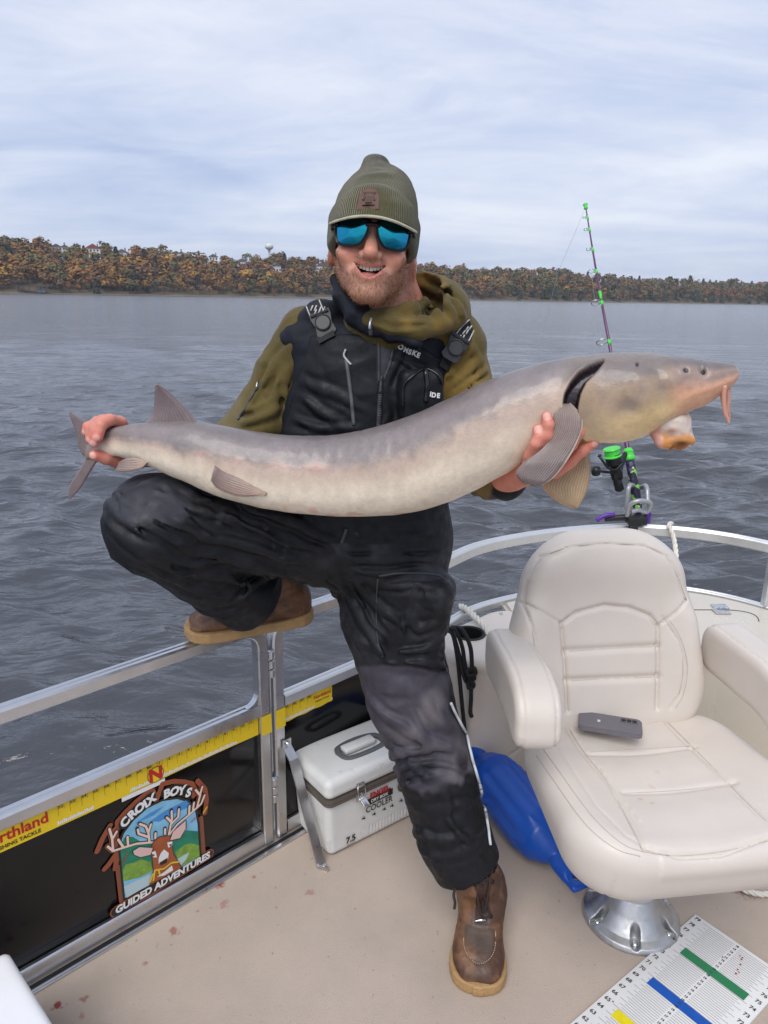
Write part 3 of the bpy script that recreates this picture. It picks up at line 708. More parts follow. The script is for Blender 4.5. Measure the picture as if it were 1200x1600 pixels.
# deck edge trim under the gate
trim = MB(); trim.add(*bent([G(s, .0035, .034) for s in np.linspace(-1.9, 1.2, 4)], .006, .0035)); tr = trim.build('deck_trim', M_alu, None, True, auto=35); tag(tr, 'thin aluminium trim strip along the carpet edge under the railing gate', 'trim strip')
gap = MB(); V, Fs = box((0, 0, 0), (1.6, .0065, .002)); gap.add(V @ R.T + G(-.3, .002, .0205), Fs); g_ = gap.build('gap_shade_strip', M_dark, tr, False)  # flat black strip, the dark of the open gap put into its colour

# ---- bow rail ---------------------------------------------------------------
brail = empty('bow_rail', (bowc[0][0], bowc[0][1], 0), 'curved white aluminium bow rail running behind the seat', 'railing', 'aluminium railing sections')
m = MB(); m.add(*tube(bowc + np.array([0, 0, .652]), 1, prof=rail_prof(.017, .018))); m.build('top_rail', M_aluw, brail, True, auto=35)
m = MB(); m.add(*tube(bowc + np.array([0, 0, .432]), 1, prof=rail_prof(.016, .012))); m.build('gunwale_trim', M_aluw, brail, True, auto=35)
for i_ in (20, 40, 56):
    p = bowc[i_]; m = MB(); m.add(*tube([p + EZ * .444, p + EZ * .635], 1, prof=post_prof(.014, .014), up=(1, 0, 0))); m.build('post', M_aluw, brail, False)
# ---- fibreglass bow deck ----------------------------------------------------
bd = empty('bow_deck', (1.0, 2.2, 0), 'cream fibreglass bow deck with a locker lid behind the seat', 'bow deck')
outer = [p[:2] - np.array([.0, .02]) for p in bowc[10:]]; outer = [np.array(q) for q in outer]
inner = [np.array([1.66, .9]), np.array([1.32, .95]), np.array([1.30, 1.80]), np.array([1.22, 2.0]), np.array([1.05, 2.06]), np.array([.46, 2.06])]
inner2 = [np.array([1.66, .9]), np.array([1.34, .95]), np.array([1.32, 1.83]), np.array([1.23, 2.02]), np.array([1.05, 2.085]), np.array([.46, 2.085])]
m = MB(); n_ = len(outer); top_ = np.array(outer + inner)
m.add(*prism(outer + inner2, .012, .40)); m.build('bow_wall', M_gel, bd, False)
m = MB(); V, Fs = prism(outer + inner, .402, .438); m.add(V, Fs); bt = m.build('deck_top', M_gel, bd, False)
bm = bmesh.new(); bm.from_mesh(bt.data); bmesh.ops.bevel(bm, geom=[e for e in bm.edges if e.calc_length() > 0 and abs(e.verts[0].co.z - e.verts[1].co.z) < 1e-4 and e.verts[0].co.z > .43], offset=.012, segments=3, affect='EDGES', clamp_overlap=True); bm.to_mesh(bt.data); bm.free()
bt.data.polygons.foreach_set('use_smooth', np.ones(len(bt.data.polygons), dtype=bool)); sharp(bt.data, 50)
seam = [Zp(x, y, .4385) for x, y in ((1060, 953), (1120, 953), (1150, 954), (1172, 958), (1183, 964), (1186, 971))]
m = MB(); m.add(*tube(np.array(seam), .0016, seg=6, n=30)); m.build('lid_seam', M_brown, bt)
hc = Zp(1126, 952, .440); m = MB()
for dx in (-.022, .022): m.add(*box(hc + np.array([dx * .3, dx, .0015]), (.026, .019, .0016), bev=.001))
for k in range(3): m.add(*tube([hc + np.array([-.024 + k * .017, 0, .005]), hc + np.array([-.010 + k * .017, 0, .005])], .0045, seg=10))
m.build('hinge', M_steel, bt, True, auto=40)
m = MB(); c = Zp(783, 958, .4385); m.add(*lathe([(.006, 0), (.005, .002), (.001, .003)], c, EZ, 12)); m.build('screw', M_steel, bt)
# solid brown block between console and bow deck, gap shade put into its colour
m = MB(); m.add(*box((.40, 2.15, .2), (.10, .03, .19))); m.build('shaded_gap_block', M_brown, bd, False)
# ---- padded corner console with cup holder ------------------------------------
cc = Zp(733, 988, .44)
kc = empty('corner_console', (.30, 2.2, 0), 'cream padded corner console with a black cup holder behind the black rope', 'console')
def console(p):
    a = np.stack([(p - np.array(GA, np.float32)) @ np.array(GD, np.float32), (p - np.array(GA, np.float32)) @ np.array(GN, np.float32), p[:, 2]], 1)
    q = a - np.array([1.42, .155, .20], np.float32)
    d2 = np.abs(q[:, :2]) - (np.array([.215, .135], np.float32) - .11); pl = np.linalg.norm(np.maximum(d2, 0), axis=1) + np.minimum(d2.max(1), 0) - .11
    d = smax(pl, np.abs(q[:, 2]) - .235, .03)
    seam_ = np.exp(-((p[:, 2] - .10) / .005) ** 2) * .004 + np.exp(-((p[:, 2] - .395) / .004) ** 2) * .0025
    cup = np.maximum(np.hypot(p[:, 0] - cc[0], p[:, 1] - cc[1]) - .043, .36 - p[:, 2])
    return smax(d + seam_, -cup, .006)
V, Fq = sdf_mesh(console, (.02, 1.95, -.04), (.62, 2.62, .46), .006)
link('padding', mesh('padding', V, Fq), M_vinyl, kc)
m = MB(); m.add(*lathe([(.043, .002), (.049, .005), (.052, .003), (.052, 0), (.042, 0), (.041, -.07), (.002, -.072)], cc + EZ * -.004, EZ, 32, cap=False)); m.build('cup_holder', M_dark, kc, True, auto=40)
# ---- black rod holder stub on the rail ----------------------------------------
c = P(676, 846, 2.16); m = MB()
m.add(*lathe([(.016, -.12), (.017, .028), (.021, .03), (.021, .05), (.015, .05), (.014, .01), (.002, .008)], c, (.93, -.25, .1), 20, cap=False)); m.add(*box(c + np.array([-.05, .015, -.035]), (.016, .016, .035), bev=.003)); o = m.build('rod_tube', M_dark, None, True, auto=40)
tag(o, 'short black rubber tube on the rail right of the thigh of the person', 'rod tube')

# ---- ropes ----------------------------------------------------------------------
def rope(name, pts, r, material, label, n=80, strands=3, parent=None, cat='rope', pitch=None):
    c = catmull(np.array(pts), n); m = MB(); T = np.gradient(c, axis=0); ln = np.concatenate([[0], np.cumsum(np.linalg.norm(np.diff(c, axis=0), axis=1))]); pitch = pitch or r * 7
    a, b, _ = frame(T[0] / np.linalg.norm(T[0])); A_ = []; B_ = []
    for t in T:
        t = t / np.linalg.norm(t); a = a - t * (a @ t); a /= np.linalg.norm(a); b = np.cross(t, a); A_.append(a); B_.append(b)
    A_, B_ = np.array(A_), np.array(B_)
    for k in range(strands):
        ph = ln / pitch * 6.283 + k * 6.283 / strands; m.add(*tube(c + (A_ * np.cos(ph)[:, None] + B_ * np.sin(ph)[:, None]) * r * .5, r * .58, seg=6))
    o = m.build(name, material, parent); 
    return tag(o, label, cat) if parent is None else o
rp = [(1049, 818, 2.59), (1046, 821, 2.55), (1052, 838, 2.53), (1056, 862, 2.50), (1060, 900, 2.42), (1072, 940, 2.32), (1083, 975, 2.22)]
rope('dock_line', [P(*q) for q in rp], .0085, M_rope, 'white twisted rope hanging over the bow rail behind the seat back', 120)
rope('dock_line', [P(720, 947, 2.34), P(731, 953, 2.28), P(746, 968, 2.21), P(762, 986, 2.15), P(772, 1010, 2.10)], .0105, M_rope, 'thick white rope lying over the gunwale beside the cup holder', 60)
rope('dock_line', [P(768, 1020, 2.03), P(767, 1080, 2.03), P(768, 1130, 2.03), P(770, 1166, 2.04)], .0085, M_rope, 'white rope hanging down beside the console above the blue fender', 60)
rope('dock_line', [Zp(1140, 1372, .01), Zp(1152, 1383, .01), Zp(1170, 1393, .01), Zp(1200, 1397, .01), Zp(1240, 1385, .01)], .0075, M_rope, 'white rope end lying on the carpet under the seat', 90)

# ---- stickers on the gate -----------------------------------------------------------
M_yel = mat('yellow_tape', (.80, .56, .012, 1), rough=.45, var=.06, vscale=20); M_ink = mat('black_print', (.02, .016, .01, 1), rough=.5)
M_redp = mat('red_print', (.50, .012, .012, 1), rough=.5); M_whp = mat('white_print', (.78, .78, .76, 1), rough=.5)
M_greyp = mat('grey_print', (.42, .42, .42, 1), rough=.5)
def flat(mb, poly, off): mb.add([G(s, z, off) for s, z in poly], [list(range(len(poly)))]); return mb
def tape(parent, s0, s1, zt, zb, words, logo_s=None):
    z_ = lambda s: 0.0
    m = MB(); n = 24; pts = [(s0 + (s1 - s0) * k / n, zt) for k in range(n + 1)] + [(s1 - (s1 - s0) * k / n, zb + .0012 * math.sin(k * 7.1)) for k in range(n + 1)]
    flat(m, pts, .0040); t = m.build('measuring_tape', M_yel, parent, False); t['label'] = 'yellow measuring tape sticker along the railing'
    m = MB(); q = 0
    for k in range(int((s1 - s0) / .0127)):
        s = s0 + .006 + k * .0127
        if any(abs(s - w[0]) < w[2] for w in words): continue
        L_ = .030 if k % 2 == 0 else .016
        flat(m, [(s, zt - .002), (s + .0011, zt - .002), (s + .0011, zt - .002 - L_), (s, zt - .002 - L_)], .0043)
    tk = m.build('tick_marks', mat('tape_ticks', (.36, .24, .01, 1), rough=.5), t, False); tk['kind'] = 'stuff'
    m = MB()
    for k in range(int((s1 - s0) / .0254)):
        s = s0 + .012 + k * .0254
        if any(abs(s - w[0]) < w[2] + .008 for w in words): continue
        text_on(m, str((k + int(s0 * 50) + 60) % 60 + 1), G(s, zt - .010, .0045), GD, EZ, size=.011, fat=.0003)
    if m.n: m.build('inch_numbers', mat('tape_numbers', (.10, .065, .01, 1), rough=.5), t, False)
    m = MB(); r_ = np.random.default_rng(5); segs = 0
    for k in range(int((s1 - s0) / .0042)):                # strip of small print along the lower edge
        s = s0 + .004 + k * .0042
        if any(abs(s - w[0]) < w[2] for w in words) or (math.sin(s * 17 + 1) < -.75): continue
        h_ = .0085 + .002 * math.sin(k * 1.7); z0 = zb + .0035; flat(m, [(s, z0), (s + .0034, z0 + .0006), (s + .0034, z0 + h_ * r_.uniform(.7, 1)), (s, z0 + h_)], .0046)
    sp = m.build('small_print', M_whp, t, False); sp['kind'] = 'stuff'
    for s, w, hw, size, col, dz in words:
        m = MB(); text_on(m, w, G(s, (zt + zb) / 2 + dz, .0049), GD, EZ, size=size, fat=size * .025, sx=1.0); m.build('lettering', col, t, False)
    return t
sN, zN = GW(28, 1305)
tp = tape(gate, -1.2, .612, .4075, .352, [(GW(30, 1302)[0] - .012, 'Northland', .085, .034, M_redp, .006), (GW(28, 1310)[0] + .0, 'FISHING TACKLE', .001, .012, M_ink, -.017)])
sl, zl = GW(243, 1210)
m = MB(); m.add([G(sl + .021 * math.cos(a), zl + .021 * math.sin(a), .0050) for a in np.linspace(0, 6.28, 28, endpoint=False)], [list(range(28))]); m.build('emblem_disc', mat('tape_dark', (.25, .14, .02, 1), rough=.5), tp, False)
m = MB(); m.add([G(sl + .0185 * math.cos(a), zl + .0185 * math.sin(a), .0053) for a in np.linspace(0, 6.28, 28, endpoint=False)], [list(range(28))]); m.build('emblem_face', M_yel, tp, False)
m = MB(); text_on(m, 'N', G(sl, zl, .0056), GD, EZ, size=.045, fat=.0022); m.build('lettering', M_redp, tp, False)
m = MB(); flat(m, [(sl - .085, .3395), (sl + .022, .3395), (sl + .022, .351), (sl - .085, .351)], .0044); m.build('label_strip', M_whp, tp, False)
# on the post and on the next section
m = MB(); flat(m, [(.614, .4075), (.645, .4075), (.645, .352), (.614, .352)], .0175); q_ = m.build('tape_patch', M_yel, gate, False); q_['label'] = 'yellow tape piece across the hinge post'
tp2 = tape(sec, .692, .862, .4065, .352, [(.826, 'Northland', .03, .0145, M_redp, .007), (.826, 'FISHING TACKLE', .03, .0065, M_ink, -.007)])
m = MB(); flat(m, [(.659, .4075), (.690, .4075), (.690, .352), (.659, .352)], .0175); q_ = m.build('tape_patch', M_yel, sec, False); q_['label'] = 'yellow tape piece across the fixed post'

# ---- deer logo sticker ----------------------------------------------------------------
def cp(x, y): return GW(140 + x / 6, 1200 + y / 6)
M_rust = mat('rust_print', (.30, .075, .032, 1), rough=.45); M_ant = mat('antler_print', (.83, .60, .50, 1), rough=.45); M_sky = mat('sky_print', (.22, .50, .70, 1), rough=.45, var=.2, vscale=18)
M_skyd = mat('blue_print', (.06, .27, .62, 1), rough=.45); M_tealp = mat('teal_print', (.012, .22, .13, 1), rough=.45, var=.25, vscale=40); M_grnp = mat('leaf_print', (.20, .36, .05, 1), rough=.45, var=.3, vscale=60)
M_riv = mat('river_print', (.48, .62, .66, 1), rough=.45); M_deer = mat('deer_print', (.36, .09, .03, 1), rough=.45, var=.15, vscale=40); M_pink = mat('ear_print', (.74, .50, .46, 1), rough=.45); M_ylp = mat('yellow_print', (.75, .55, .03, 1), rough=.45)
LIFT = [.0042]
logo = None
def piece(name, polys, material, lift=None):
    global logo
    m = MB()
    for pl in polys:
        LIFT[0] += 3e-5; m.add([G(s, z, LIFT[0]) for s, z in pl], [list(range(len(pl)))])
    o = m.build(name, material, logo if logo else gate, False); return o
def strokes(name, lines, w, material):
    polys = []
    for ln in lines: polys += stroke2d([cp(*q) for q in ln], w * .00021)
    return piece(name, polys, material)
# plaque outline then black field
ANT_L = [[(590, 690), (430, 705), (300, 745), (215, 772), (165, 730)], [(215, 760), (205, 650), (180, 565)], [(215, 650), (248, 590)], [(355, 712), (350, 640)], [(310, 735), (262, 665)]]
ANT_R = [[(740, 620), (820, 520), (930, 430), (1040, 330), (1072, 250)], [(1000, 365), (1030, 250), (988, 200)], [(1030, 240), (1050, 170)], [(925, 435), (930, 350)], [(960, 405), (972, 320)]]
SPL = [[(190, 540), (120, 660), (70, 780)], [(250, 800), (180, 900), (140, 945)], [(1010, 120), (1080, 200), (1095, 300), (1080, 420)], [(240, 570), (260, 800), (240, 940)]]
arc = [(265, 560), (262, 500), (330, 420), (430, 320), (530, 240), (590, 215), (625, 300), (665, 200), (680, 150), (780, 125), (880, 130), (960, 150), (985, 200), (975, 260)]
logo = strokes('deer_logo', [arc] + SPL + ANT_L[:3] + ANT_R[:3] + [[(265, 930), (300, 1240)], [(1040, 470), (1062, 790)]] , 62, M_rust); logo['label'] = 'colourful deer sticker with arched white lettering'
strokes('plaque_border', [[(245, 1340), (1115, 808)]], 142, M_rust); strokes('plaque_field', [[(320, 520), (440, 390), (570, 275)], [(715, 225), (800, 195), (915, 215)]], 130, M_ink); strokes('plaque_field', [[(245, 1340), (1115, 808)]], 112, M_ink)
strokes('side_bar', [[(265, 930), (300, 1240)], [(1040, 470), (1062, 790)]], 26, mat('bar_print', (.2, .08, .05, 1), rough=.5))
arch = [(330, 1215), (283, 720), (320, 610), (410, 490), (540, 375), (680, 308), (820, 288), (915, 318), (985, 400), (1008, 520), (1028, 838), (850, 930), (560, 1095)]
piece('arch_border', [[cp(600 + (x - 655) * 1.06 + 55, 740 + (y - 740) * 1.05) for x, y in arch]], M_ink)
piece('arch_sky', [[cp(*q) for q in arch]], M_sky)
piece('sky_band', [[cp(*q) for q in ((560, 500), (700, 400), (900, 300), (960, 350), (800, 420), (650, 500))], [cp(*q) for q in ((420, 520), (560, 420), (700, 350), (600, 440))]], M_skyd)
piece('far_wood', [[cp(*q) for q in ((284, 740), (320, 650), (400, 640), (480, 690), (640, 690), (780, 640), (900, 580), (1012, 590), (1022, 740), (700, 900), (310, 1050))]], M_tealp)
piece('near_bush', [[cp(*q) for q in ((308, 950), (340, 900), (420, 880), (480, 850), (570, 880), (585, 960), (470, 1020), (316, 1060))], [cp(*q) for q in ((800, 790), (880, 720), (940, 700), (1022, 720), (1028, 830), (850, 920))]], M_grnp)
piece('river', [[cp(*q) for q in ((318, 1110), (440, 1050), (575, 990), (555, 1090), (345, 1213))]], M_riv); piece('river', [[cp(*q) for q in ((820, 850), (930, 785), (905, 850), (850, 910))]], M_riv)
strokes('antler_outline', ANT_L + ANT_R + [[(555, 690), (545, 600), (520, 540), (460, 515)], [(545, 640), (450, 610), (440, 560)], [(548, 590), (570, 515)], [(735, 620), (760, 500), (712, 455)], [(765, 510), (825, 450), (832, 370)], [(765, 480), (760, 390)], [(700, 610), (700, 560)], [(610, 650), (610, 600)]], 46, M_ink)
strokes('antler', ANT_L + ANT_R + [[(555, 690), (545, 600), (520, 540), (465, 518)], [(545, 640), (455, 610), (445, 570)], [(548, 590), (568, 522)], [(735, 620), (760, 500), (716, 458)], [(765, 510), (825, 450), (830, 380)], [(765, 480), (762, 398)], [(700, 610), (700, 565)], [(610, 650), (610, 605)]], 27, M_ant)
head = [(590, 690), (650, 640), (740, 628), (772, 670), (765, 720), (778, 800), (852, 925), (560, 1088), (592, 950), (585, 850), (568, 770)]
piece('deer_outline', [[cp(680 + (x - 680) * 1.06, 850 + (y - 850) * 1.03) for x, y in head]], M_ink); piece('deer_head', [[cp(*q) for q in head]], M_deer)
for e in ([(400, 772), (460, 735), (585, 742), (565, 805), (470, 828), (412, 805)], [(748, 670), (775, 590), (892, 488), (893, 560), (840, 650)]):
    cx = np.mean(np.array(e), 0); piece('ear_outline', [[cp(*(cx + (np.array(q) - cx) * 1.12)) for q in e]], M_ink); piece('ear', [[cp(*q) for q in e]], M_pink)
piece('muzzle', [[cp(*q) for q in ((660, 790), (690, 755), (735, 790), (728, 845), (640, 890), (640, 840))], [cp(*q) for q in ((575, 780), (610, 770), (625, 830), (590, 830))], [cp(*q) for q in ((720, 690), (770, 680), (765, 720), (730, 740))], [cp(*q) for q in ((625, 1012), (700, 960), (765, 905), (775, 950), (690, 1000))]], M_whp)
piece('nose', [[cp(*q) for q in ((645, 880), (725, 832), (715, 880), (660, 905))]], M_ink); piece('eye', [[cp(*q) for q in ((578, 800), (605, 805), (590, 822))]], M_ink); piece('eye', [[cp(*q) for q in ((735, 712), (765, 702), (755, 728))]], M_ink)
strokes('chain', [[(590, 1045), (605, 950), (690, 935), (760, 880), (825, 872)], [(640, 950), (650, 985)], [(560, 1060), (585, 985)], [(1060, 410), (1090, 360)]], 20, M_ylp)
strokes('fern', [[(300, 900), (350, 780)], [(945, 500), (985, 460)]], 12, M_redp)
def letter(mb, ch, x, y, rot, size):
    s, z = cp(x, y); r = math.radians(rot); ex = GD * math.cos(r) + EZ * math.sin(r); ey = -GD * math.sin(r) + EZ * math.cos(r)
    LIFT[0] += 3e-5; text_on(mb, ch, G(s, z, LIFT[0]), ex, ey, size=size, fat=size * .055, shear=.15)
m = MB()
for ch, x, y, r in (('C', 322, 505, 40), ('R', 388, 432, 34), ('O', 458, 372, 29), ('I', 512, 335, 25), ('X', 566, 292, 20), ('B', 712, 236, 5), ('O', 783, 215, 0), ('Y', 850, 208, -6), ('S', 915, 226, -14)): letter(m, ch, x, y, r, .030)
m.build('lettering', M_whp, logo, False)
m = MB(); a_, b_ = np.array((240, 1330.)), np.array((1110, 808.)); s0, z0 = cp(*a_); s1, z1 = cp(*b_); rr = math.degrees(math.atan2(z1 - z0, s1 - s0)); LIFT[0] += 1e-4
ex = GD * math.cos(math.radians(rr)) + EZ * math.sin(math.radians(rr)); ey = -GD * math.sin(math.radians(rr)) + EZ * math.cos(math.radians(rr))
V, Fs = text_mesh('GUIDED ADVENTURES', .026, shear=.12, fat=.0013); wd = V[:, 0].max() - V[:, 0].min()
text_on(m, 'GUIDED ADVENTURES', G((s0 + s1) / 2, (z0 + z1) / 2, LIFT[0]), ex, ey, size=.026, shear=.12, fat=.0013, sx=float(math.hypot(s1 - s0, z1 - z0) * 1.02 / wd)); m.build('lettering', M_whp, logo, False)
# ================================================================== SEAT
SO = np.array([.605, 1.45, 0]); SF = np.array([.139, -.990, 0]); SR = np.array([.990, .139, 0])
def S(x, y, z): return SO + SR * x + SF * y + EZ * z
def s_local(p): q = p - SO.astype(np.float32); return np.stack([q @ SR.astype(np.float32), q @ SF.astype(np.float32), q[:, 2]], 1)
seat = empty('captain_seat', SO, 'cream padded captain seat with armrests on a metal pedestal', 'seat')
def seg2(q, a, b):
    a = np.asarray(a, np.float32); b = np.asarray(b, np.float32); ab = b - a; pa = q - a; t = np.clip(pa @ ab / (ab @ ab + 1e-12), 0, 1); return np.linalg.norm(pa - t[:, None] * ab, axis=1)
def poly2(q, pts):
    d = None
    for a, b in zip(pts[:-1], pts[1:]): e = seg2(q, a, b); d = e if d is None else np.minimum(d, e)
    return d
def groove(d2, w=.004, dep=.005): return dep * np.exp(-(d2 / w) ** 2)
# cushion: plan is a rounded D, seams given as seen on the top face
def on_seat(x, y, z=.455): q = Zp(x, y, z) - SO; return (float(q @ SR), float(q @ SF))
sm_in_l = [on_seat(*q) for q in ((880, 1126), (905, 1165), (950, 1225), (985, 1290), (1005, 1331))]
sm_in_r = [on_seat(*q) for q in ((1030, 1115), (1075, 1160), (1120, 1205), (1165, 1252), (1200, 1286), (1225, 1315))]
sm_b1 = [on_seat(922, 1175), on_seat(1085, 1165)]; sm_b2 = [on_seat(975, 1240), on_seat(1148, 1226)]
sm_out_l = [on_seat(*q) for q in ((860, 1150), (880, 1185), (930, 1270), (975, 1318), (1005, 1331))]
sm_out_r = [on_seat(*q) for q in ((1100, 1108), (1150, 1135), (1200, 1172), (1250, 1225))]
sm_front = [on_seat(*q) for q in ((1005, 1331), (1060, 1337), (1130, 1330), (1200, 1314), (1260, 1290))]
def cushion(p):
    q = s_local(p); xy = q[:, :2]
    c = xy - np.array([.012, .03], np.float32)
    hw = .275 + .015 * np.clip(c[:, 1] / .25, -1, 1); d2 = np.stack([np.abs(c[:, 0]) - (hw - .14), np.abs(c[:, 1]) - (.262 - .14)], 1)
    pl = np.linalg.norm(np.maximum(d2, 0), axis=1) + np.minimum(d2.max(1), 0) - .14
    zt = .462 + .012 * np.clip((c[:, 1] - .08) / .2, -1, 1) - .010 * np.exp(-((xy[:, 0] - .0) / .10) ** 2) + .016 * smoothstep(.12, .24, np.abs(xy[:, 0])) ; zb = .325
    side = pl + .03 * np.clip((.44 - q[:, 2]) / .12, 0, 1) ** 2
    d = smax(side, np.maximum(q[:, 2] - zt, zb - q[:, 2]), .055)
    top = smoothstep(.40, .43, q[:, 2])
    g = groove(poly2(xy, sm_in_l)) + groove(poly2(xy, sm_in_r)) + groove(poly2(xy, sm_b1), .007, .005) + groove(poly2(xy, sm_b2), .007, .005) + groove(poly2(xy, sm_out_l), .003, .003) + groove(poly2(xy, sm_out_r), .003, .003) + groove(poly2(xy, sm_front), .004, .005)
    puff = .004 * np.sin(np.clip((xy[:, 1] + .22) / .155 * math.pi, 0, 30)) ** 2 * (np.abs(xy[:, 0]) < .12)
    under = groove(np.abs(q[:, 2] - .405), .003, .0025) * (np.abs(xy[:, 0]) < .4)
    corner = groove(np.abs(xy[:, 0] + .20), .003, .003) * (1 - top) * (xy[:, 1] > .1)
    return d + (g - puff) * top + corner * .8
V, Fq = sdf_mesh(cushion, SO + np.array([-.40, -.40, .29]), SO + np.array([.42, .40, .52]), .0038)
cu_ = link('cushion', mesh('cushion', V, Fq), None, seat)
def vinyl_stained():
    m = M_vinyl.copy(); m.name = 'cream_vinyl_stained'; nt = m.node_tree; N = nt.nodes; L = nt.links; b = N['Principled BSDF']; src = b.inputs['Base Color'].links[0].from_socket
    tc = N.new('ShaderNodeTexCoord'); n = N.new('ShaderNodeTexNoise'); n.inputs['Scale'].default_value = 55; L.new(tc.outputs['Object'], n.inputs['Vector'])
    for x, y, r, amt, z in ((1000, 1252, 5, .5, .455), (1018, 1257, 5, .55, .455), (1019, 1227, 6, .3, .455), (1028, 1203, 6, .2, .455), (966, 1263, 4, .35, .46), (977, 1277, 4, .3, .46), (1033, 1275, 3, .4, .455), (948, 1255, 3, .3, .46), (1012, 1213, 4, .2, .455)):
        c = Zp(x, y, z); d = N.new('ShaderNodeVectorMath'); d.operation = 'DISTANCE'; L.new(tc.outputs['Object'], d.inputs[0]); d.inputs[1].default_value = tuple(c); rr = r * .0015
        ad = N.new('ShaderNodeMath'); ad.operation = 'MULTIPLY_ADD'; L.new(n.outputs[0], ad.inputs[0]); ad.inputs[1].default_value = rr * 2.2; L.new(d.outputs['Value'], ad.inputs[2])
        mr = N.new('ShaderNodeMapRange'); L.new(ad.outputs[0], mr.inputs[0]); mr.inputs[1].default_value = rr * 1.6; mr.inputs[2].default_value = rr * 2.2; mr.inputs[3].default_value = amt; mr.inputs[4].default_value = 0
        x_ = N.new('ShaderNodeMix'); x_.data_type = 'RGBA'; L.new(mr.outputs[0], x_.inputs[0]); L.new(src, x_.inputs[6]); x_.inputs[7].default_value = (.50, .27, .16, 1); src = x_.outputs[2]
    L.new(src, b.inputs['Base Color']); return m
cu_.data.materials.append(vinyl_stained())
def piping(name, pts, parent, r=.0022, n=60, material=None):
    m = MB(); m.add(*tube(np.array(pts), r, seg=6, n=n)); return m.build(name, material or M_vinyl, parent)
# backrest in its own leaning plane: u across, w up along the back, v out of its front face
TILT = math.radians(13); BU = SR; BW = np.array([*( -SF[:2] * math.sin(TILT)), math.cos(TILT)]); BV = np.cross(BU, BW); 
if BV @ SF < 0: BV = -BV
BO = S(-.012, -.205, .44) + BV * .0
def on_back(x, y): q = onplane(x, y, BO + BV * .045, BV) - BO; return (float(q @ BU), float(q @ BW))
arch_ = [on_back(*q) for q in ((888, 1112), (884, 1040), (878, 975), (900, 958), (945, 946), (985, 950), (1018, 963), (1030, 982), (1030, 1040), (1028, 1108))]
bar1 = [on_back(884, 1018), on_back(1030, 1010)]; bar2 = [on_back(886, 1064), on_back(1030, 1058)]
bol_l = [on_back(*q) for q in ((826, 946), (850, 958), (878, 975))]; bol_r = [on_back(*q) for q in ((1030, 978), (1050, 962), (1072, 938))]
side_l = [on_back(*q) for q in ((800, 938), (820, 945), (834, 1000), (838, 1080), (838, 1120))]; 
pipe_t = [on_back(*q) for q in ((822, 945), (828, 905), (848, 872), (890, 855), (945, 850), (1005, 853), (1040, 870), (1058, 900), (1072, 938))]
side_r = [on_back(*q) for q in ((1036, 964), (1058, 1000), (1067, 1040), (1062, 1080), (1048, 1106))]
def back_local(p): q = p - BO.astype(np.float32); return np.stack([q @ BU.astype(np.float32), q @ BW.astype(np.float32), q @ BV.astype(np.float32)], 1)
def backrest(p):
    q = back_local(p); u, w, v = q[:, 0], q[:, 1], q[:, 2]
    hw = np.interp(w, [-.05, .1, .25, .33, .50], [.262, .258, .236, .214, .19])
    c = np.stack([np.abs(u + .009) - (hw - .14), np.abs(w - .22) - (.262 - .14)], 1); pl = np.linalg.norm(np.maximum(c, 0), axis=1) + np.minimum(c.max(1), 0) - .14
    vf = .042 + .024 * smoothstep(.12, .22, np.abs(u)) * smoothstep(.36, .25, w) + .018 * np.exp(-((w - .40) / .07) ** 2) - .0 ; vb = -.055
    d = smax(pl, np.maximum(v - vf, vb - v), .06)
    fr = smoothstep(.0, .03, v); uw = q[:, :2]
    g = groove(poly2(uw, arch_), .005, .009) + groove(poly2(uw, bar1), .008, .007) + groove(poly2(uw, bar2), .008, .007) + groove(poly2(uw, bol_l), .0035, .005) + groove(poly2(uw, bol_r), .0035, .005) + groove(poly2(uw, pipe_t), .003, .004) + groove(poly2(uw, side_l), .003, .004) + groove(poly2(uw, side_r), .003, .004)
    return d + g * fr
V, Fq = sdf_mesh(backrest, S(0, -.28, .38) + np.array([-.36, -.22, 0]), S(0, -.28, .38) + np.array([.36, .24, .60]), .0036)
bk = link('backrest', mesh('backrest', V, Fq), M_vinyl, seat)
def arm(p, path, hw, hh, ro):
    """upholstered armrest: rounded box swept along a straight line, dropping at the front"""
    a, b = path; a = np.asarray(a, np.float32); b = np.asarray(b, np.float32); L_ = np.linalg.norm(b - a); d = (b - a) / L_; r = np.cross(d, np.array([0, 0, 1], np.float32)); r /= np.linalg.norm(r); u = np.cross(r, d)
    q = p - (a + b) / 2; x, y, z = q @ r, q @ d, q @ u
    zz = z + .035 * smoothstep(L_ * .1, L_ * .55, y) ** 1.5
    e = np.stack([np.abs(y) - (L_ / 2 - ro), np.abs(zz) - (hh - ro)], 1); pl = np.linalg.norm(np.maximum(e, 0), axis=1) + np.minimum(e.max(1), 0) - ro
    s = smax(pl, np.abs(x) - hw, .028)
    return s + groove(np.abs(x - (hw - .016)), .0028, .003) * (pl > -.02) + groove(np.abs(x + (hw - .016)), .0028, .003) * (pl > -.02)
AL = (P(786, 1012, 1.72), P(846, 1118, 1.32)); AR = (P(1118, 1000, 1.74), P(1262, 1112, 1.40))
ARMS = []
for nm, pt in (('armrest', AL), ('armrest', AR)):
    f_ = lambda p, pt=pt: arm(p, pt, .049, .064, .052)
    lo = np.minimum(*pt) - .12; hi = np.maximum(*pt) + .12
    V, Fq = sdf_mesh(f_, lo, hi, .0038); ao = link(nm, mesh(nm, V, Fq), M_vinyl, seat); ARMS.append((f_, ao))
M_seam = mat('seam_thread', (.50, .44, .38, 1), rough=.8)
def march(fn, px, py):
    d = ray(px, py); t = 1.0 / d[1]
    for _ in range(90):
        v_ = float(fn((EYE + d * t).astype(np.float32)[None, :])[0]); t += max(v_ * .7, .0005)
        if v_ < .0005: break
    return EYE + d * t
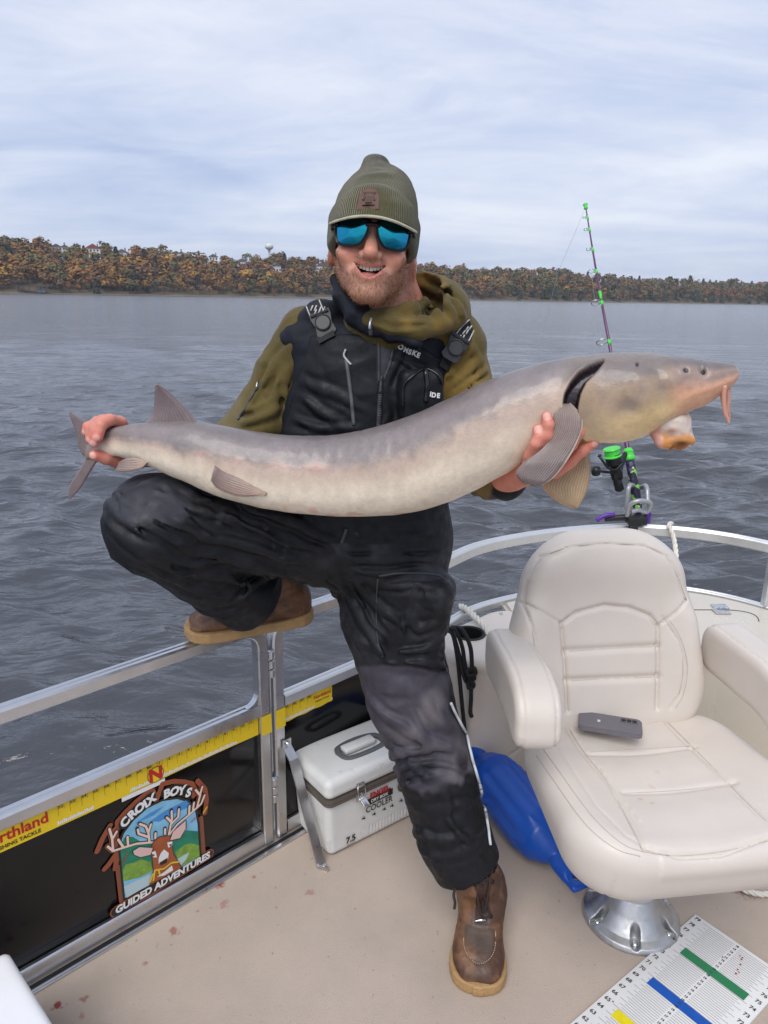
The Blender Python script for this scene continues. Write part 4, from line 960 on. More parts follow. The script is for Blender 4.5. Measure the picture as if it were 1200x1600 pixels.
def seamline(fn, pts, parent, r=.0010, dx=0.0):
    c = catmull(np.array([[a + dx, b, 0] for a, b in pts]), 8 * len(pts))[:, :2]; w = np.array([march(fn, *q) for q in c]); ok = np.concatenate([[True], np.linalg.norm(np.diff(w, axis=0), axis=1) < .05]); 
    if ok.sum() < 5: return
    m = MB(); m.add(*tube(w[ok], r, seg=6)); m.build('seam', M_seam, parent)
for pts in (((888, 1112), (884, 1040), (878, 975), (900, 958), (945, 946), (985, 950), (1018, 963), (1030, 982), (1030, 1040), (1028, 1108)), ((884, 1018), (960, 1013), (1030, 1010)), ((886, 1064), (960, 1060), (1030, 1058)), ((822, 945), (850, 958), (878, 975)), ((1030, 978), (1050, 962), (1073, 938)),
            ((822, 945), (828, 905), (848, 872), (890, 855), (945, 850), (1005, 853), (1040, 870), (1058, 900), (1073, 938)), ((822, 945), (834, 1000), (840, 1080), (842, 1110)), ((1036, 964), (1058, 1000), (1067, 1040), (1062, 1080), (1048, 1106)), ((1042, 962), (1064, 998), (1074, 1040), (1069, 1082), (1056, 1106))): seamline(backrest, pts, bk)
for pts in (((884, 1128), (905, 1165), (950, 1225), (985, 1290), (1005, 1331)), ((1030, 1115), (1075, 1160), (1120, 1205), (1165, 1252), (1198, 1284)), ((922, 1175), (1000, 1171), (1085, 1165)), ((975, 1240), (1060, 1235), (1148, 1226)), ((845, 1165), (870, 1200), (925, 1275), (972, 1318), (1005, 1331)), ((1100, 1110), (1150, 1135), (1196, 1168)), ((1005, 1331), (1060, 1337), (1130, 1330), (1198, 1314)),
            ((838, 1180), (862, 1215), (915, 1288), (962, 1326), (1000, 1338))): seamline(cushion, pts, cu_)
# shell behind the cushion side and pedestal
m = MB(); V, Fs = box((0, 0, 0), (.19, .17, .012), bev=.004); R = np.stack([SR, SF, EZ], 1); m.add(V @ R.T + S(.01, .03, .318), Fs); m.build('swivel_plate', M_alu, seat, True, auto=40)
pc = Zp(985, 1432, 0)
m = MB(); m.add(*lathe([(.036, .09), (.036, .31)], pc, EZ, 28)); m.build('column', M_alu, seat, True, auto=40)
m = MB(); m.add(*lathe([(.050, .086), (.051, .092), (.049, .098), (.038, .10), (.036, .10)], pc, EZ, 36, cap=False)); m.build('collar', mat('clear_collar', (.5, .5, .49, 1), rough=.3), seat, True, auto=40)
M_cast = mat('cast_aluminium', (.52, .53, .54, 1), rough=.5, metal=1.0, var=.14, vscale=30, rvar=.12, bump=.12, bscale=90)
def pedestal(p):
    q = p - pc.astype(np.float32); r = np.hypot(q[:, 0], q[:, 1]); z = q[:, 2]
    prof = np.interp(r, [0, .045, .052, .07, .095, .112, .116, .13], [.088, .088, .082, .052, .022, .013, .004, -.05])
    d = (z - prof) * .75; d = np.maximum(d, -z - .001); d = np.maximum(d, r - .1165)
    for k in range(6):
        a = math.radians(18 + 60 * k); c = np.array([math.cos(a) * .092, math.sin(a) * .092]); bx = q[:, 0] - c[0]; by = q[:, 1] - c[1]
        rad = bx * math.cos(a) + by * math.sin(a); tan = -bx * math.sin(a) + by * math.cos(a)
        sl = np.maximum(np.hypot(np.maximum(np.abs(rad) - .010, 0), tan) - .0105, .008 - z); d = smax(d, -sl, .003)
    return d
V, Fq = sdf_mesh(pedestal, pc - np.array([.125, .125, .01]), pc + np.array([.125, .125, .1]), .0022)
pb = link('base', mesh('base', V, Fq), M_cast, seat)
for k in range(6):
    a = math.radians(18 + 60 * k); c = pc + np.array([math.cos(a) * .094, math.sin(a) * .094, .0085]); m = MB(); m.add(*lathe([(.0068, 0), (.0068, .004), (.005, .006), (.0025, .006), (.0022, .003)], c, EZ, 12)); m.build('bolt', M_steel, pb, True, auto=40)

# ================================================================== PHONE
M_ph = mat('grey_phone_case', (.145, .135, .155, 1), rough=.4, var=.05, vscale=30); M_lens = mat('lens_glass', (.01, .01, .012, 1), rough=.08)
zs = .472
c0, c1, c2_ = Zp(903, 1122, zs), Zp(1009, 1142, zs), Zp(998, 1158, zs)
ctr = (Zp(903, 1122, zs) + Zp(1004, 1152, zs)) / 2 + EZ * .008; ax = Zp(1004, 1142, zs) - Zp(908, 1127, zs); ax /= np.linalg.norm(ax); ax[2] = .0; ay = np.cross(EZ, ax)
ph = empty('phone', ctr - EZ * .006, 'grey phone lying face down on the seat cushion', 'phone')
R = np.stack([ax, ay, EZ], 1)
m = MB(); pr = rrect(.073, .0355, .013, 5); V, Fs = prism(pr, -.0055, .0045); bmx = None
V = V @ R.T + ctr; m.add(V, Fs); V, Fs = prism(rrect(.0715, .034, .012, 5), .0045, .0056); m.add(V @ R.T + ctr, Fs); m.build('case', M_ph, ph, True, auto=35)
m = MB(); V, Fs = prism(rrect(.020, .0075, .006, 5), 0, .0014); m.add(V @ R.T + ctr + ax * .044 + ay * .018 + EZ * .0058, Fs); cb = m.build('camera_bar', M_ph, ph, True, auto=35)
for k in range(3):
    m = MB(); m.add(*lathe([(.0058, 0), (.0058, .0012), (.0048, .0016), (.001, .0012)], ctr + ax * (.031 + .0125 * k) + ay * .018 + EZ * .0072, EZ, 16)); m.build('lens', M_lens, cb, True, auto=40)
m = MB()
for k in range(2):
    V, Fs = prism(rrect(.0035, .0016, .0008, 2), 0, .0003); m.add(V @ R.T + ctr + ax * -.026 + ay * (.002 - .005 * k) + EZ * .0058, Fs)
m.build('logo_mark', M_whp, ph, False)['kind'] = 'stuff'

# ================================================================== COOLER
M_cool = mat('white_cooler_plastic', (.72, .72, .70, 1), rough=.45, var=.05, vscale=12, bump=.15, bscale=300, bdist=.0008, speck=(26, .62, (.42, .40, .36, 1), .35), rvar=.1)
M_gask = mat('grey_gasket', (.115, .095, .078, 1), rough=.5); M_hand = mat('grey_handle', (.11, .115, .125, 1), rough=.45)
CB, CR_ = Zp(515, 1342, 0), Zp(637, 1280, 0); CX = CR_ - CB; CX /= np.linalg.norm(CX); CY = np.array([-CX[1], CX[0], 0])     # CX along the front, CY to the back
CW, CD, CHt = .305, .165, .245
ck = empty('cooler', CB + CX * CW / 2 + CY * CD / 2, 'small white lunch cooler with grey gasket and metal latches on the carpet by the railing', 'cooler')
def CP(x, y, z): return CB + CX * x + CY * y + EZ * z
cc_ = CP(CW / 2, CD / 2, 0).astype(np.float32)
def cool_local(p): q = p - cc_; return np.stack([q @ CX.astype(np.float32), q @ CY.astype(np.float32), q[:, 2]], 1)
def cool_body(p):
    q = cool_local(p); gx = 1 + .09 * np.clip(q[:, 2] / .2, 0, 1); a = q / np.stack([gx, gx, np.ones_like(gx)], 1)
    d = sbox(a - np.array([0, 0, .088], np.float32), (CW / 2, CD / 2, .0875), .018)
    rib = .0022 * np.maximum(np.sin(q[:, 0] * 2 * math.pi / .011), 0) * ((q[:, 0] > -.03) & (q[:, 2] < .045) & (q[:, 2] > .012) & (q[:, 1] < 0))
    return d + rib
def cool_lid(p):
    q = cool_local(p); d = sbox(q - np.array([0, 0, .217], np.float32), (CW / 2 + .016, CD / 2 + .016, .029), .02)
    well = np.maximum(sbox(q - np.array([.0, -.005, .252], np.float32), (.062, .034, .018), .014), 0) * 0 + sbox(q - np.array([.0, -.005, .252], np.float32), (.064, .036, .018), .014)
    return smax(d, -well, .006)
lo = CP(CW / 2, CD / 2, 0) - np.array([.24, .24, .01]); hi = CP(CW / 2, CD / 2, 0) + np.array([.24, .24, .27])
V, Fq = sdf_mesh(cool_body, lo, hi, .0032); link('body', mesh('body', V, Fq), M_cool, ck)
V, Fq = sdf_mesh(cool_lid, lo, hi, .0032); lid = link('lid', mesh('lid', V, Fq), M_cool, ck)
RC = np.stack([CX, CY, EZ], 1)
m = MB(); gp = rrect(CW / 2 + .0155, CD / 2 + .0155, .02, 5)
for z0, z1, g in ((.170, .178, 0), (.1795, .188, .002)):
    V, Fs = prism(gp * (1 + g), z0, z1); m.add(V @ RC.T + CP(CW / 2, CD / 2, 0), Fs)
m.build('gasket', M_gask, ck, True, auto=40)
m = MB(); hl = catmull(np.array([(-.07, .004), (-.055, .024), (0, .032), (.055, .024), (.07, .004), (.06, -.03), (0, -.038), (-.06, -.03), (-.07, .004)]), 40)
m.add(*tube(np.array([CP(CW / 2 + x * 1.0, CD / 2 + y - .004, .2462) for x, y in hl[:-1]]), 1, prof=np.array([(-.008, -.004), (.008, -.004), (.008, .003), (.004, .005), (-.004, .005), (-.008, .003)]), closed=True)); m.build('handle', M_hand, lid, True, auto=40)
m = MB(); V, Fs = box((0, 0, 0), (.052, .017, .008), bev=.006); m.add(V @ RC.T + CP(CW / 2, CD / 2 + .004, .246), Fs); m.build('handle_grip', M_cool, lid, True, auto=50)
for x in (.085, .255):
    lt = MB(); V, Fs = box((0, 0, 0), (.013, .0012, .012), bev=.0006); lt.add(V @ RC.T + CP(x, -.0185, .168), Fs); V, Fs = box((0, 0, 0), (.012, .0012, .008), bev=.0006); lt.add(V @ RC.T + CP(x, -.019, .205), Fs)
    la = lt.build('latch', M_steel, ck, True, auto=40)
    w = MB(); pts = [CP(x + a, -.024 - c, z) for a, c, z in ((-.011, 0, .165), (-.012, .004, .185), (-.011, 0, .207), (.011, 0, .207), (.012, .004, .185), (.011, 0, .165))]
    w.add(*tube(np.array(pts + [pts[0]]), .0017, seg=6)); w.build('latch_wire', M_steel, la)
    w = MB(); V, Fs = box((0, 0, 0), (.009, .0012, .014), bev=.0006); A = np.stack([CX, CY * .5 - EZ * .86, CY * .86 + EZ * .5], 1); w.add(V @ A.T + CP(x + .006, -.031, .160), Fs); w.build('latch_lever', M_steel, la, True)
CN = -CY
def on_front(z): return -.0012 - .165 * .045 * min(z / .2, 1) - .0012
m = MB(); V, Fs = prism(rrect(.052, .0085, .001, 2), 0, .0004)
fx, fz = CX, EZ
def ctext(s, x, z, size, material, name, **kw):
    mb = MB(); text_on(mb, s, CP(x, on_front(z) - .0012, z), CX, EZ, size=size, **kw); return mb.build(name, material, ck, False)
m = MB(); m.add([CP(x, on_front(.135) - .0008, z) for x, z in ((.113, .119), (.205, .119), (.205, .138), (.197, .138), (.197, .143), (.113, .138))], [list(range(6))]); m.build('print_band', M_ink, ck, False)
ctext('ENGEL', .159, .146, .022, M_redp, 'lettering', fat=.0010); ctext('DRY BOX', .159, .1275, .0135, M_whp, 'lettering', fat=.0004); ctext('COOLER', .159, .104, .027, M_ink, 'lettering', fat=.0004, sx=.86)
ctext('7.5', .066, .034, .026, M_ink, 'lettering', fat=.0010); ctext('QUARTS', .066, .019, .007, M_ink, 'lettering')
m = MB(); m.add([CP(.243 + .021 * math.cos(a), on_front(.13) - .0010, .133 + .023 * math.sin(a)) for a in np.linspace(0, 6.28, 32, endpoint=False)], [list(range(32))]); m.build('round_sticker', mat('sticker_brown', (.10, .085, .065, 1), rough=.5), ck, False)
ctext('KEEP ICE', .243, .137, .0088, M_greyp, 'lettering'); ctext('UP TO', .243, .1465, .006, M_greyp, 'lettering'); ctext('2 DAYS', .243, .127, .0088, M_greyp, 'lettering')
for x, z, r in ((.107, .083, 0), (.143, .080, .5), (.178, .080, 0), (.205, .079, 1), (.238, .081, 0)):     # small pictograms
    m = MB(); k = .007; m.add([CP(x + a * k, on_front(z) - .0010, z + b * k) for a, b in ((-1, -.4), (-.2, -.2), (.2, -.7), (1, -.3), (.4, .1), (.3, .9), (-.2, .3), (-.9, .2))], [list(range(8))]); m.build('pictogram', M_ink, ck, False)

# ================================================================== FENDER with its black rope
M_fend = mat('blue_fender_vinyl', (.004, .075, .42, 1), rough=.36, var=.12, vscale=8, rvar=.08, bump=.1, bscale=80)
f0, f1 = Zp(737, 1168, .14), Zp(893, 1366, .055); fa = f1 - f0; fl = np.linalg.norm(fa); fa /= fl
fd = empty('boat_fender', (f0 + f1) / 2 * np.array([1, 1, 0]), 'blue ribbed vinyl boat fender lying on the carpet left of the seat', 'fender')
def fend(p):
    a, b, d = [np.asarray(x, np.float32) for x in frame(fa)]; q = p - f0.astype(np.float32); t = q @ d; x, y = q @ a, q @ b; r = np.hypot(x, y); th = np.arctan2(y, x)
    R_ = np.interp(t, [-.01, .03, .055, .075, .11, .15, fl - .15, fl - .11, fl - .075, fl - .055, fl + .02], [.013, .017, .026, .046, .068, .076, .076, .068, .044, .026, .020])
    rib = .0025 * np.cos(th * 12) * smoothstep(.12, .16, t) * smoothstep(fl - .12, fl - .16, t)
    d1 = smax((r - R_ - rib) * .82, np.maximum(-.0 - t, t - fl), .01)
    tab = sbox(np.stack([x, y, t - fl + .0], 1), (.030, .009, .045), .008); d1 = smin(d1, tab, .02)
    tab0 = sbox(np.stack([x, y, t - .01], 1), (.020, .010, .035), .008); d1 = smin(d1, tab0, .02)
    hole = np.maximum(np.hypot(x, t - fl - .015) - .009, np.abs(y) - .03); d1 = smax(d1, -hole, .003)
    hole = np.maximum(np.hypot(x, t + .006) - .008, np.abs(y) - .03); return smax(d1, -hole, .003)
V, Fq = sdf_mesh(fend, np.minimum(f0, f1) - .12, np.maximum(f0, f1) + .12, .0042); link('body', mesh('body', V, Fq), M_fend, fd)
M_cord = mat('black_cord', (.010, .010, .012, 1), rough=.75, bump=.6, bscale=500, bdist=.002)
rr = empty('fender_rope', P(725, 1100, 2.0), 'black knotted rope hanging from the railing down to the blue fender', 'rope')
def cord(name, pts, r=.0062, n=50): m = MB(); m.add(*tube(np.array(pts), r, seg=8, n=n)); return m.build(name, M_cord, rr)
cord('line', [P(700, 985, 1.990), P(708, 993, 1.968), P(715, 1030, 1.952), P(720, 1080, 1.946), P(724, 1120, 1.952), P(729, 1164, 1.963), P(733, 1176, 1.968)])
cord('loop', [P(702, 982, 1.996), P(712, 985, 1.963), P(722, 1010, 1.946), P(727, 1040, 1.935), P(736, 1068, 1.930), P(737, 1055, 1.924), P(737, 1030, 1.924), P(734, 1008, 1.930), P(722, 984, 1.958), P(706, 980, 1.996)], .0062, 70)
cord('loop', [P(703, 984, 1.990), P(711, 1000, 1.958), P(719, 1030, 1.941), P(726, 1060, 1.935), P(734, 1071, 1.930)], .0062)
cord('knot', [P(733, 1046, 1.927), P(741, 1044, 1.919), P(743, 1052, 1.919), P(735, 1056, 1.916), P(730, 1050, 1.922), P(738, 1045, 1.927), P(741, 1060, 1.924), P(733, 1062, 1.919)], .0062, 50)
cord('knot', [P(730, 1068, 1.927), P(738, 1066, 1.919), P(740, 1072, 1.924), P(733, 1075, 1.919), P(731, 1068, 1.924)], .006, 40)
cord('tail', [P(736, 1066, 1.924), P(736, 1090, 1.924), P(735, 1112, 1.924), P(737, 1120, 1.924)])

# ================================================================== MEASURING BOARD
M_board = mat('white_board', (.78, .78, .77, 1), rough=.4, var=.03, vscale=10); M_line = mat('board_line', (.05, .05, .055, 1), rough=.5)
b0, b1 = Zp(1087, 1428, .008), Zp(890, 1600, .008); BX = b1 - b0; BX /= np.linalg.norm(BX); BY = np.array([-BX[1], BX[0], 0.])
if BY[0] < 0: BY = -BY
B79 = b0 + BX * .014                                       # the 79 inch line
bw = .225
mbd = empty('measuring_board', b0, 'white fish measuring board with green, blue and yellow bars on the carpet', 'measuring board')
R = np.stack([BX, BY, EZ], 1)
def BP(u, v, h=.0): return b0 + BX * u + BY * v + EZ * h
V, Fs = box((0, 0, 0), (.56, bw / 2, .0038), bev=.0012); m = MB()
if np.linalg.det(R) < 0: Fs = [f[::-1] for f in Fs]
m.add(V @ R.T + BP(.56, bw / 2, -.004), Fs); m.build('board', M_board, mbd, True, auto=40)
m = MB()
def bquad(mb, u0, u1, v0, v1, h): mb.add([BP(u0, v0, h), BP(u0, v1, h), BP(u1, v1, h), BP(u1, v0, h)][::-1], [[0, 1, 2, 3]])
IN = .0254
for k in range(0, 43 * 4):
    u = .012 + k * IN / 4
    if k % 4 == 0: v0 = .026
    elif k % 2 == 0: v0 = .034
    else: v0 = .042
    for a, b in ((v0, .104), (.118, bw - v0)): bquad(m, u - .00035, u + .00035, a, b, .0004)
m.build('scale_lines', M_line, mbd, False)['kind'] = 'stuff'
for n0, colr, nm in ((74.6, (.012, .19, .07, 1), 'green_bar'), (69.45, (.004, .085, .42, 1), 'blue_bar'), (64.4, (.78, .66, .01, 1), 'yellow_bar'), (59.4, (.5, .02, .02, 1), 'red_bar')):
    u = .012 + (79 - n0) * IN; m = MB(); M_ = mat(nm, colr, rough=.45, var=.1, vscale=40)
    bquad(m, u - .0125, u + .0125, .040, bw - .034, .0009); m.build(nm, M_, mbd, False)
m = MB(); m2 = MB()
tx = -BX; ty = np.cross(EZ, tx)
for n in range(38, 80):
    u = .012 + (79 - n) * IN
    text_on(m, str(n), BP(u, .012, .0005), BY, -BX * 1.0 if False else -BX, size=.0135, fat=.0003)
    text_on(m, str(n), BP(u, bw - .013, .0005), BY, -BX, size=.0135, fat=.0003)
    for q in range(2): text_on(m2, str((n * 2 + q) % 10 + 10), BP(u + q * IN / 2, .111, .0013), BY, -BX, size=.0075, fat=.0003)
m.build('numbers', M_ink, mbd, False)['kind'] = 'stuff'; m2.build('small_numbers', M_ink, mbd, False)['kind'] = 'stuff'
m = MB(); r_ = np.random.default_rng(2); M_blood = mat('dried_blood', (.30, .02, .015, 1), rough=.4)
for (x, y) in ((1156, 1493), (1159, 1499), (1157, 1507), (1153, 1515), (1150, 1521), (1155, 1519), (1129, 1495), (958, 1565), (1160, 1496), (1090, 1508)):
    c = Zp(x, y, .0098); k = 9; m.add([c + (.0025 * r_.uniform(.4, 1.2)) * (BX * math.cos(a) + BY * math.sin(a)) for a in np.linspace(0, 6.28, k, endpoint=False)], [list(range(k))])
m.build('blood_specks', M_blood, mbd, False)['kind'] = 'stuff'

# ================================================================== WHITE BOX at bottom left
M_wh = mat('white_gelcoat', (.80, .80, .82, 1), rough=.3, var=.03, vscale=6, coat=.3)
wb = empty('storage_box', Zp(20, 1590, .0), 'glossy white moulded box at the bottom left corner beside the black panel', 'box')
w0 = Zp(74, 1600, .22); w1 = Zp(0, 1478, .22); wd = w1 - w0; wd /= np.linalg.norm(wd); wl = np.array([-wd[1], wd[0], 0.])
if wl[0] > 0: wl = -wl
def wbox(p):
    q = p - w0.astype(np.float32); a = np.stack([q @ wl.astype(np.float32) - .2, q @ wd.astype(np.float32) + .22, q[:, 2] + .11], 1); d = sbox(a, (.2, .42, .11), .022)
    return d
def wlid(p):
    q = p - w0.astype(np.float32); a = np.stack([q @ wl.astype(np.float32) - .2, q @ wd.astype(np.float32) + .22, q[:, 2] + .012], 1); return sbox(a, (.208, .428, .016), .012)
lo = w0 - np.array([.75, .75, .24]); hi = w0 + np.array([.45, .6, .03])
for f_, nm in ((wbox, 'tub'), (wlid, 'lid')):
    V, Fq = sdf_mesh(f_, lo, hi, .007); link(nm, mesh(nm, V, Fq), M_wh, wb)

# ================================================================== FISHING ROD, REEL AND HOLDER
M_purple = mat('purple_blank', (.10, .018, .085, 1), rough=.25, coat=.4); M_green = mat('neon_green', (.07, .62, .06, 1), rough=.4); M_gun = mat('black_reel', (.014, .014, .016, 1), rough=.35, metal=.3)
def camo():
    m = mat('camo_grip', (.03, .01, .06, 1), rough=.6); nt = m.node_tree; N = nt.nodes; L = nt.links; b = N['Principled BSDF']; tc = N.new('ShaderNodeTexCoord')
    v = N.new('ShaderNodeTexVoronoi'); v.inputs['Scale'].default_value = 75; L.new(tc.outputs['Object'], v.inputs['Vector']); s = N.new('ShaderNodeSeparateColor'); L.new(v.outputs['Color'], s.inputs[0])
    r = N.new('ShaderNodeValToRGB'); r.color_ramp.interpolation = 'CONSTANT'; e = r.color_ramp.elements; e[0].color = (.015, .012, .04, 1); e[1].position = .42; e[1].color = (.22, .55, .05, 1)
    for p_, c_ in ((.66, (.10, .10, .12, 1)), (.78, (.05, .02, .14, 1)), (.9, (.45, .62, .30, 1))): q = e.new(p_); q.color = c_
    L.new(s.outputs[0], r.inputs[0]); L.new(r.outputs[0], b.inputs['Base Color']); return m
M_camo = camo()
rb = [P(1003, 832, 2.60), P(993, 770, 2.62), P(984, 720, 2.65), P(977, 680, 2.69), P(954, 547, 2.86), P(937, 455, 3.02), P(926, 390, 3.16), P(915, 322, 3.34)]
rod = empty('fishing_rod', rb[0], 'purple and green fishing rod standing in a holder on the bow rail', 'fishing rod')
m = MB(); m.add(*tube(np.array(rb[:3]), [.0165, .0165, .0155], seg=14, n=20)); m.build('grip', M_camo, rod)
m = MB(); cgr = catmull(np.array(rb[2:5]), 40)[:14]; m.add(*tube(cgr, np.interp(np.arange(14), [0, 1, 4, 5, 9, 10, 13], [.017, .021, .021, .018, .018, .020, .013]), seg=16)); m.build('reel_seat', M_green, rod, True, auto=50)
m = MB(); m.add(*tube(np.array(rb[2:]), [.0105, .0085, .0062, .0046, .0036, .0024], seg=10, n=60)); m.build('blank', M_purple, rod)
bl = catmull(np.array(rb[2:]), 200)
def at_y(py):
    best = min(range(200), key=lambda i: abs(800 - F_PX * ((bl[i] - EYE) @ UP) / ((bl[i] - EYE) @ FW) - py)); return bl[best], (bl[min(best + 1, 199)] - bl[max(best - 1, 0)])
for py, rg in ((534, .020), (474, .016), (425, .011), (390, .008), (360, .0065), (340, .005)):
    p, t = at_y(py); t = t / np.linalg.norm(t); side = -RT * .9 + FW * -.2; side -= t * (side @ t); side /= np.linalg.norm(side)
    m = MB(); c = p + side * (rg + .010); a, b, d = frame(side * .2 + t); 
    m.add(*tube(np.array([c + rg * (side * math.cos(q) + np.cross(t, side) * math.sin(q)) for q in np.linspace(0, 6.283, 20, endpoint=False)]), max(.0013, rg * .1), seg=6, closed=True))
    for sg in (1, -1): m.add(*tube(np.array([p + t * .02 * sg, c - side * rg * .8]), .0012, seg=5))
    m.build('line_guide', M_steel, rod)
    m = MB(); m.add(*lathe([(.0038 + rg * .16, -.010), (.0046 + rg * .16, 0), (.0038 + rg * .16, .010)], p, t, 10)); m.build('wrapping', M_green, rod)
p, t = at_y(462); m = MB(); m.add(*lathe([(.0056, -.02), (.0062, 0), (.0056, .02)], p, t, 10)); m.build('wrapping', M_green, rod)
m = MB(); m.add(*lathe([(.003, -.02), (.009, -.012), (.005, 0), (.010, .008), (.003, .016)], rb[-1], rb[-1] - rb[-2], 10)); m.build('tip_top', M_green, rod)
M_mono = mat('fishing_line', (.30, .31, .33, 1), rough=.4)
m = MB(); m.add(*tube(np.array([P(915, 323, 3.33), P(900, 360, 3.3), P(885, 395, 3.3), P(868, 440, 3.3), P(840, 560, 3.3), P(815, 640, 3.35), np.array([.72, 3.75, .2]), np.array([.68, 3.95, -.5])]), .0007, seg=4, n=40)); m.build('line', M_mono, rod)
m = MB(); m.add(*tube(np.array([P(938, 700, 2.6), at_y(534)[0] - RT * .03, at_y(474)[0] - RT * .026, at_y(425)[0] - RT * .02]), .0006, seg=4)); m.build('line', M_mono, rod)
# reel hangs on the left of the rod
ra = np.array(P(985, 700, 2.66)); rc = P(958, 728, 2.60)
reel = MB(); reel.add(*tube(np.array([P(979, 705, 2.66), P(972, 722, 2.63), P(966, 738, 2.60)]), [.009, .010, .013], seg=10, n=14)); reel.add(*lathe([(.005, -.035), (.018, -.03), (.022, 0), (.020, .025), (.012, .04)], P(963, 738, 2.60), P(967, 762, 2.62) - P(961, 725, 2.59), 16))
ro = reel.build('reel', M_gun, rod)
sd_ = P(956, 700, 2.60) - P(962, 735, 2.60)
m = MB(); m.add(*lathe([(.010, -.02), (.028, -.016), (.029, .016), (.026, .018), (.026, .022)], P(959, 719, 2.59), sd_, 22)); m.build('rotor', M_gun, ro, True, auto=45)
m = MB(); m.add(*lathe([(.029, .018), (.031, .022), (.026, .026), (.026, .044), (.031, .048), (.028, .052), (.006, .053)], P(959, 722, 2.59), sd_, 24)); m.build('spool', M_green, ro, True, auto=40)
m = MB(); m.add(*tube(np.array([P(962, 738, 2.59), P(950, 738, 2.57), P(937, 736, 2.55)]), .0048, seg=8, n=12)); m.add(*lathe([(.004, -.014), (.016, -.011), (.019, 0), (.016, .011), (.004, .014)], P(931, 736, 2.54), (1, .1, 0), 14)); m.build('crank', M_gun, ro)
m = MB(); m.add(*tube(np.array([P(936, 712, 2.55), P(943, 722, 2.54), P(950, 731, 2.555), P(962, 734, 2.56), P(974, 722, 2.57)]), .0042, seg=7, n=20)); m.add(*lathe([(.003, -.007), (.007, 0), (.003, .007)], P(937, 712, 2.55), (1, .3, .5), 10)); m.build('bail', M_gun, ro)
m = MB(); m.add(*lathe([(.010, -.002), (.016, .02), (.016, .05), (.01, .055)], P(963, 745, 2.60), P(968, 765, 2.60) - P(962, 742, 2.60), 14)); m.build('drag_knob', M_gun, ro, True, auto=45)
# holder
M_purp = mat('purple_plastic', (.09, .02, .30, 1), rough=.35); M_cgrey = mat('grey_cast', (.40, .41, .42, 1), rough=.45, metal=.6)
hold = empty('rod_holder', P(1000, 815, 2.58), 'grey wire rod holder clamped to the bow rail with a purple lever', 'rod holder')
def wire(name, pts, r=.0085, n=40, material=M_cgrey, closed=False): m = MB(); m.add(*tube(np.array(pts), r, seg=10, n=n)); return m.build(name, material, hold)
wire('cradle', [P(979, 796, 2.55), P(981, 770, 2.55), P(983, 760, 2.56), P(987, 758, 2.60), P(1000, 762, 2.68), P(1008, 759, 2.62), P(1011, 766, 2.58), P(1012, 782, 2.56), P(1016, 792, 2.54)], .0085, 60)
wire('cradle', [P(980, 806, 2.55), P(984, 790, 2.53), P(996, 783, 2.52), P(1012, 784, 2.53), P(1017, 790, 2.54), P(1010, 800, 2.55), P(998, 797, 2.55), P(986, 800, 2.55)], .0085, 60)
m = MB(); m.add(*box(P(994, 812, 2.565), (.035, .022, .014), bev=.004)); m.add(*box(P(989, 828, 2.565), (.012, .020, .035), bev=.003)); m.build('clamp', M_dark, hold, True, auto=40)
m = MB(); m.add(*tube(np.array([P(985, 808, 2.57), P(965, 809, 2.58), P(945, 812, 2.59)]), [.013, .011, .007], seg=10, n=14)); m.build('arm', M_dark, hold)
wire('lever', [P(960, 804, 2.58), P(948, 805, 2.58), P(938, 809, 2.58), P(932, 814, 2.58)], .008, 20, M_purp); m = MB(); m.add(*box(P(1011, 808, 2.58), (.010, .014, .022), bev=.004)); m.build('lever', M_purp, hold, True, auto=40)
# ================================================================== STURGEON
FT = np.array([(136, 694, 718), (150, 686, 716), (165, 672, 712), (185, 666, 713), (205, 663, 718), (230, 660, 726), (260, 658, 738), (300, 658, 755), (350, 667, 776), (400, 676, 790), (450, 681, 799), (500, 682, 804), (550, 676, 806), (600, 664, 805), (650, 647, 799), (700, 624, 785), (750, 600, 763), (800, 580, 736), (850, 566, 706), (880, 560, 692), (910, 556, 690), (940, 553, 692), (975, 551, 691), (1005, 551, 683), (1030, 553, 668), (1055, 556, 652), (1080, 559, 641), (1100, 562, 633), (1120, 564, 620), (1135, 566, 609), (1146, 569, 598), (1152, 574, 590), (1154, 580, 584)], float)
_fx = np.linspace(100, 1200, 600); _fy = np.interp(_fx, [130, 300, 500, 700, 850, 1000, 1160], [1.43, 1.385, 1.355, 1.325, 1.29, 1.25, 1.21]); _fy = np.convolve(np.pad(_fy, 60, mode='reflect', reflect_type='odd'), np.hanning(121) / np.hanning(121).sum(), 'valid')
def fY(x): return np.interp(x, _fx, _fy)
def sm_interp(x, xs, ys):
    c = catmull(np.stack([xs, ys, ys * 0], 1), 900); return np.interp(x, c[:, 0], c[:, 1])
_xs = np.concatenate([np.linspace(136, 860, 420), np.linspace(861, 1149, 300), np.linspace(1149.6, 1154, 9)])
_top = sm_interp(_xs, FT[:, 0], FT[:, 1]); _bot = sm_interp(_xs, FT[:, 0], FT[:, 2])
NS = 132; th = np.arange(NS) * 2 * math.pi / NS
ctr_ = np.array([(P(x, (a + b) / 2, float(fY(x)))) for x, a, b in zip(_xs, _top, _bot)])
tp_ = np.array([P(x, a, float(fY(x))) for x, a in zip(_xs, _top)]); hv = tp_ - ctr_
ax_ = np.gradient(ctr_, axis=0); ax_ /= np.linalg.norm(ax_, axis=1)[:, None]
hh = np.linalg.norm(hv, axis=1); hu = hv / hh[:, None]
sd = np.cross(ax_, hu); sd /= np.linalg.norm(sd, axis=1)[:, None]
sd[sd[:, 1] > 0] *= -1                                  # towards the camera
wr = np.interp(_xs, [136, 160, 220, 320, 600, 880, 980, 1060, 1110, 1154], [.35, .62, .85, .92, .98, .98, 1.0, 1.05, 1.25, 1.3])
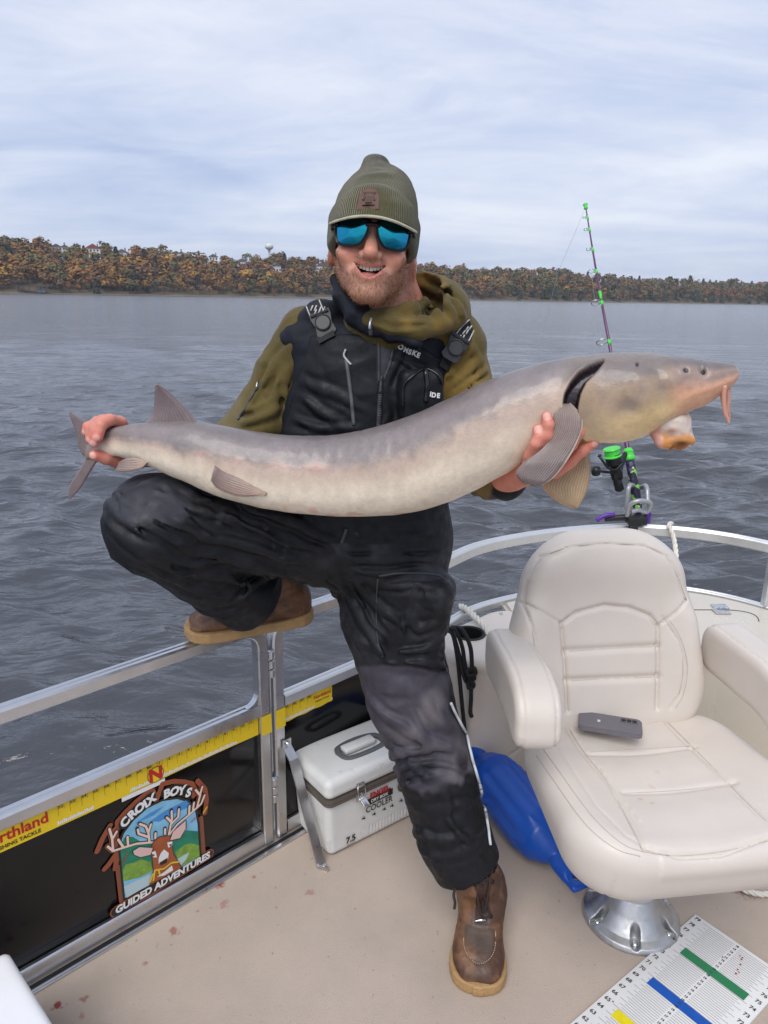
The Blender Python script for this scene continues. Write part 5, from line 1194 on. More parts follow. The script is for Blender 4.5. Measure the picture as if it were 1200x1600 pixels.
wr = np.interp(_xs, np.linspace(136, 1154, 500), np.convolve(np.pad(np.interp(np.linspace(136, 1154, 500), _xs, wr), 12, mode='edge'), np.hanning(25) / np.hanning(25).sum(), 'valid')); ct, st_ = np.cos(th), np.sin(th); pw = lambda c, e: np.sign(c) * np.abs(c) ** e
U = pw(ct, .9)[None, :] * (hh * wr)[:, None]; W = pw(st_, .93)[None, :] * hh[:, None]
X = np.repeat(_xs[:, None], NS, 1); Vf = np.repeat(st_[None, :], len(_xs), 0); YP = ((_top + _bot) / 2)[:, None] - Vf * ((_bot - _top) / 2)[:, None]; SIDE = np.abs(ct)[None, :].repeat(len(_xs), 0)
pos = ctr_[:, None, :] + sd[:, None, :] * U[..., None] + hu[:, None, :] * W[..., None]
nrm = sd[:, None, :] * (ct[None, :] / wr[:, None])[..., None] + hu[:, None, :] * st_[None, :, None]; nrm /= np.linalg.norm(nrm, axis=2)[..., None]
XY = np.stack([X.ravel(), YP.ravel()], 1).astype(np.float32)
def inpoly(q, poly):
    x, y = q[:, 0], q[:, 1]; c = np.zeros(len(q), bool); p = np.array(poly, float); j = len(p) - 1
    for i in range(len(p)):
        m = ((p[i, 1] > y) != (p[j, 1] > y)) & (x < (p[j, 0] - p[i, 0]) * (y - p[i, 1]) / (p[j, 1] - p[i, 1] + 1e-12) + p[i, 0]); c ^= m; j = i
    return c
def sdpoly(q, poly): d = poly2(q, list(poly) + [poly[0]]); return np.where(inpoly(q, poly), -d, d)
slit_l = [(940, 560), (922, 567), (905, 578), (893, 592), (884, 608), (881, 622), (886, 634), (896, 642), (904, 650)]
oper = [(944, 563), (930, 578), (916, 592), (908, 608), (904, 626), (903, 642), (906, 662), (914, 680), (924, 692)]
slit = slit_l + oper[::-1][2:]
ds = sdpoly(XY, slit); do = poly2(XY, oper); dright = XY[:, 0] - np.interp(XY[:, 1], [p[1] for p in oper], [p[0] for p in oper])
side = smoothstep(.25, .5, SIDE.ravel())
px2m = .00108
rec = smoothstep(2.5, -5, ds) * side
disp = -.016 * rec
disp += .0055 * np.exp(-np.clip(dright, 0, 200) / 26) * (dright > -.5) * side * (XY[:, 1] > 560) * smoothstep(1.1, -.5, ds * 0 + (dright < -.5))
disp += .003 * np.exp(-(np.clip(ds, 0, 99) / 8) ** 2) * (dright < 0) * (1 - rec) * side
def bump(x, y, sx, sy, a, rot=0.0):
    c, s = math.cos(rot), math.sin(rot); dx, dy = XY[:, 0] - x, XY[:, 1] - y; return a * np.exp(-((dx * c + dy * s) / sx) ** 2 - ((-dx * s + dy * c) / sy) ** 2) * side
disp += bump(978, 626, 14, 10, -.0045, .5) + bump(945, 640, 20, 22, .003) + bump(985, 590, 25, 18, .003) + bump(1028, 600, 10, 26, -.004, -.3) + bump(1050, 588, 16, 12, .003) + bump(1046, 640, 30, 12, .003) + bump(960, 672, 40, 10, .002)
disp += bump(1067, 575, 9, 7, .0035) - bump(1067, 575, 5, 4, .003) * 1.6 + bump(1093, 575, 4.5, 6.5, -.006, -.5) + bump(1100, 570, 4, 5, .002) + bump(993, 565, 3, 4, -.004)
disp += bump(1110, 598, 40, 5, .0015, -.3)
# keeled back, row of low scutes and skin folds over the bend
n3 = pos.reshape(-1, 3).astype(np.float32)
bline = np.interp(X.ravel(), [136, 200, 300, 400, 550, 700, 850, 900, 1000, 1154], [.30, .28, .22, .40, .34, .42, .46, .5, .4, .2])      # height of the grey / cream boundary on the flank
disp += .0003 * np.exp(-((Vf.ravel() - bline) / .06) ** 2) * (1 + np.sin(X.ravel() * .30 + 3 * vnoise(n3, 9, 4))) * (X.ravel() < 860)
disp += .0007 * np.exp(-((Vf.ravel() - .80) / .16) ** 2) * np.sin(X.ravel() * .34 + 2.0 * Vf.ravel()) * smoothstep(400, 480, X.ravel()) * smoothstep(700, 600, X.ravel())
disp += .0011 * vnoise(n3, 40, 2) + .0005 * vnoise(n3, 110, 3) * smoothstep(900, 960, X.ravel())
pos2 = pos.reshape(-1, 3) + nrm.reshape(-1, 3) * disp[:, None]
# colours
def cs(r, g, b): return c3(r, g, b) * .98
x = X.ravel(); v = Vf.ravel(); nz1 = vnoise(n3 * np.array([1, 1, 1]), 28, 11); nz2 = vnoise(n3, 75, 12); nz3 = vnoise(n3, 170, 13); nz4 = vnoise(n3, 12, 14)
b_ = bline + .09 * nz1 + .08 * nz2 + .05 * nz4
back = cs(136, 126, 124) * (1 + .10 * nz1 + .07 * nz2 + .05 * nz3)[:, None]; top_dark = smoothstep(.75, 1.0, v)
back = back * (1 - .22 * top_dark)[:, None]
flank = lerp(cs(192, 170, 154) * np.ones((len(x), 1)), cs(240, 226, 204) * np.ones((len(x), 1)), smoothstep(.30, -.35, v + .12 * nz4 + .05 * nz2))
flank = flank * (1 + .05 * nz2 + .05 * nz3 + .055 * vnoise(n3 * np.float32([1, 1, .22]), 95, 15) + .05 * nz1)[:, None]
col = lerp(flank, back, smoothstep(-.22, .20, v - b_))
pk = np.exp(-((v - b_ + .06) / .07) ** 2) * smoothstep(-.1, .6, nz1 + .5 * nz2) * smoothstep(660, 600, x); col = lerp(col, cs(186, 142, 130) * np.ones((len(x), 1)), pk * .55)
pk2 = smoothstep(.30, .75, nz1 + .5 * nz2) * smoothstep(-.45, -.8, v) * smoothstep(280, 330, x) * smoothstep(780, 700, x); col = lerp(col, cs(216, 150, 132) * np.ones((len(x), 1)), pk2 * .6)
hd = smoothstep(868, 905, x)
hb = lerp(cs(232, 206, 160) * np.ones((len(x), 1)), cs(178, 152, 124) * np.ones((len(x), 1)), smoothstep(-.55, -.05, v + .14 * nz1)); hb = lerp(hb, cs(128, 116, 108) * np.ones((len(x), 1)), smoothstep(.30, .72, v + .16 * nz1))
sn = smoothstep(1028, 1060, x); snc = lerp(cs(222, 170, 140) * np.ones((len(x), 1)), cs(150, 128, 118) * np.ones((len(x), 1)), smoothstep(-.15, .35, v + .1 * nz1)); snc = lerp(snc, cs(112, 104, 102) * np.ones((len(x), 1)), smoothstep(.55, .85, v + .1 * nz1)); hb = lerp(hb, snc, sn)
hb = lerp(hb, cs(228, 198, 140) * np.ones((len(x), 1)), np.exp(-((x - 1010) / 45) ** 2 - ((v + .45) / .35) ** 2) * .7)
for gx, gy, sx, sy, a in ((978, 620, 24, 15, .95), (958, 588, 34, 13, .6), (1030, 588, 13, 24, .75), (922, 640, 20, 30, .5), (990, 570, 44, 10, .7), (1000, 600, 16, 12, .5), (940, 606, 12, 18, .45)): hb = lerp(hb, cs(122, 112, 110) * np.ones((len(x), 1)), np.exp(-((XY[:, 0] - gx) / sx) ** 2 - ((XY[:, 1] - gy) / sy) ** 2) * a * np.clip(.8 + .55 * nz1 + .35 * nz2, 0, 1))
hb = hb * (1 + .06 * nz2 + .05 * nz3)[:, None]
col = lerp(col, hb, hd)
col = lerp(col, cs(38, 26, 34) * np.ones((len(x), 1)) * (1 + .5 * np.sign(np.sin(XY[:, 1] * 1.5 + XY[:, 0] * .5)))[:, None], smoothstep(1.5, -1.0, ds) * side)
for ex, ey, r1 in ((1067, 575, 5.5), (1094, 576, 4.6), (993, 565, 3.2)): col = lerp(col, cs(30, 26, 28) * np.ones((len(x), 1)), smoothstep(r1, r1 * .55, np.hypot(XY[:, 0] - ex, (XY[:, 1] - ey) * (1.2 if ex == 1067 else .8))) * side * .95)
col = lerp(col, cs(205, 165, 150) * np.ones((len(x), 1)), smoothstep(1144, 1154, x) * .6); col = lerp(col, cs(140, 126, 122) * np.ones((len(x), 1)), smoothstep(172, 142, x))
n = len(_xs); i, j = np.meshgrid(np.arange(n - 1), np.arange(NS), indexing='ij'); i = i.ravel(); j = j.ravel()
Fq = np.stack([i * NS + j, (i + 1) * NS + j, (i + 1) * NS + (j + 1) % NS, i * NS + (j + 1) % NS], 1)
Vall = np.concatenate([pos2, [ctr_[0]], [ctr_[-1] + ax_[-1] * .002]]); call = np.concatenate([np.clip(col, .005, 1), [col[0]], [col[-1]]])
me = mesh('sturgeon', Vall, Fq, col=call); bm = bmesh.new(); bm.from_mesh(me); bm.verts.ensure_lookup_table()
for base, tipv in ((0, len(Vall) - 2), ((n - 1) * NS, len(Vall) - 1)):
    for j in range(NS):
        f = bm.faces.new((bm.verts[base + j], bm.verts[base + (j + 1) % NS], bm.verts[tipv])); f.smooth = True
bmesh.ops.recalc_face_normals(bm, faces=bm.faces); bm.to_mesh(me); bm.free()
M_fish = mat('sturgeon_skin', attr=True, rough=.42, var=.07, vscale=120, rvar=.1, bump=.35, bscale=260, bdist=.002, bump2=.35, b2scale=70, b2dist=.0012, sss=.08, coat=.25)
fish = link('sturgeon', me, M_fish); tag(fish, 'large grey and cream lake sturgeon held across the lap of the person', 'fish')
M_fin = mat('fin_skin', attr=True, rough=.38, var=.10, vscale=60, bump=.2, bscale=200, sss=.15, coat=.1)
def fin(name, A, B, Ya, Yb, thick=.0035, rays=0, c0=(128, 116, 116), c1=(110, 98, 98), edge=None, bulge=0.0, nu=46, nv=40, ramp=.0009):
    """membrane between two outline curves A (leading) and B (trailing), both from base to tip"""
    a = catmull(np.array([[*p, 0] for p in A]), nu)[:, :2]; b = catmull(np.array([[*p, 0] for p in B]), nu)[:, :2]; G_ = []
    ya = np.interp(np.linspace(0, 1, nu), np.linspace(0, 1, len(Ya)), Ya); yb = np.interp(np.linspace(0, 1, nu), np.linspace(0, 1, len(Yb)), Yb)
    for k in range(nu):
        s = np.linspace(0, 1, nv)
        for q in s:
            xy = a[k] * (1 - q) + b[k] * q; G_.append(P(xy[0], xy[1], float(ya[k] * (1 - q) + yb[k] * q - bulge * math.sin(math.pi * q) * (.4 + .6 * k / nu))))
    G_ = np.array(G_).reshape(nu, nv, 3); du = np.gradient(G_, axis=0); dv = np.gradient(G_, axis=1); N_ = np.cross(du, dv); N_ /= np.linalg.norm(N_, axis=2)[..., None] + 1e-9
    if N_[nu // 2, nv // 2, 1] > 0: N_ = -N_
    s = np.linspace(0, 1, nv)[None, :]; u = np.linspace(0, 1, nu)[:, None]; edgef = np.minimum(np.minimum(s, 1 - s) * 7, (1 - u) * 9); edgef = np.clip(edgef, .18, 1) * np.clip(1.5 - u, .4, 1.2)
    ray_ = (ramp * np.sin(s * rays * math.pi * 2 + 1.5 * u) * np.clip(edgef, 0, 1)) if rays else 0 * s * u
    t = thick / 2 * edgef
    Fv = G_ + N_ * (t + ray_)[..., None]; Bv = G_ - N_ * t[..., None]
    V = np.concatenate([Fv.reshape(-1, 3), Bv.reshape(-1, 3)]); off = nu * nv; Fs = []
    ii, jj = np.meshgrid(np.arange(nu - 1), np.arange(nv - 1), indexing='ij'); q = (ii * nv + jj).ravel()
    f1 = np.stack([q, q + 1, q + nv + 1, q + nv], 1); f2 = f1[:, ::-1] + off
    rim = [k * nv for k in range(nu)] + [(nu - 1) * nv + k for k in range(1, nv)] + [k * nv + nv - 1 for k in range(nu - 2, -1, -1)] + [k for k in range(nv - 2, 0, -1)]
    r = np.array(rim); r2 = np.roll(r, -1); f3 = np.stack([r, r2, r2 + off, r + off], 1)
    nn = vnoise(V.astype(np.float32), 60, 21); un = np.concatenate([np.broadcast_to(u, (nu, nv)).ravel()] * 2); sn_ = np.concatenate([np.broadcast_to(s, (nu, nv)).ravel()] * 2)
    col = lerp(cs(*c0) * np.ones((len(V), 1)), cs(*c1) * np.ones((len(V), 1)), np.clip(un + .15 * nn, 0, 1)) * (1 + .10 * nn)[:, None]
    if rays: col = col * (1 + .13 * np.sin(sn_ * rays * math.pi * 2 + 1.5 * un))[:, None]
    if edge is not None: col = lerp(col, cs(*edge) * np.ones((len(V), 1)), np.maximum(smoothstep(.93, .99, sn_), smoothstep(.95, 1, un)) * .8)
    me = mesh(name, V, np.concatenate([f1, f2, f3]), col=np.clip(col, .005, 1)); bm = bmesh.new(); bm.from_mesh(me); bmesh.ops.recalc_face_normals(bm, faces=bm.faces); bm.to_mesh(me); bm.free()
    return link(name, me, M_fin, fish)
fin('dorsal_fin', [(312, 664), (287, 634), (263, 611), (246, 601)], [(216, 666), (236, 652), (241, 634), (242, 602)], [1.385, 1.385], [1.40, 1.40], .007, 14, (132, 120, 120), (112, 98, 100), ramp=.0005)
fin('caudal_fin', [(172, 678), (146, 684), (132, 660), (110, 643)], [(150, 722), (127, 708), (118, 674), (107, 646)], [1.43, 1.43], [1.43, 1.43], .006, 7, (138, 124, 120), (112, 100, 104), ramp=.0004)['label'] = 'upper lobe of the tail fin'
fin('caudal_fin', [(134, 690), (130, 724), (109, 758), (107, 779)], [(172, 704), (150, 724), (128, 760), (109, 781)], [1.43, 1.42], [1.43, 1.42], .006, 8, (138, 124, 120), (112, 100, 104), ramp=.0004)['label'] = 'lower lobe of the tail fin'
fin('pelvic_fin', [(418, 770), (382, 749), (352, 738), (334, 726)], [(416, 773), (374, 776), (342, 765), (329, 751)], [1.306, 1.310, 1.308], [1.304, 1.304, 1.304], .006, 9, (176, 150, 134), (120, 104, 100), (205, 180, 160), .004, ramp=.0004)
fin('anal_fin', [(232, 722), (214, 716), (198, 716), (186, 722)], [(222, 732), (205, 737), (190, 738), (180, 736)], [1.37, 1.375], [1.365, 1.37], .006, 8, (176, 152, 138), (126, 112, 108), ramp=.0004)
fin('pectoral_fin', [(882, 634), (866, 646), (860, 672), (846, 702), (820, 722), (807, 738), (812, 749), (824, 756)], [(888, 634), (906, 646), (910, 664), (902, 690), (888, 716), (868, 743), (848, 757), (830, 760)], [1.222, 1.212, 1.205, 1.19, 1.19, 1.195], [1.222, 1.208, 1.195, 1.175, 1.17, 1.18], .010, 17, (150, 132, 124), (118, 108, 108), (206, 190, 172), .010, 60, 90, .0009)['label'] = 'grey near side pectoral fin with pale edge'
fin('pectoral_fin', [(893, 690), (882, 718), (862, 742), (848, 760), (868, 782), (896, 795)], [(922, 690), (921, 712), (923, 735), (919, 762), (910, 782), (902, 794)], [1.30, 1.29], [1.28, 1.27], .008, 16, (196, 172, 138), (190, 164, 130), (150, 136, 118), .006, 60, 90, .0006)['label'] = 'pale far side pectoral fin hanging below the belly'
# protruding mouth and barbels
mp_ = [P(1030, 640, 1.245), P(1048, 662, 1.235), P(1057, 683, 1.228)]
def mouth(p):
    d = rcone(p, mp_[0], mp_[1], .034, .031); d = smin(d, rcone(p, mp_[1], mp_[2], .029, .025), .012)
    d = smin(d, rcone(p, P(1022, 660, 1.235), P(1034, 690, 1.22), .016, .009), .012)
    d = smin(d, rcone(p, P(1036, 692, 1.212), P(1076, 690, 1.212), .008, .008), .012)
    d = smin(d, ell(p, P(1052, 668, 1.215), (.024, .012, .010)), .008)
    hole = ell(p, P(1061, 700, 1.215), (.017, .02, .012)); d = smax(d, -hole, .004)
    return d + .0018 * vnoise(p, 60, 31) + .0008 * vnoise(p, 150, 32)
lo = P(1035, 668, 1.235) - .085; hi = P(1035, 668, 1.235) + .085
V, Fq = sdf_mesh(mouth, lo, hi, .0022); vz = (V - EYE) @ UP / ((V - EYE) @ FW); py = 800 - F_PX * vz; pxx = 600 + F_PX * ((V - EYE) @ RT) / ((V - EYE) @ FW); nn = vnoise(V, 50, 33)
cm = lerp(cs(226, 196, 166) * np.ones((len(V), 1)), cs(224, 208, 196) * np.ones((len(V), 1)), smoothstep(640, 655, py + 8 * nn)); cm = lerp(cm, cs(206, 140, 74) * np.ones((len(V), 1)), smoothstep(668, 684, py + 8 * nn) * smoothstep(1022, 1040, pxx)); cm = lerp(cm, cs(212, 150, 136) * np.ones((len(V), 1)), smoothstep(1040, 1026, pxx) * smoothstep(660, 675, py) * .8); cm = lerp(cm, cs(88, 52, 34) * np.ones((len(V), 1)), np.exp(-((pxx - 1064) / 13) ** 2 - ((py - 692) / 3.5) ** 2)); cm = lerp(cm, cs(150, 88, 50) * np.ones((len(V), 1)), np.exp(-((pxx - 1050) / 9) ** 2 - ((py - 673) / 4) ** 2) * .8)
link('mouth', mesh('mouth', V, Fq, col=cm), M_fin, fish)
M_barb = mat('barbel_skin', (.62, .33, .25, 1), rough=.35, sss=.2)
for pts in ([(1132, 602), (1131, 625), (1133, 645), (1137, 655), (1139, 662)], [(1136, 602), (1138, 622), (1136, 640), (1135, 652)], [(1128, 606), (1129, 622), (1132, 640), (1133, 648)], [(1138, 602), (1138, 620), (1138, 640), (1140, 655)]):
    k = len(fish.children); m = MB(); m.add(*tube(np.array([P(a, b, 1.19 + .012 * (k % 4)) for a, b in pts]), np.linspace(.0042, .0022, len(pts)), seg=8, n=24)); m.build('barbel', M_barb, fish)
# ================================================================== PERSON
def pxof(V): d = V - EYE; k = d @ FW; return 600 + F_PX * (d @ RT) / k, 800 - F_PX * (d @ UP) / k
f32 = lambda a: np.asarray(a, np.float32)
def surfs(fn, pts, y0=1.0, y1=2.2):
    """march photo rays onto a garment, all points together"""
    pts = np.asarray(pts, float); D = np.array([ray(a, b) for a, b in pts[:, :2]]); t = y0 / D[:, 1]; live = np.ones(len(pts), bool)
    for _ in range(70):
        k = np.where(live)[0]
        if not len(k): break
        s_ = fn(f32(EYE + D[k] * t[k][:, None])).astype(float); stop = s_ < .0006
        t[k] = np.where(stop, t[k], t[k] + np.maximum(s_ * .7, .0006)); live[k] = ~stop & (t[k] * D[k][:, 1] < y1)
    return EYE + D * t[:, None]
def surf(fn, px, py): return surfs(fn, [(px, py)])[0]
def grads(fn, W, e=.004):
    W = np.asarray(W, float); q = np.concatenate([W + np.eye(3)[k] * e for k in range(3)] + [W - np.eye(3)[k] * e for k in range(3)]); v = fn(f32(q)).reshape(6, -1); g = (v[:3] - v[3:]).T.astype(float); return g / (np.linalg.norm(g, axis=1)[:, None] + 1e-9)
def grad(fn, p, e=.004):
    q = f32(np.array([p + np.eye(3)[k] * e for k in range(3)] + [p - np.eye(3)[k] * e for k in range(3)])); v = fn(q); g = np.array([v[k] - v[k + 3] for k in range(3)]); return g / (np.linalg.norm(g) + 1e-9)
def on(fn, pts, lift=.001):
    w = surfs(fn, pts); return w + grads(fn, w) * lift
def seam(name, fn, pts, r, material, parent, n=40, lift=.0005): 
    c = on(fn, catmull(np.array([[*p, 0] for p in pts]), max(8, n // 3))[:, :2], lift); m = MB(); m.add(*tube(c, r, seg=6, n=n)); return m.build(name, material, parent)
def project(fn, lines):
    out = []
    for pts, wd, hh in lines:
        c = catmull(np.array([[*q, 0] for q in pts]), max(4, 3 * len(pts) - 2))[:, :2]; out.append((c, wd, hh))
    n = [len(o_[0]) for o_ in out]; w = np.split(surfs(fn, np.concatenate([o_[0] for o_ in out])), np.cumsum(n)[:-1])
    return [(a, o_[1], o_[2]) for a, o_ in zip(w, out)]
_z = lambda py, Y=1.6: float(P(600, py, Y)[2])
# ---- skin: head frame (x to photo right, y away, z up), eyes at z = 0
HC = f32(P(583, 376, 1.515)); _hr = math.radians(-4.5); _hp = math.radians(4)
HX = f32([math.cos(_hr), 0, math.sin(_hr)]); HZ0 = np.array([-math.sin(_hr), 0, math.cos(_hr)]); HY0 = np.array([0, 1.0, 0])
HY = f32(math.cos(_hp) * HY0 - math.sin(_hp) * HZ0); HZ = f32(math.cos(_hp) * HZ0 + math.sin(_hp) * HY0)
HM = np.stack([HX, HY, HZ], 1)
def H(x, y, z): return np.asarray(HC + HX * x + HY * y + HZ * z, float)
def hl(p): return (p - HC) @ HM
def zup(x): return -.0575 + 8.5 * x * x
def zlo(x): return -.0755 + 28 * x * x
def head(p):
    q = hl(p); ax = np.abs(q[:, 0]); s = np.stack([ax, q[:, 1], q[:, 2]], 1)
    d = ell(q, (0, .016, .028), (.074, .092, .080))
    d = smin(d, ell(q, (0, -.028, -.036), (.060, .058, .070)), .03)
    d = smin(d, rcone(s, (.045, .008, -.052), (.014, -.068, -.100), .021, .017), .03)
    d = smin(d, ell(q, (0, -.070, -.100), (.025, .022, .019)), .02)
    d = smin(d, ell(s, (.041, -.066, -.036), (.024, .021, .018)), .018)
    d = smin(d, ell(q, (0, -.072, .020), (.050, .020, .014)), .02)
    d = smin(d, ell(q, (0, -.072, -.066), (.036, .022, .026)), .02)
    nose = smin(rcone(q, (0, -.086, .004), (0, -.108, -.033), .0085, .0128), rcone(s, (0, -.098, -.037), (.0145, -.093, -.038), .009, .0082), .008)
    d = smin(d, nose, .012)
    d = d + creases(q, [((.018, -.095, -.035), (.036, -.082, -.060), .0045, .0040), ((-.018, -.095, -.035), (-.036, -.082, -.060), .0045, .0040)], .0)
    m = np.maximum(np.maximum(q[:, 2] - zup(q[:, 0]), zlo(q[:, 0]) - q[:, 2]) * .8, q[:, 1] + .055)
    d = smax(d, -m, .003)
    lipu = poly2(np.stack([q[:, 0], q[:, 2]], 1), [(x, zup(x) + .002) for x in np.linspace(-.028, .028, 9)]); lipl = poly2(np.stack([q[:, 0], q[:, 2]], 1), [(x, zlo(x) - .004) for x in np.linspace(-.024, .024, 9)])
    d = d - (.0010 * np.exp(-(lipu / .0035) ** 2) + .0018 * np.exp(-(lipl / .005) ** 2)) * (q[:, 1] < -.05)
    ear = smax(ell(s, (.079, .024, -.022), (.011, .022, .032)), -ell(s, (.088, .020, -.020), (.006, .013, .022)), .006)
    return smin(d, ear, .01)
NB = P(603, 486, 1.575)
def finger(p, pts, r0, r1): return chain(p, [P(*q) for q in pts], np.linspace(r0, r1, len(pts)), .004)
handL_f = [([(200, 676, 1.475), (188, 660, 1.445), (172, 656, 1.415), (158, 664, 1.392), (153, 682, 1.383)], .0125, .0098), ([(196, 682, 1.475), (180, 660, 1.445), (160, 657, 1.415), (149, 670, 1.392), (147, 691, 1.385)], .0125, .0095),
           ([(192, 688, 1.475), (172, 663, 1.452), (152, 659, 1.425), (141, 668, 1.402), (141, 686, 1.394)], .012, .0090), ([(190, 694, 1.475), (165, 668, 1.46), (147, 662, 1.44), (137, 666, 1.42), (134, 675, 1.408)], .0105, .0080)]
thumbL = ([(206, 716, 1.465), (186, 722, 1.435), (166, 716, 1.41), (148, 711, 1.395)], .0155, .0105)
handR_f = [([(838, 728, 1.250), (846, 705, 1.222), (855, 680, 1.204), (857, 664, 1.203), (854, 651, 1.208)], .0115, .0088), ([(822, 736, 1.252), (829, 712, 1.222), (838, 693, 1.206), (842, 682, 1.206), (840, 671, 1.211)], .0112, .0085),
           ([(858, 730, 1.250), (876, 716, 1.228), (893, 694, 1.214), (904, 676, 1.214), (908, 664, 1.222)], .0115, .0088), ([(868, 738, 1.262), (890, 722, 1.246), (910, 704, 1.236), (928, 692, 1.232)], .0118, .0085)]
thumbR = ([(812, 740, 1.295), (822, 722, 1.325), (836, 702, 1.37)], .015, .011)
def hands(p):
    def L(q):
        d = smin(rcone(q, P(203, 684, 1.475), P(190, 680, 1.465), .026, .022), rcone(q, P(204, 706, 1.47), P(250, 700, 1.49), .022, .026), .02)
        for f in handL_f: d = smin(d, finger(q, *f), .006)
        return smin(d, finger(q, *thumbL), .012)
    def Rr(q):
        d = smin(rcone(q, P(832, 734, 1.262), P(852, 732, 1.258), .019, .017), rcone(q, P(826, 736, 1.275), P(790, 748, 1.33), .024, .028), .025)
        for f in handR_f: d = smin(d, finger(q, *f), .006)
        return smin(d, finger(q, *thumbR), .012)
    return np.minimum(bounded(p, P(190, 690, 1.44), .14, L), bounded(p, P(850, 705, 1.26), .16, Rr))
def body(p):
    d = bounded(p, HC, .21, head)
    d = smin(d, rcone(p, H(-.004, .030, -.065), NB, .047, .054), .03)
    d = smin(d, rcone(p, NB, P(588, 640, 1.60), .075, .10), .05)
    d = smin(d, rcone(p, P(588, 640, 1.60), P(590, 830, 1.60), .10, .105), .05)
    for ch_, rd in (([P(490, 545, 1.62), P(412, 652, 1.61), P(330, 710, 1.55), P(204, 700, 1.48)], [.045, .034, .028, .024]), ([P(715, 550, 1.60), P(738, 708, 1.56), P(800, 746, 1.325)], [.045, .036, .027])): d = smin(d, chain(p, [P(590, 540, 1.61)] + ch_, [.06] + rd, .01), .02)
    for ch_, rd in (([P(545, 835, 1.59), P(245, 818, 1.41), P(372, 915, 1.56)], [.075, .055, .04]), ([P(625, 850, 1.60), P(645, 1095, 1.53), P(718, 1310, 1.46)], [.075, .055, .04])): d = smin(d, chain(p, ch_, rd, .01), .02)
    return np.minimum(d, hands(p))
lo = np.minimum.reduce([P(130, 560, 1.40), P(200, 1420, 1.3), [-.7, 1.10, .05]]); hi = np.array([.42, 1.76, 1.78])
V, Fq = sdf_mesh(body, lo, hi, .0031)
q = hl(V); X_, Y_ = pxof(V); nn = vnoise(V, 60, 41); n2 = vnoise(V, 160, 42); n4 = vnoise(V, 400, 43); one = np.ones((len(V), 1))
skin = c3(228, 172, 146) * one; near = np.linalg.norm(V - HC, axis=1) < .17
col = skin * (1 + .05 * nn + .03 * n2)[:, None]
red = np.exp(-((np.abs(q[:, 0]) - .042) / .024) ** 2 - ((q[:, 2] + .035) / .024) ** 2) + np.exp(-(q[:, 0] / .016) ** 2 - ((q[:, 2] + .03) / .018) ** 2) * .9 + smoothstep(-.11, -.13, q[:, 2]) * .7 + (np.abs(q[:, 0]) > .072)
col = lerp(col, c3(218, 124, 104) * one, np.clip(red, 0, 1) * .5 * near)
beard = smoothstep(-.050, -.068, q[:, 2] + .012 * nn + .10 * (q[:, 1] + .06) * 0) * smoothstep(.035, .005, q[:, 1]) + smoothstep(.050, .066, np.abs(q[:, 0])) * smoothstep(-.012, -.05, q[:, 2]) * smoothstep(.03, .0, q[:, 1])
must = np.exp(-((q[:, 2] + .0475 - 5 * q[:, 0] ** 2) / .0065) ** 2) * smoothstep(.034, .022, np.abs(q[:, 0]))
cheek = np.exp(-((np.abs(q[:, 0]) - .036) / .016) ** 2 - ((q[:, 2] + .058) / .014) ** 2)
bw = np.clip((beard * (1 - .75 * cheek) + must * .8), 0, 1) * near * smoothstep(-.128, -.112, q[:, 2] - .25 * (q[:, 1] + .02)) * (1 - .35 * np.exp(-(q[:, 0] / .02) ** 2 - ((q[:, 2] + .096) / .008) ** 2))
col = lerp(col, c3(120, 84, 60) * one * (1 + .28 * n2 + .25 * n4)[:, None], bw * .56)
lipd = np.minimum(poly2(np.stack([q[:, 0], q[:, 2]], 1), [(x, zup(x) + .002) for x in np.linspace(-.027, .027, 9)]) * 1.4, poly2(np.stack([q[:, 0], q[:, 2]], 1), [(x, zlo(x) - .004) for x in np.linspace(-.023, .023, 9)]))
col = lerp(col, c3(204, 118, 110) * one, smoothstep(.0042, .0018, lipd) * (q[:, 1] < -.06) * near * .85)
inm = (q[:, 2] < zup(q[:, 0]) + .001) & (q[:, 2] > zlo(q[:, 0]) - .001) & (q[:, 1] > -.083) & (q[:, 1] < -.04) & (np.abs(q[:, 0]) < .03)
col = np.where((inm & near)[:, None], c3(86, 36, 34), col)
hairm = near & (q[:, 2] > .012) & (q[:, 1] < -.03) & (vnoise(V * f32([1, 1, .25]), 90, 44) + .6 * np.sign(-.004 - q[:, 0]) > .1); col = np.where(hairm[:, None], c3(46, 32, 24), col)
hand = (np.linalg.norm(V - f32(P(190, 690, 1.44)), axis=1) < .16) | (np.linalg.norm(V - f32(P(850, 705, 1.26)), axis=1) < .17)
col = np.where(hand[:, None], c3(214, 138, 118) * (1 + .09 * nn + .05 * n2)[:, None], col)
for fs, th_ in ((handL_f, thumbL), (handR_f, thumbR)):
    for f in fs + [th_]:
        t = f32(P(*f[0][-1])); k = f32(P(*f[0][-2])); dt = np.linalg.norm(V - t, axis=1); col = np.where((dt < .014)[:, None], col * .5 + c3(206, 104, 92) * .5, col)
        nd = (t - k) / np.linalg.norm(t - k); c = t + nd * .002 + f32([0, -.0085, .0]); dn = np.linalg.norm(V - c, axis=1); col = lerp(col, c3(226, 168, 154) * one, smoothstep(.0085, .0065, dn) * hand)
        kk = f32(P(*f[0][-2])); col = lerp(col, c3(178, 96, 84) * one, np.exp(-(np.linalg.norm(V - kk, axis=1) / .007) ** 2) * .35 * hand)
M_skin = mat('skin', attr=True, rough=.46, var=.05, vscale=160, bump=.18, bscale=380, bdist=.0012, sss=.12, spec=.45)
person = link('person', mesh('person', V, Fq, col=np.clip(col, .003, 1)), M_skin)
tag(person, 'smiling bearded person in black bibs holding the large sturgeon, one boot on the railing', 'person')
bodyV = V; beardW = bw
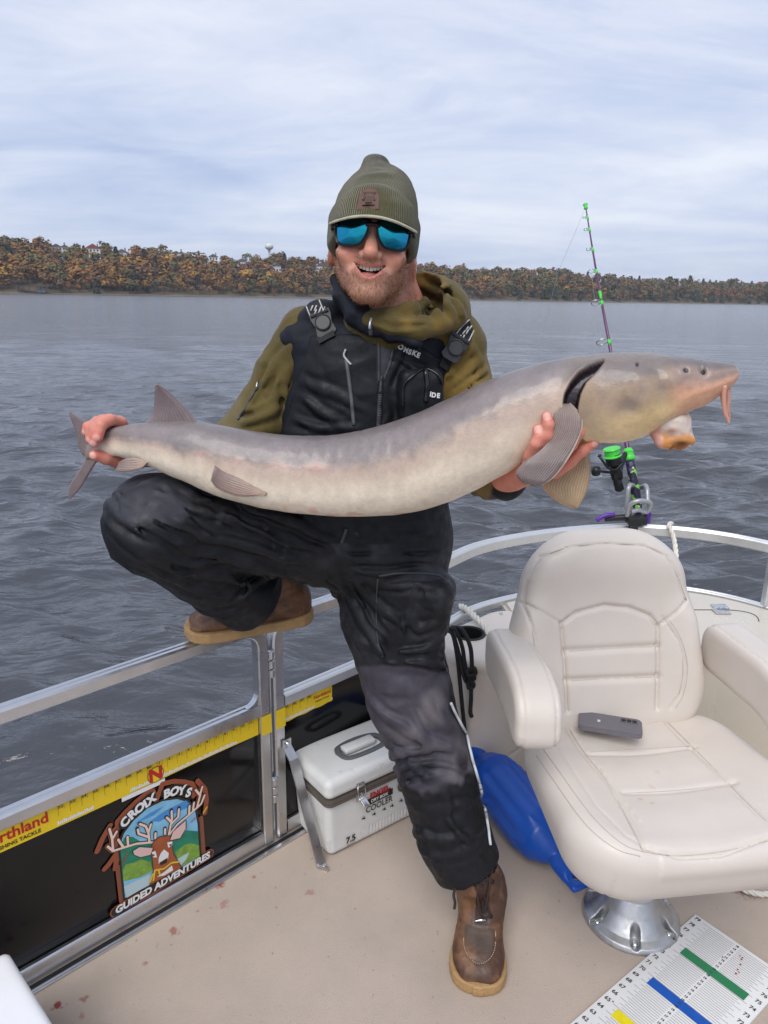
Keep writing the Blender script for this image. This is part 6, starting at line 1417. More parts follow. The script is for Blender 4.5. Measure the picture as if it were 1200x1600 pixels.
# nails as thin plates are coloured skin; beard bristles
ix = np.where((bw > .35) & (q[:, 1] < .02))[0]; r_ = np.random.default_rng(8); pick = r_.choice(ix, size=min(4200, len(ix) * 4)); hv_ = []; 
base = V[pick] + r_.normal(0, .0007, (len(pick), 3)); cen = f32(H(0, -.01, -.05)); nd = base - cen; nd /= np.linalg.norm(nd, axis=1)[:, None]
dirn = nd * .6 + f32([0, 0, -1.0]) * .7 + r_.normal(0, .28, base.shape); dirn /= np.linalg.norm(dirn, axis=1)[:, None]; ln = r_.uniform(.002, .0055, (len(pick), 1)); sdv = np.cross(dirn, r_.normal(size=base.shape)); sdv /= np.linalg.norm(sdv, axis=1)[:, None]
Vb = np.stack([base - sdv * .0005, base + sdv * .0005, base + dirn * ln], 1).reshape(-1, 3); bc = np.repeat((c3(142, 98, 66) * r_.uniform(.55, 1.35, (len(pick), 1))), 3, 0)
bo = link('beard', mesh('beard', Vb, np.arange(len(Vb)).reshape(-1, 3), smooth=False, col=bc), mat('beard_hair', attr=True, rough=.6), person); bo['kind'] = 'stuff'
# teeth and tongue
M_teeth = mat('teeth', (.66, .62, .54, 1), rough=.25, sss=.1); M_tong = mat('tongue', (.52, .17, .15, 1), rough=.4, sss=.2)
for k in range(-4, 5):
    if k == 0: continue
    x = (abs(k) - .5) * .0062 * (1 if k > 0 else -1) * (1 if abs(k) > 1 else 1.04); hgt = (.0046, .0040, .0038, .0032)[abs(k) - 1]
    V_, Fs = box((0, 0, 0), (.00305, .0022, hgt), bev=.0009, seg=2); a = x / .034 * .8; Rz = np.array([[math.cos(a), -math.sin(a), 0], [math.sin(a), math.cos(a), 0], [0, 0, 1]])
    V_ = V_ @ Rz.T + np.array([x, -.0845 + 14 * x * x, zup(x) - hgt * .62 ]); m = MB(); m.add(V_ @ HM.T.astype(float) + HC, Fs); m.build('tooth', M_teeth, person, True)
V, Fq = sdf_mesh(lambda p: ell(hl(p), (0, -.072, -.0735), (.022, .017, .0085)) , H(0, -.07, -.08) - .03, H(0, -.07, -.08) + .03, .0022); link('tongue', mesh('tongue', V, Fq), M_tong, person)

# ---- garments -----------------------------------------------------------------------------
TZ = [_z(y) for y in (860, 800, 740, 690, 640, 600, 560, 530, 508, 494)]
def rows(L, R): 
    l = np.array([P(a, y, 1.6)[0] for a, y in zip(L, (860, 800, 740, 690, 640, 600, 560, 530, 508, 494))]); r = np.array([P(a, y, 1.6)[0] for a, y in zip(R, (860, 800, 740, 690, 640, 600, 560, 530, 508, 494))]); return (l + r) / 2, (r - l) / 2
tcx, thw = rows((440, 434, 432, 434, 440, 446, 452, 462, 492, 540), (688, 688, 690, 692, 698, 706, 716, 728, 712, 668))
thd = np.array([.125, .122, .120, .120, .122, .124, .120, .108, .085, .06]); tcy = np.array([1.60, 1.60, 1.60, 1.605, 1.61, 1.615, 1.615, 1.61, 1.60, 1.59])
def torso(p): return loft_d(p, TZ, tcx, tcy, thw, thd)
wr_ = lambda p: .0045 * vnoise(p * f32([1, 1, .7]), 9, 51) + .0022 * vnoise(p, 24, 52)
# olive hoodie: sleeves, collar and hood
SL = [P(484, 530, 1.62), P(448, 590, 1.63), P(412, 652, 1.61), P(330, 712, 1.55), P(222, 706, 1.49)]; SLr = [.068, .064, .062, .036, .030]
SRt = [P(706, 545, 1.60), P(716, 600, 1.60), P(736, 706, 1.555), P(766, 738, 1.43), P(790, 748, 1.35)]; SRr = [.074, .066, .057, .047, .040]
HR = f32(np.linalg.qr(np.array([[.86, .10, -.42], [.0, 1, .2], [.45, -.1, .88]]).T)[0])
def hoodie0(p):
    dL = chain(p, SL, SLr, .03); dR = chain(p, SRt, SRr, .03)
    d = smin(dL, dR, .01) - wr_(p)
    d = smin(d, torso(p) + .012, .03)
    neck = smax(np.abs(rcone(p, P(596, 470, 1.555), P(602, 505, 1.565), .070, .085)) - .006, p[:, 2] - (_z(484) + (p[:, 0] - P(600, 482, 1.56)[0]) * .20), .006); d = smin(d, neck, .015)
    # the thrown-back hood: an open pouch of cloth lying on the shoulder
    w = np.stack([vnoise(p, 9, 64), vnoise(p, 9, 65), vnoise(p, 9, 66)], 1) * .010; q = p + w
    A = ell(q, P(668, 474, 1.575), (.085, .105, .060), HR); B = ell(q, P(641, 455, 1.545), (.082, .098, .054), HR)
    hood = smax(A, -B, .010)
    flap = chain(q, [P(548, 478, 1.490), P(575, 496, 1.468), P(612, 508, 1.462), P(655, 514, 1.468), P(690, 508, 1.49)], [.008, .012, .016, .018, .018], .01)
    inner = chain(q, [P(570, 487, 1.492), P(605, 494, 1.480), P(645, 490, 1.500), P(668, 478, 1.54)], [.010, .014, .016, .012], .01)
    back = chain(q, [P(636, 436, 1.64), P(668, 440, 1.63), P(700, 462, 1.60)], [.012, .014, .014], .01)
    return smin(d, smin(hood, smin(flap, smin(inner, back, .012), .014), .014), .012)
HF = project(hoodie0, [([(632, 447), (660, 462), (682, 482), (690, 500)], .008, .010), ([(650, 440), (690, 462), (712, 492)], .009, .010), ([(676, 446), (712, 470), (724, 500)], .007, .008), ([(600, 492), (640, 500), (680, 506)], .005, .005), ([(580, 494), (625, 508), (672, 516)], .005, -.006), ([(640, 462), (655, 476), (660, 492)], .006, .006),
    ([(478, 520), (440, 560), (402, 615)], .010, .009), ([(466, 545), (436, 600), (420, 650)], .010, .010), ([(430, 560), (400, 610), (372, 655)], .007, .008), ([(440, 630), (405, 650), (370, 664)], .009, .010), ([(445, 610), (410, 632), (378, 646)], .008, .008), ([(455, 575), (445, 620), (440, 660)], .007, .008),
    ([(755, 560), (725, 590), (700, 612)], .009, .009), ([(763, 578), (735, 600), (705, 622)], .007, .009), ([(764, 595), (740, 612), (712, 628)], .007, .008), ([(745, 540), (720, 565), (706, 590)], .008, .007), ([(735, 530), (748, 560), (752, 590)], .007, .006), ([(700, 780), (740, 770), (775, 752)], .008, .008), ([(715, 786), (760, 770)], .006, .006)])
def hoodie(p):
    d = hoodie0(p); m = np.abs(d) < .03
    if m.any():
        q = p[m]; d[m] = d[m] - folds3(q, HF, .010) - wrinkle(q, RL1H, (8, 8, 20), .0038, 60) - wrinkle(q, np.eye(3), (20, 20, 36), .0014, 70, 2.0)
    return d
RL1H = f32(np.linalg.qr(np.array([[.8, .2, .55], [-.2, 1, 0], [-.55, 0, .8]]).T)[0])
V, Fq = sdf_mesh(hoodie, np.minimum(P(200, 740, 1.44), [-.56, 1.30, .95]), [.42, 1.80, 1.52], .0045)
X_, Y_ = pxof(V); nn = vnoise(V, 30, 61); n1 = vnoise(V, 8, 62); one = np.ones((len(V), 1))
col = c3(92, 80, 44) * (1 + .07 * nn + .10 * n1)[:, None]; col = lerp(col, c3(136, 110, 54) * one * (1 + .08 * nn)[:, None], smoothstep(.2, .8, n1 + .5 * nn + .25) * (X_ > 600) * .6)
col = lerp(col, c3(120, 112, 88) * one, smoothstep(392, 366, X_ + 8 * nn) * smoothstep(600, 640, Y_) * .35)
col = lerp(col, c3(26, 26, 28) * one, (smoothstep(768, 776, X_ + .25 * (Y_ - 750)) * (Y_ > 700)))
M_olive = mat('olive_fleece', attr=True, rough=.85, var=.10, vscale=40, bump=.3, bscale=500, bdist=.001, bump2=.45, b2scale=38, b2dist=.006, sheen=.12, spec=.2)
link('hoodie', mesh('hoodie', V, Fq, col=np.clip(col, .003, 1)), M_olive, person)
# sleeve pocket zip
M_zip = mat('zip_tape', (.05, .052, .06, 1), rough=.5, bump=.4, bscale=700); M_metal = mat('zip_metal', (.45, .45, .46, 1), rough=.35, metal=1); M_buck = mat('buckle_plastic', (.026, .027, .030, 1), rough=.45)
seam('sleeve_zip', hoodie, [(410, 596), (398, 612), (384, 636), (372, 656)], .0028, M_zip, person); seam('zip_pull', hoodie, [(405, 596), (402, 606)], .002, M_metal, person, 10, .003)
# dark padded vest
def vest(p):
    d = torso(p) - .004 - .5 * wr_(p)
    d = d - .0035 * np.abs(np.sin((p[:, 2] - .12 * p[:, 0]) * math.pi / .052)) * (p[:, 2] > _z(640))
    col_ = chain(p, [P(524, 436, 1.545), P(537, 466, 1.52), P(558, 492, 1.49), P(580, 512, 1.475)], [.010, .017, .020, .016], .02)
    col_ = smin(col_, chain(p, [P(530, 440, 1.58), P(545, 480, 1.60), P(570, 490, 1.64)], [.012, .022, .022], .02), .02)
    col2 = chain(p, [P(580, 512, 1.475), P(610, 520, 1.47), P(650, 535, 1.47)], [.012, .012, .012], .02)
    sh = smin(rcone(p, P(505, 500, 1.58), P(468, 540, 1.60), .040, .045), rcone(p, P(720, 530, 1.58), P(700, 560, 1.57), .030, .030), .01)
    d = smin(smin(d, smin(col_, col2, .01) - .4 * wr_(p) - .0025 * vnoise(p, 70, 66), .015), sh - .004 * np.abs(np.sin(p[:, 2] * math.pi / .05)), .02)
    arm_ = np.minimum(rcone(p, SL[0], SL[2], .060, .055), rcone(p, SRt[0] + np.array([.03, 0, 0]), SRt[2] + np.array([.02, 0, 0]), .058, .052))
    m = np.abs(d) < .03
    if m.any(): d[m] = d[m] - wrinkle(p[m], RL1H, (7, 9, 16), .0045, 80) - wrinkle(p[m], np.eye(3), (22, 22, 30), .0016, 85, 2.0)
    return smax(d, -arm_, .012)
V, Fq = sdf_mesh(vest, [-.30, 1.42, .92], [.30, 1.78, 1.56], .0045); nn = vnoise(V, 40, 67)
M_vest = mat('navy_nylon', (.010, .0115, .0185, 1), rough=.62, var=.18, vscale=25, bump=.35, bscale=900, bdist=.0008, bump2=.45, b2scale=30, b2dist=.006, spec=.28)
link('vest', mesh('vest', V, Fq), M_vest, person)

# ---- bibs: trousers and chest panel
bib_top = [(430, 700), (452, 640), (476, 560), (484, 524), (540, 523), (614, 524), (636, 533), (668, 548), (692, 562), (706, 574), (716, 600), (720, 660)]
LKN = P(240, 817, 1.41)
def leg_raised(p):
    d = chain(p, [P(560, 838, 1.60), P(400, 815, 1.50), LKN], [.118, .106, .097], .03)
    d = smin(d, rcone(p, LKN + np.array([.015, .0, -.01]), P(396, 938, 1.585), .095, .082), .03)
    cut = (p - f32(P(402, 938, 1.585))) @ f32((P(402, 938, 1.585) - LKN) / np.linalg.norm(P(402, 938, 1.585) - LKN))
    d = smax(d, cut + .004, .010)
    return d
def leg_down(p):
    d = chain(p, [P(606, 846, 1.60), P(612, 960, 1.575), P(640, 1090, 1.53), P(681, 1205, 1.49), P(707, 1300, 1.46), P(727, 1345, 1.445)], [.124, .112, .095, .087, .083, .080], .02)
    hc = P(727, 1345, 1.445); ha = hc - P(707, 1300, 1.46); ha /= np.linalg.norm(ha); d = smax(d, (p - f32(hc)) @ f32(ha) - .022, .012)
    cg = sbox((p - f32(P(650, 965, 1.50))) @ f32(np.stack([[.95, -.25, -.18], [.28, .96, 0], [.17, -.05, .98]], 1)), (.070, .045, .105), .03)
    return smin(d, cg, .035)
def bibs0(p):
    t = torso(p) - .013 - .8 * wr_(p)
    x, y = pxof(p); top = np.interp(x, [b[0] for b in bib_top], [b[1] for b in bib_top]); t = smax(t, (top - y) * .00125 * np.where(p[:, 1] < 1.62, 1, 0) + np.where(p[:, 1] < 1.62, 0, p[:, 2] - _z(690)), .006)
    hip = ell(p, P(572, 840, 1.605), (.165, .132, .13)); d = smin(t, hip, .06)
    d = smin(d, smin(leg_raised(p), leg_down(p), .03), .045)
    pk = sbox((p - f32(P(658, 618, 1.475))) @ f32(np.stack([[.97, .22, .05], [-.22, .97, 0], [-.05, 0, .99]], 1)), (.042, .022, .052), .014); return smin(d, pk - .6 * wr_(p), .012)
BF = project(bibs0, [
    # raised leg: folds fanning from the crotch to the knee
    ([(520, 850), (440, 812), (350, 770), (285, 742)], .011, .012), ([(505, 866), (420, 838), (330, 802), (250, 768)], .009, .010), ([(495, 884), (410, 866), (320, 838), (240, 815)], .012, .013),
    ([(470, 905), (400, 890), (330, 872)], .010, .010), ([(400, 790), (330, 766), (262, 740)], .007, .007), ([(420, 806), (370, 790), (300, 776), (240, 772)], .006, .006),
    ([(300, 905), (250, 880), (200, 850), (168, 812)], .012, .012), ([(345, 905), (290, 880), (240, 862), (190, 838)], .008, .009), ([(360, 930), (310, 925), (262, 905), (220, 880)], .010, .009), ([(400, 915), (350, 900), (310, 905)], .010, .011), ([(385, 950), (330, 960), (290, 940)], .008, .007),
    ([(430, 900), (400, 912), (370, 945)], .010, .010), ([(300, 850), (240, 840), (190, 812), (160, 780)], .009, .007), ([(330, 830), (270, 810), (210, 790), (172, 770)], .007, .006), ([(465, 815), (500, 840), (530, 872)], .008, .008), ([(440, 780), (480, 812), (525, 850)], .008, .008), ([(250, 745), (200, 760), (170, 790)], .007, .005),
    ([(182, 793), (216, 825), (255, 850), (294, 870)], .0064, -.0112), ([(236, 811), (270, 828), (314, 853)], .0064, -.0112), ([(243, 761), (287, 793), (341, 835)], .0064, -.0105), ([(169, 825), (220, 865), (270, 886), (304, 892)], .0064, -.0105), ([(324, 791), (360, 815), (399, 842)], .0064, -.0097),
    ([(380, 800), (430, 835), (480, 860)], .0064, -.0097), ([(300, 880), (350, 880), (410, 892)], .0064, -.0105), ([(340, 940), (370, 925), (395, 900)], .0064, -.0090),
    # lap and standing thigh
    ([(525, 862), (600, 864), (690, 862)], .0045, -.0060), ([(548, 905), (585, 965), (618, 1010)], .0064, -.0105), ([(600, 1036), (650, 1048), (702, 1038)], .0045, -.0080), ([(640, 915), (668, 945), (690, 962)], .0045, -.0060), ([(600, 1192), (650, 1181), (730, 1196)], .0064, -.0112), ([(620, 1225), (680, 1206), (740, 1215)], .0064, -.0097), ([(600, 1100), (650, 1140), (700, 1165)], .0060, -.0050),
    ([(535, 846), (600, 838), (680, 836)], .006, .006), ([(530, 858), (600, 856), (690, 858)], .006, .007), ([(535, 872), (610, 876), (692, 874)], .007, .008), ([(545, 890), (600, 896), (660, 890)], .007, .007), ([(520, 880), (545, 940), (590, 1010), (620, 1040)], .010, .011), ([(510, 905), (530, 960), (560, 1020)], .009, .009), ([(545, 895), (590, 950), (640, 985)], .008, .009),
    ([(560, 1005), (620, 1022), (690, 1012)], .008, .007), ([(590, 915), (640, 920), (696, 915)], .008, .010), ([(596, 1030), (650, 1042), (700, 1032)], .007, .012), ([(610, 1012), (660, 1018), (702, 1000)], .009, .011), ([(630, 960), (660, 985), (690, 980)], .008, .008), ([(640, 930), (670, 955), (694, 950)], .007, .007), ([(650, 900), (640, 950), (632, 1000)], .006, .006),
    # knee to hem
    ([(590, 1062), (640, 1082), (690, 1120), (708, 1140)], .016, .009), ([(575, 1090), (620, 1130), (680, 1160), (718, 1164)], .012, .010), ([(600, 1180), (650, 1168), (700, 1172), (735, 1186)], .009, .013), ([(610, 1200), (660, 1192), (720, 1200), (745, 1212)], .009, .010), ([(605, 1160), (640, 1190), (680, 1230)], .009, .010), ([(625, 1240), (660, 1222), (700, 1222)], .008, .010),
    ([(640, 1262), (690, 1270), (755, 1248)], .010, .012), ([(640, 1290), (680, 1310), (740, 1306), (765, 1290)], .010, .012), ([(655, 1328), (700, 1338), (770, 1316)], .009, .010), ([(690, 1235), (705, 1280), (735, 1320)], .009, .009), ([(660, 1280), (675, 1330), (690, 1370)], .010, .009), ([(720, 1300), (745, 1335), (760, 1352)], .008, .007), ([(640, 1100), (660, 1150), (670, 1180)], .010, .006),
    # chest
    ([(470, 560), (500, 590), (520, 640)], .010, .006), ([(462, 620), (500, 640), (540, 668)], .010, .008), ([(470, 600), (520, 610), (580, 640)], .009, .006), ([(455, 655), (500, 668), (560, 672)], .008, .008), ([(600, 620), (610, 650), (600, 680)], .008, .006), ([(600, 560), (640, 570), (690, 580)], .006, .005), ([(625, 540), (610, 580), (604, 620)], .006, .005)])
RL1 = f32(np.linalg.qr(np.array([[.85, .3, .42], [-.2, 1, 0], [-.45, 0, .9]]).T)[0])
def bibs(p):
    d = bibs0(p); m = np.abs(d) < .034
    if m.any():
        q = p[m]; x, y = pxof(q); lowleg = smoothstep(.62, .40, q[:, 2]); f = folds3(q, BF, .012) * (.9 - .35 * smoothstep(.42, .34, q[:, 2]))
        f = f + wrinkle(q, np.eye(3), (7, 7, 17), .0050, 30) * (.25 + .35 * lowleg) + wrinkle(q, RL1, (6, 9, 22), .0032, 40) * (1 - lowleg) + wrinkle(q, np.eye(3), (16, 16, 34), .0016, 50, 2.0)
        d[m] = d[m] - f
    return d
V, Fq = sdf_mesh(bibs, [-.68, 1.20, .13], [.34, 1.78, 1.42], .0043)
X_, Y_ = pxof(V); nn = vnoise(V, 26, 71); n1 = vnoise(V, 9, 72); n2 = vnoise(V, 80, 73); n5 = vnoise(V, 200, 74); one = np.ones((len(V), 1))
blackc = c3(22, 23, 28); col = blackc * (1 + .12 * nn + .10 * n2)[:, None]
isR = V[:, 0] > -.14
ptop = np.interp(X_, [500, 548, 600, 640, 700, 720], [1050, 1042, 1040, 1042, 1055, 1060]); pbot = np.interp(X_, [600, 632, 660, 690, 720, 745, 770], [1210, 1225, 1235, 1238, 1225, 1205, 1190])
kn = smoothstep(-3, 3, Y_ - ptop) * smoothstep(5, -9, Y_ - pbot + 7 * n2 + 10 * nn) * (Y_ > 1000) * smoothstep(4, -4, X_ - np.interp(Y_, [1040, 1110, 1170, 1240], [702, 702, 740, 760]))
kcol = lerp(c3(66, 63, 72) * one, c3(104, 99, 103) * one, smoothstep(.1, 1.1, nn * .6 + n1 * .7 + .9 * np.exp(-((X_ - 668) / 45) ** 2 - ((Y_ - 1100) / 38) ** 2) + .8 * np.exp(-((X_ - 715) / 25) ** 2 - ((Y_ - 1210) / 25) ** 2)))
wet = smoothstep(.0, .35, n1 * .8 + nn * .5 + .7 * np.exp(-((X_ - 640) / 40) ** 2 - ((Y_ - 1215) / 26) ** 2) - .35) * smoothstep(1150, 1200, Y_); kcol = lerp(kcol, c3(34, 34, 42) * one, wet)
col = lerp(col, kcol * (1 + .05 * n2)[:, None], kn)
dust = smoothstep(.15, .8, nn * .55 + n1 * .55 + .8 * np.exp(-((X_ - 655) / 40) ** 2 - ((Y_ - 925) / 50) ** 2) + .25) * (Y_ > 850) * (Y_ < 1050) * isR; col = lerp(col, c3(74, 74, 80) * one, dust * .5 * np.clip(.7 + .5 * n2, 0, 1))
kl = np.exp(-((X_ - 225) / 85) ** 2 - ((Y_ - 775) / 50) ** 2); patch = smoothstep(.35, .55, kl + .22 * nn + .15 * n1) * (X_ < 420); col = lerp(col, c3(56, 57, 64) * one, patch * .8)
sm = smoothstep(.55, .8, n2 * .6 + nn * .5) * (Y_ > 790) * (X_ < 560) * (Y_ < 900); col = lerp(col, c3(92, 92, 96) * one, sm * .35)
lin = inpoly(np.stack([X_, Y_], 1), [(589, 524), (614, 524), (616, 545), (612, 566), (598, 600), (591, 600)]) & (V[:, 1] < 1.6); col = np.where(lin[:, None], c3(72, 70, 76), col)
M_bib = mat('black_bib_fabric', attr=True, rough=.56, var=.22, vscale=30, rvar=.18, bump=.45, bscale=750, bdist=.001, bump2=.32, b2scale=34, b2dist=.006, spec=.30)
link('bib_overalls', mesh('bib_overalls', V, Fq, col=np.clip(col, .002, 1)), M_bib, person)
seam('main_zip', bibs, [(591, 526), (592, 560), (592, 596)], .0032, M_zip, person); seam('main_zip', bibs, [(614, 545), (608, 572), (597, 598)], .0032, M_zip, person); zp = seam('main_zip', bibs, [(595, 598), (593, 625), (591, 662), (590, 690)], .0045, M_zip, person, 30)
for k in range(18):                                        # zip teeth
    s_ = on(bibs, [(594.5 - k * .22, 606 + k * 3.6)], .004)[0]; m = MB(); V_, Fs = box(s_, (.0036, .0012, .0013), bev=.0005, seg=1); m.add(V_, Fs); m.build('tooth', M_zip, zp)
seam('zip_pull', bibs, [(595, 588), (594, 600), (593, 614)], .0042, M_buck, person, 12, .004)
seam('pocket_zip', bibs, [(541, 562), (545, 590), (549, 622), (553, 664)], .0040, mat('zip_grey', (.10, .10, .11, 1), rough=.5), person); seam('zip_pull', bibs, [(541, 546), (538, 556), (545, 566), (549, 570)], .0022, mat('cord_pale', (.42, .42, .42, 1), rough=.6), person, 16, .003)
seam('vest_zip', vest, [(579, 500), (580, 522)], .0045, M_zip, person, 14, .003); seam('zip_pull', vest, [(578, 498), (579, 514)], .003, M_metal, person, 10, .006)
seam('fly_zip', bibs, [(541, 826), (537, 838), (533, 848)], .004, M_zip, person, 14, .002)
M_gloss = mat('wet_pocket_flap', (.008, .008, .010, 1), rough=.16)
seam('pocket_zip', bibs, [(664, 578), (667, 600), (665, 628)], .0050, M_gloss, person, 26, .002); seam('pocket_seam', bibs, [(630, 640), (631, 605), (642, 590), (664, 577), (684, 586), (690, 600)], .0026, M_gloss, person, 40, .001)
seam('stitch_seam', bibs, [(590, 905), (588, 950), (590, 1000), (598, 1026)], .0016, M_zip, person); seam('stitch_seam', bibs, [(592, 900), (630, 895), (680, 898), (694, 905)], .0022, M_zip, person)
M_refl = mat('reflective_piping', (.52, .55, .58, 1), rough=.3)
seam('reflective_piping', bibs, [(702, 1098), (710, 1116), (718, 1132), (727, 1150), (732, 1172), (738, 1195), (746, 1222), (754, 1258), (760, 1290), (764, 1320)], .0034, M_refl, person, 80, .0042)
# small prints on the clothes
def tprint(fn, s, px, py, size, rot, material, name='lettering', **kw):
    c = surf(fn, px, py); n_ = grad(fn, c); ex = RT - n_ * (RT @ n_); ex /= np.linalg.norm(ex); ey = np.cross(n_, ex); a = math.radians(rot); e1 = ex * math.cos(a) + ey * math.sin(a); e2 = -ex * math.sin(a) + ey * math.cos(a)
    m = MB(); text_on(m, s, c + n_ * .0035, e1, e2, size=size, **kw); return m.build(name, material, person, False)
for ch, x, y in (('O', 626, 531), ('M', 633, 535), ('S', 640, 538), ('K', 646.5, 540), ('E', 652.5, 543)): tprint(bibs, ch, x, y + 12, .0135, -22, M_whp, fat=.0007)
for ch, x, y in (('I', 672, 616), ('D', 677, 617.5), ('E', 684, 618.5)): tprint(bibs, ch, x, y, .0125, -6, M_whp, fat=.0006)
# straps, ribbons with white woven pattern, and buckles
M_strap = mat('black_webbing', (.012, .012, .014, 1), rough=.7, bump=.5, bscale=900); M_wov = mat('woven_white', (.55, .55, .54, 1), rough=.7)
both = lambda p: np.minimum(np.minimum(vest(p), bibs(p)), hoodie(p))
def ribbon(name, pts, w, material, parent, lift=.004, n=14, fn=both):
    c = on(fn, catmull(np.array([[*p, 0] for p in pts]), n)[:, :2], lift); T = np.gradient(c, axis=0); m = MB(); V = []
    for p_, t in zip(c, T):
        t = t / np.linalg.norm(t); nn_ = grad(fn, p_); sdd = np.cross(t, nn_); sdd /= np.linalg.norm(sdd); V += [p_ - sdd * w / 2, p_ + sdd * w / 2, p_ + sdd * w / 2 - nn_ * .003, p_ - sdd * w / 2 - nn_ * .003]
    Fs = [[i * 4 + a, i * 4 + (a + 1) % 4, (i + 1) * 4 + (a + 1) % 4, (i + 1) * 4 + a] for i in range(n - 1) for a in range(4)]; m.add(V, Fs); return m.build(name, material, parent, False), c
for pts, bpx, marks in (([(490, 476), (496, 490), (502, 502), (508, 520), (512, 532)], (506, 507), ((491, 484), (496, 489), (502, 486))), ([(734, 508), (724, 524), (713, 541), (703, 560), (694, 578)], (711, 543), ((728, 513), (724, 520), (719, 528)))):
    st, c = ribbon('shoulder_strap', pts, .036, M_strap, person)
    for wpx in (-1, 1):
        cc2 = on(both, catmull(np.array([[*p_, 0] for p_ in pts]), 14)[:8, :2], .0045); T = np.gradient(cc2, axis=0); T /= np.linalg.norm(T, axis=1)[:, None]; s_ = np.array([np.cross(t, grad(both, p_)) for t, p_ in zip(T, cc2)]); m = MB(); m.add(*tube(cc2 + s_ * .0145 * wpx, .0013, seg=5)); m.build('woven_edge', M_wov, st)
    for mx, my in marks:
        for a in (0, 1):
            q_ = on(both, [(mx - 3 + a * 5, my + 3), (mx + a * 5, my - 4)], .0065); m = MB(); m.add(*tube(q_, .0016, seg=5)); m.build('woven_mark', M_wov, st)
    bc_ = on(both, [bpx], .010)[0]; bn = grad(both, on(both, [bpx], .0)[0]); a_, b_, d_ = frame(bn, c[4] - c[0]); up_ = c[0] - c[-1]; up_ = up_ - d_ * (up_ @ d_); up_ /= np.linalg.norm(up_); rt_ = np.cross(up_, d_); Rb = np.stack([rt_, up_, d_], 1)
    m = MB(); V_, Fs = prism([(-.021, .024), (.021, .024), (.021, .012), (.017, -.004), (.020, -.022), (.012, -.028), (-.012, -.028), (-.020, -.022), (-.017, -.004), (-.021, .012)], -.004, .003); m.add(V_ @ Rb.T + bc_, Fs); bk_ = m.build('buckle', M_buck, st, True, auto=35)
    bk_.parent = person; bk_.matrix_parent_inverse = Matrix.Identity(4)
    m = MB(); m.add(*lathe([(.0165, 0), (.0165, .005), (.0145, .0065), (.0135, .0045), (.001, .0045)], bc_ + d_ * .002, d_, 28)); m.build('button', mat('buckle_button', (.042, .044, .048, 1), rough=.4), bk_, True, auto=35)
    m = MB(); V_, Fs = box((0, 0, 0), (.019, .0025, .002), bev=.001); m.add(V_ @ Rb.T + bc_ + up_ * .019 + d_ * .004, Fs); m.build('slot', M_strap, bk_, True)

# ---- hat, visor, glasses ------------------------------------------------------------------
BZ = [-.040, -.02, .0, .03, .058, .080, .098, .116, .130, .141, .148]
bhw = [.077, .082, .0835, .0835, .0815, .077, .0705, .059, .047, .037, .020]; bhd = [.100, .106, .108, .106, .101, .092, .080, .064, .052, .044, .030]; bcx = [0, 0, 0, 0, 0, .001, .003, .005, .006, .004, 0]; bcy = [.018, .018, .018, .018, .02, .024, .03, .034, .036, .036, .036]
def beanie(p):
    q = hl(p); d = loft_d(q, BZ, bcx, bcy, bhw, bhd)
    d = smin(d, ell(q, (-.010, .035, .147), (.022, .022, .012)), .02)
    d = d - .003 * vnoise(p, 22, 81) - creases(q, [((-.05, -.04, .105), (.05, -.03, .118), .010, .006), ((-.04, -.04, .118), (.03, -.02, .128), .007, -.005), ((-.02, -.01, .135), (.035, -.01, .13), .007, -.006), ((.0, -.03, .10), (.045, .0, .135), .008, .005)], .006)
    ctop = .094 - .42 * q[:, 0] ** 2 / .08 - .16 * (q[:, 1] + .08)                    # folded cuff, proud of the crown
    cuff = loft_d(q, BZ, bcx, bcy, np.array(bhw) + .0055, np.array(bhd) + .0055) - .002 * vnoise(p, 30, 82); cuff = smax(cuff, q[:, 2] - ctop, .007)
    d = smin(d, cuff, .003)
    bot = .026 - .66 * np.clip(q[:, 1] + .088, 0, .11) - 0.004
    d = smax(d, bot - q[:, 2], .006)
    inner = loft_d(q, BZ, bcx, bcy, np.array(bhw) - .006, np.array(bhd) - .006); return smax(d, -np.maximum(inner, q[:, 2] - .05), .003)
V, Fq = sdf_mesh(beanie, H(0, .03, .05) - .16, H(0, .03, .05) + .16, .0028); q = hl(V); nn = vnoise(V, 30, 83); n2 = vnoise(V, 200, 84)
col = c3(88, 84, 50) * (1 + .08 * nn + .10 * n2)[:, None]; az_ = np.arctan2(q[:, 0], -(q[:, 1] - .02)) 
M_knit = mat('olive_knit', attr=True, rough=.95, var=.10, vscale=200, bump=.5, bscale=600, bdist=.0015, sheen=.4, spec=.1, rib=150.0)
hat = link('beanie', mesh('beanie', V, Fq, col=np.clip(col, .003, 1), attrs={'rib': az_}), M_knit, person)
def bsurf(x, z):                                           # point on the front of the beanie in head coordinates
    lo_ = H(x, -.2, z); d = np.asarray(HY, float); t = 0
    for _ in range(60): 
        s = float(beanie(f32(lo_ + d * t)[None])[0]); t += max(s * .8, .0003)
        if s < .0005: break
    return lo_ + d * t
M_leath = mat('brown_leather_patch', (.115, .048, .034, 1), rough=.6, var=.15, vscale=120, bump=.4, bscale=300); M_leathd = mat('embossed_leather', (.055, .022, .016, 1), rough=.6)
pp = [(-.019, .032), (.019, .036), (.018, .058), (.012, .069), (0, .072), (-.013, .068), (-.019, .055)]
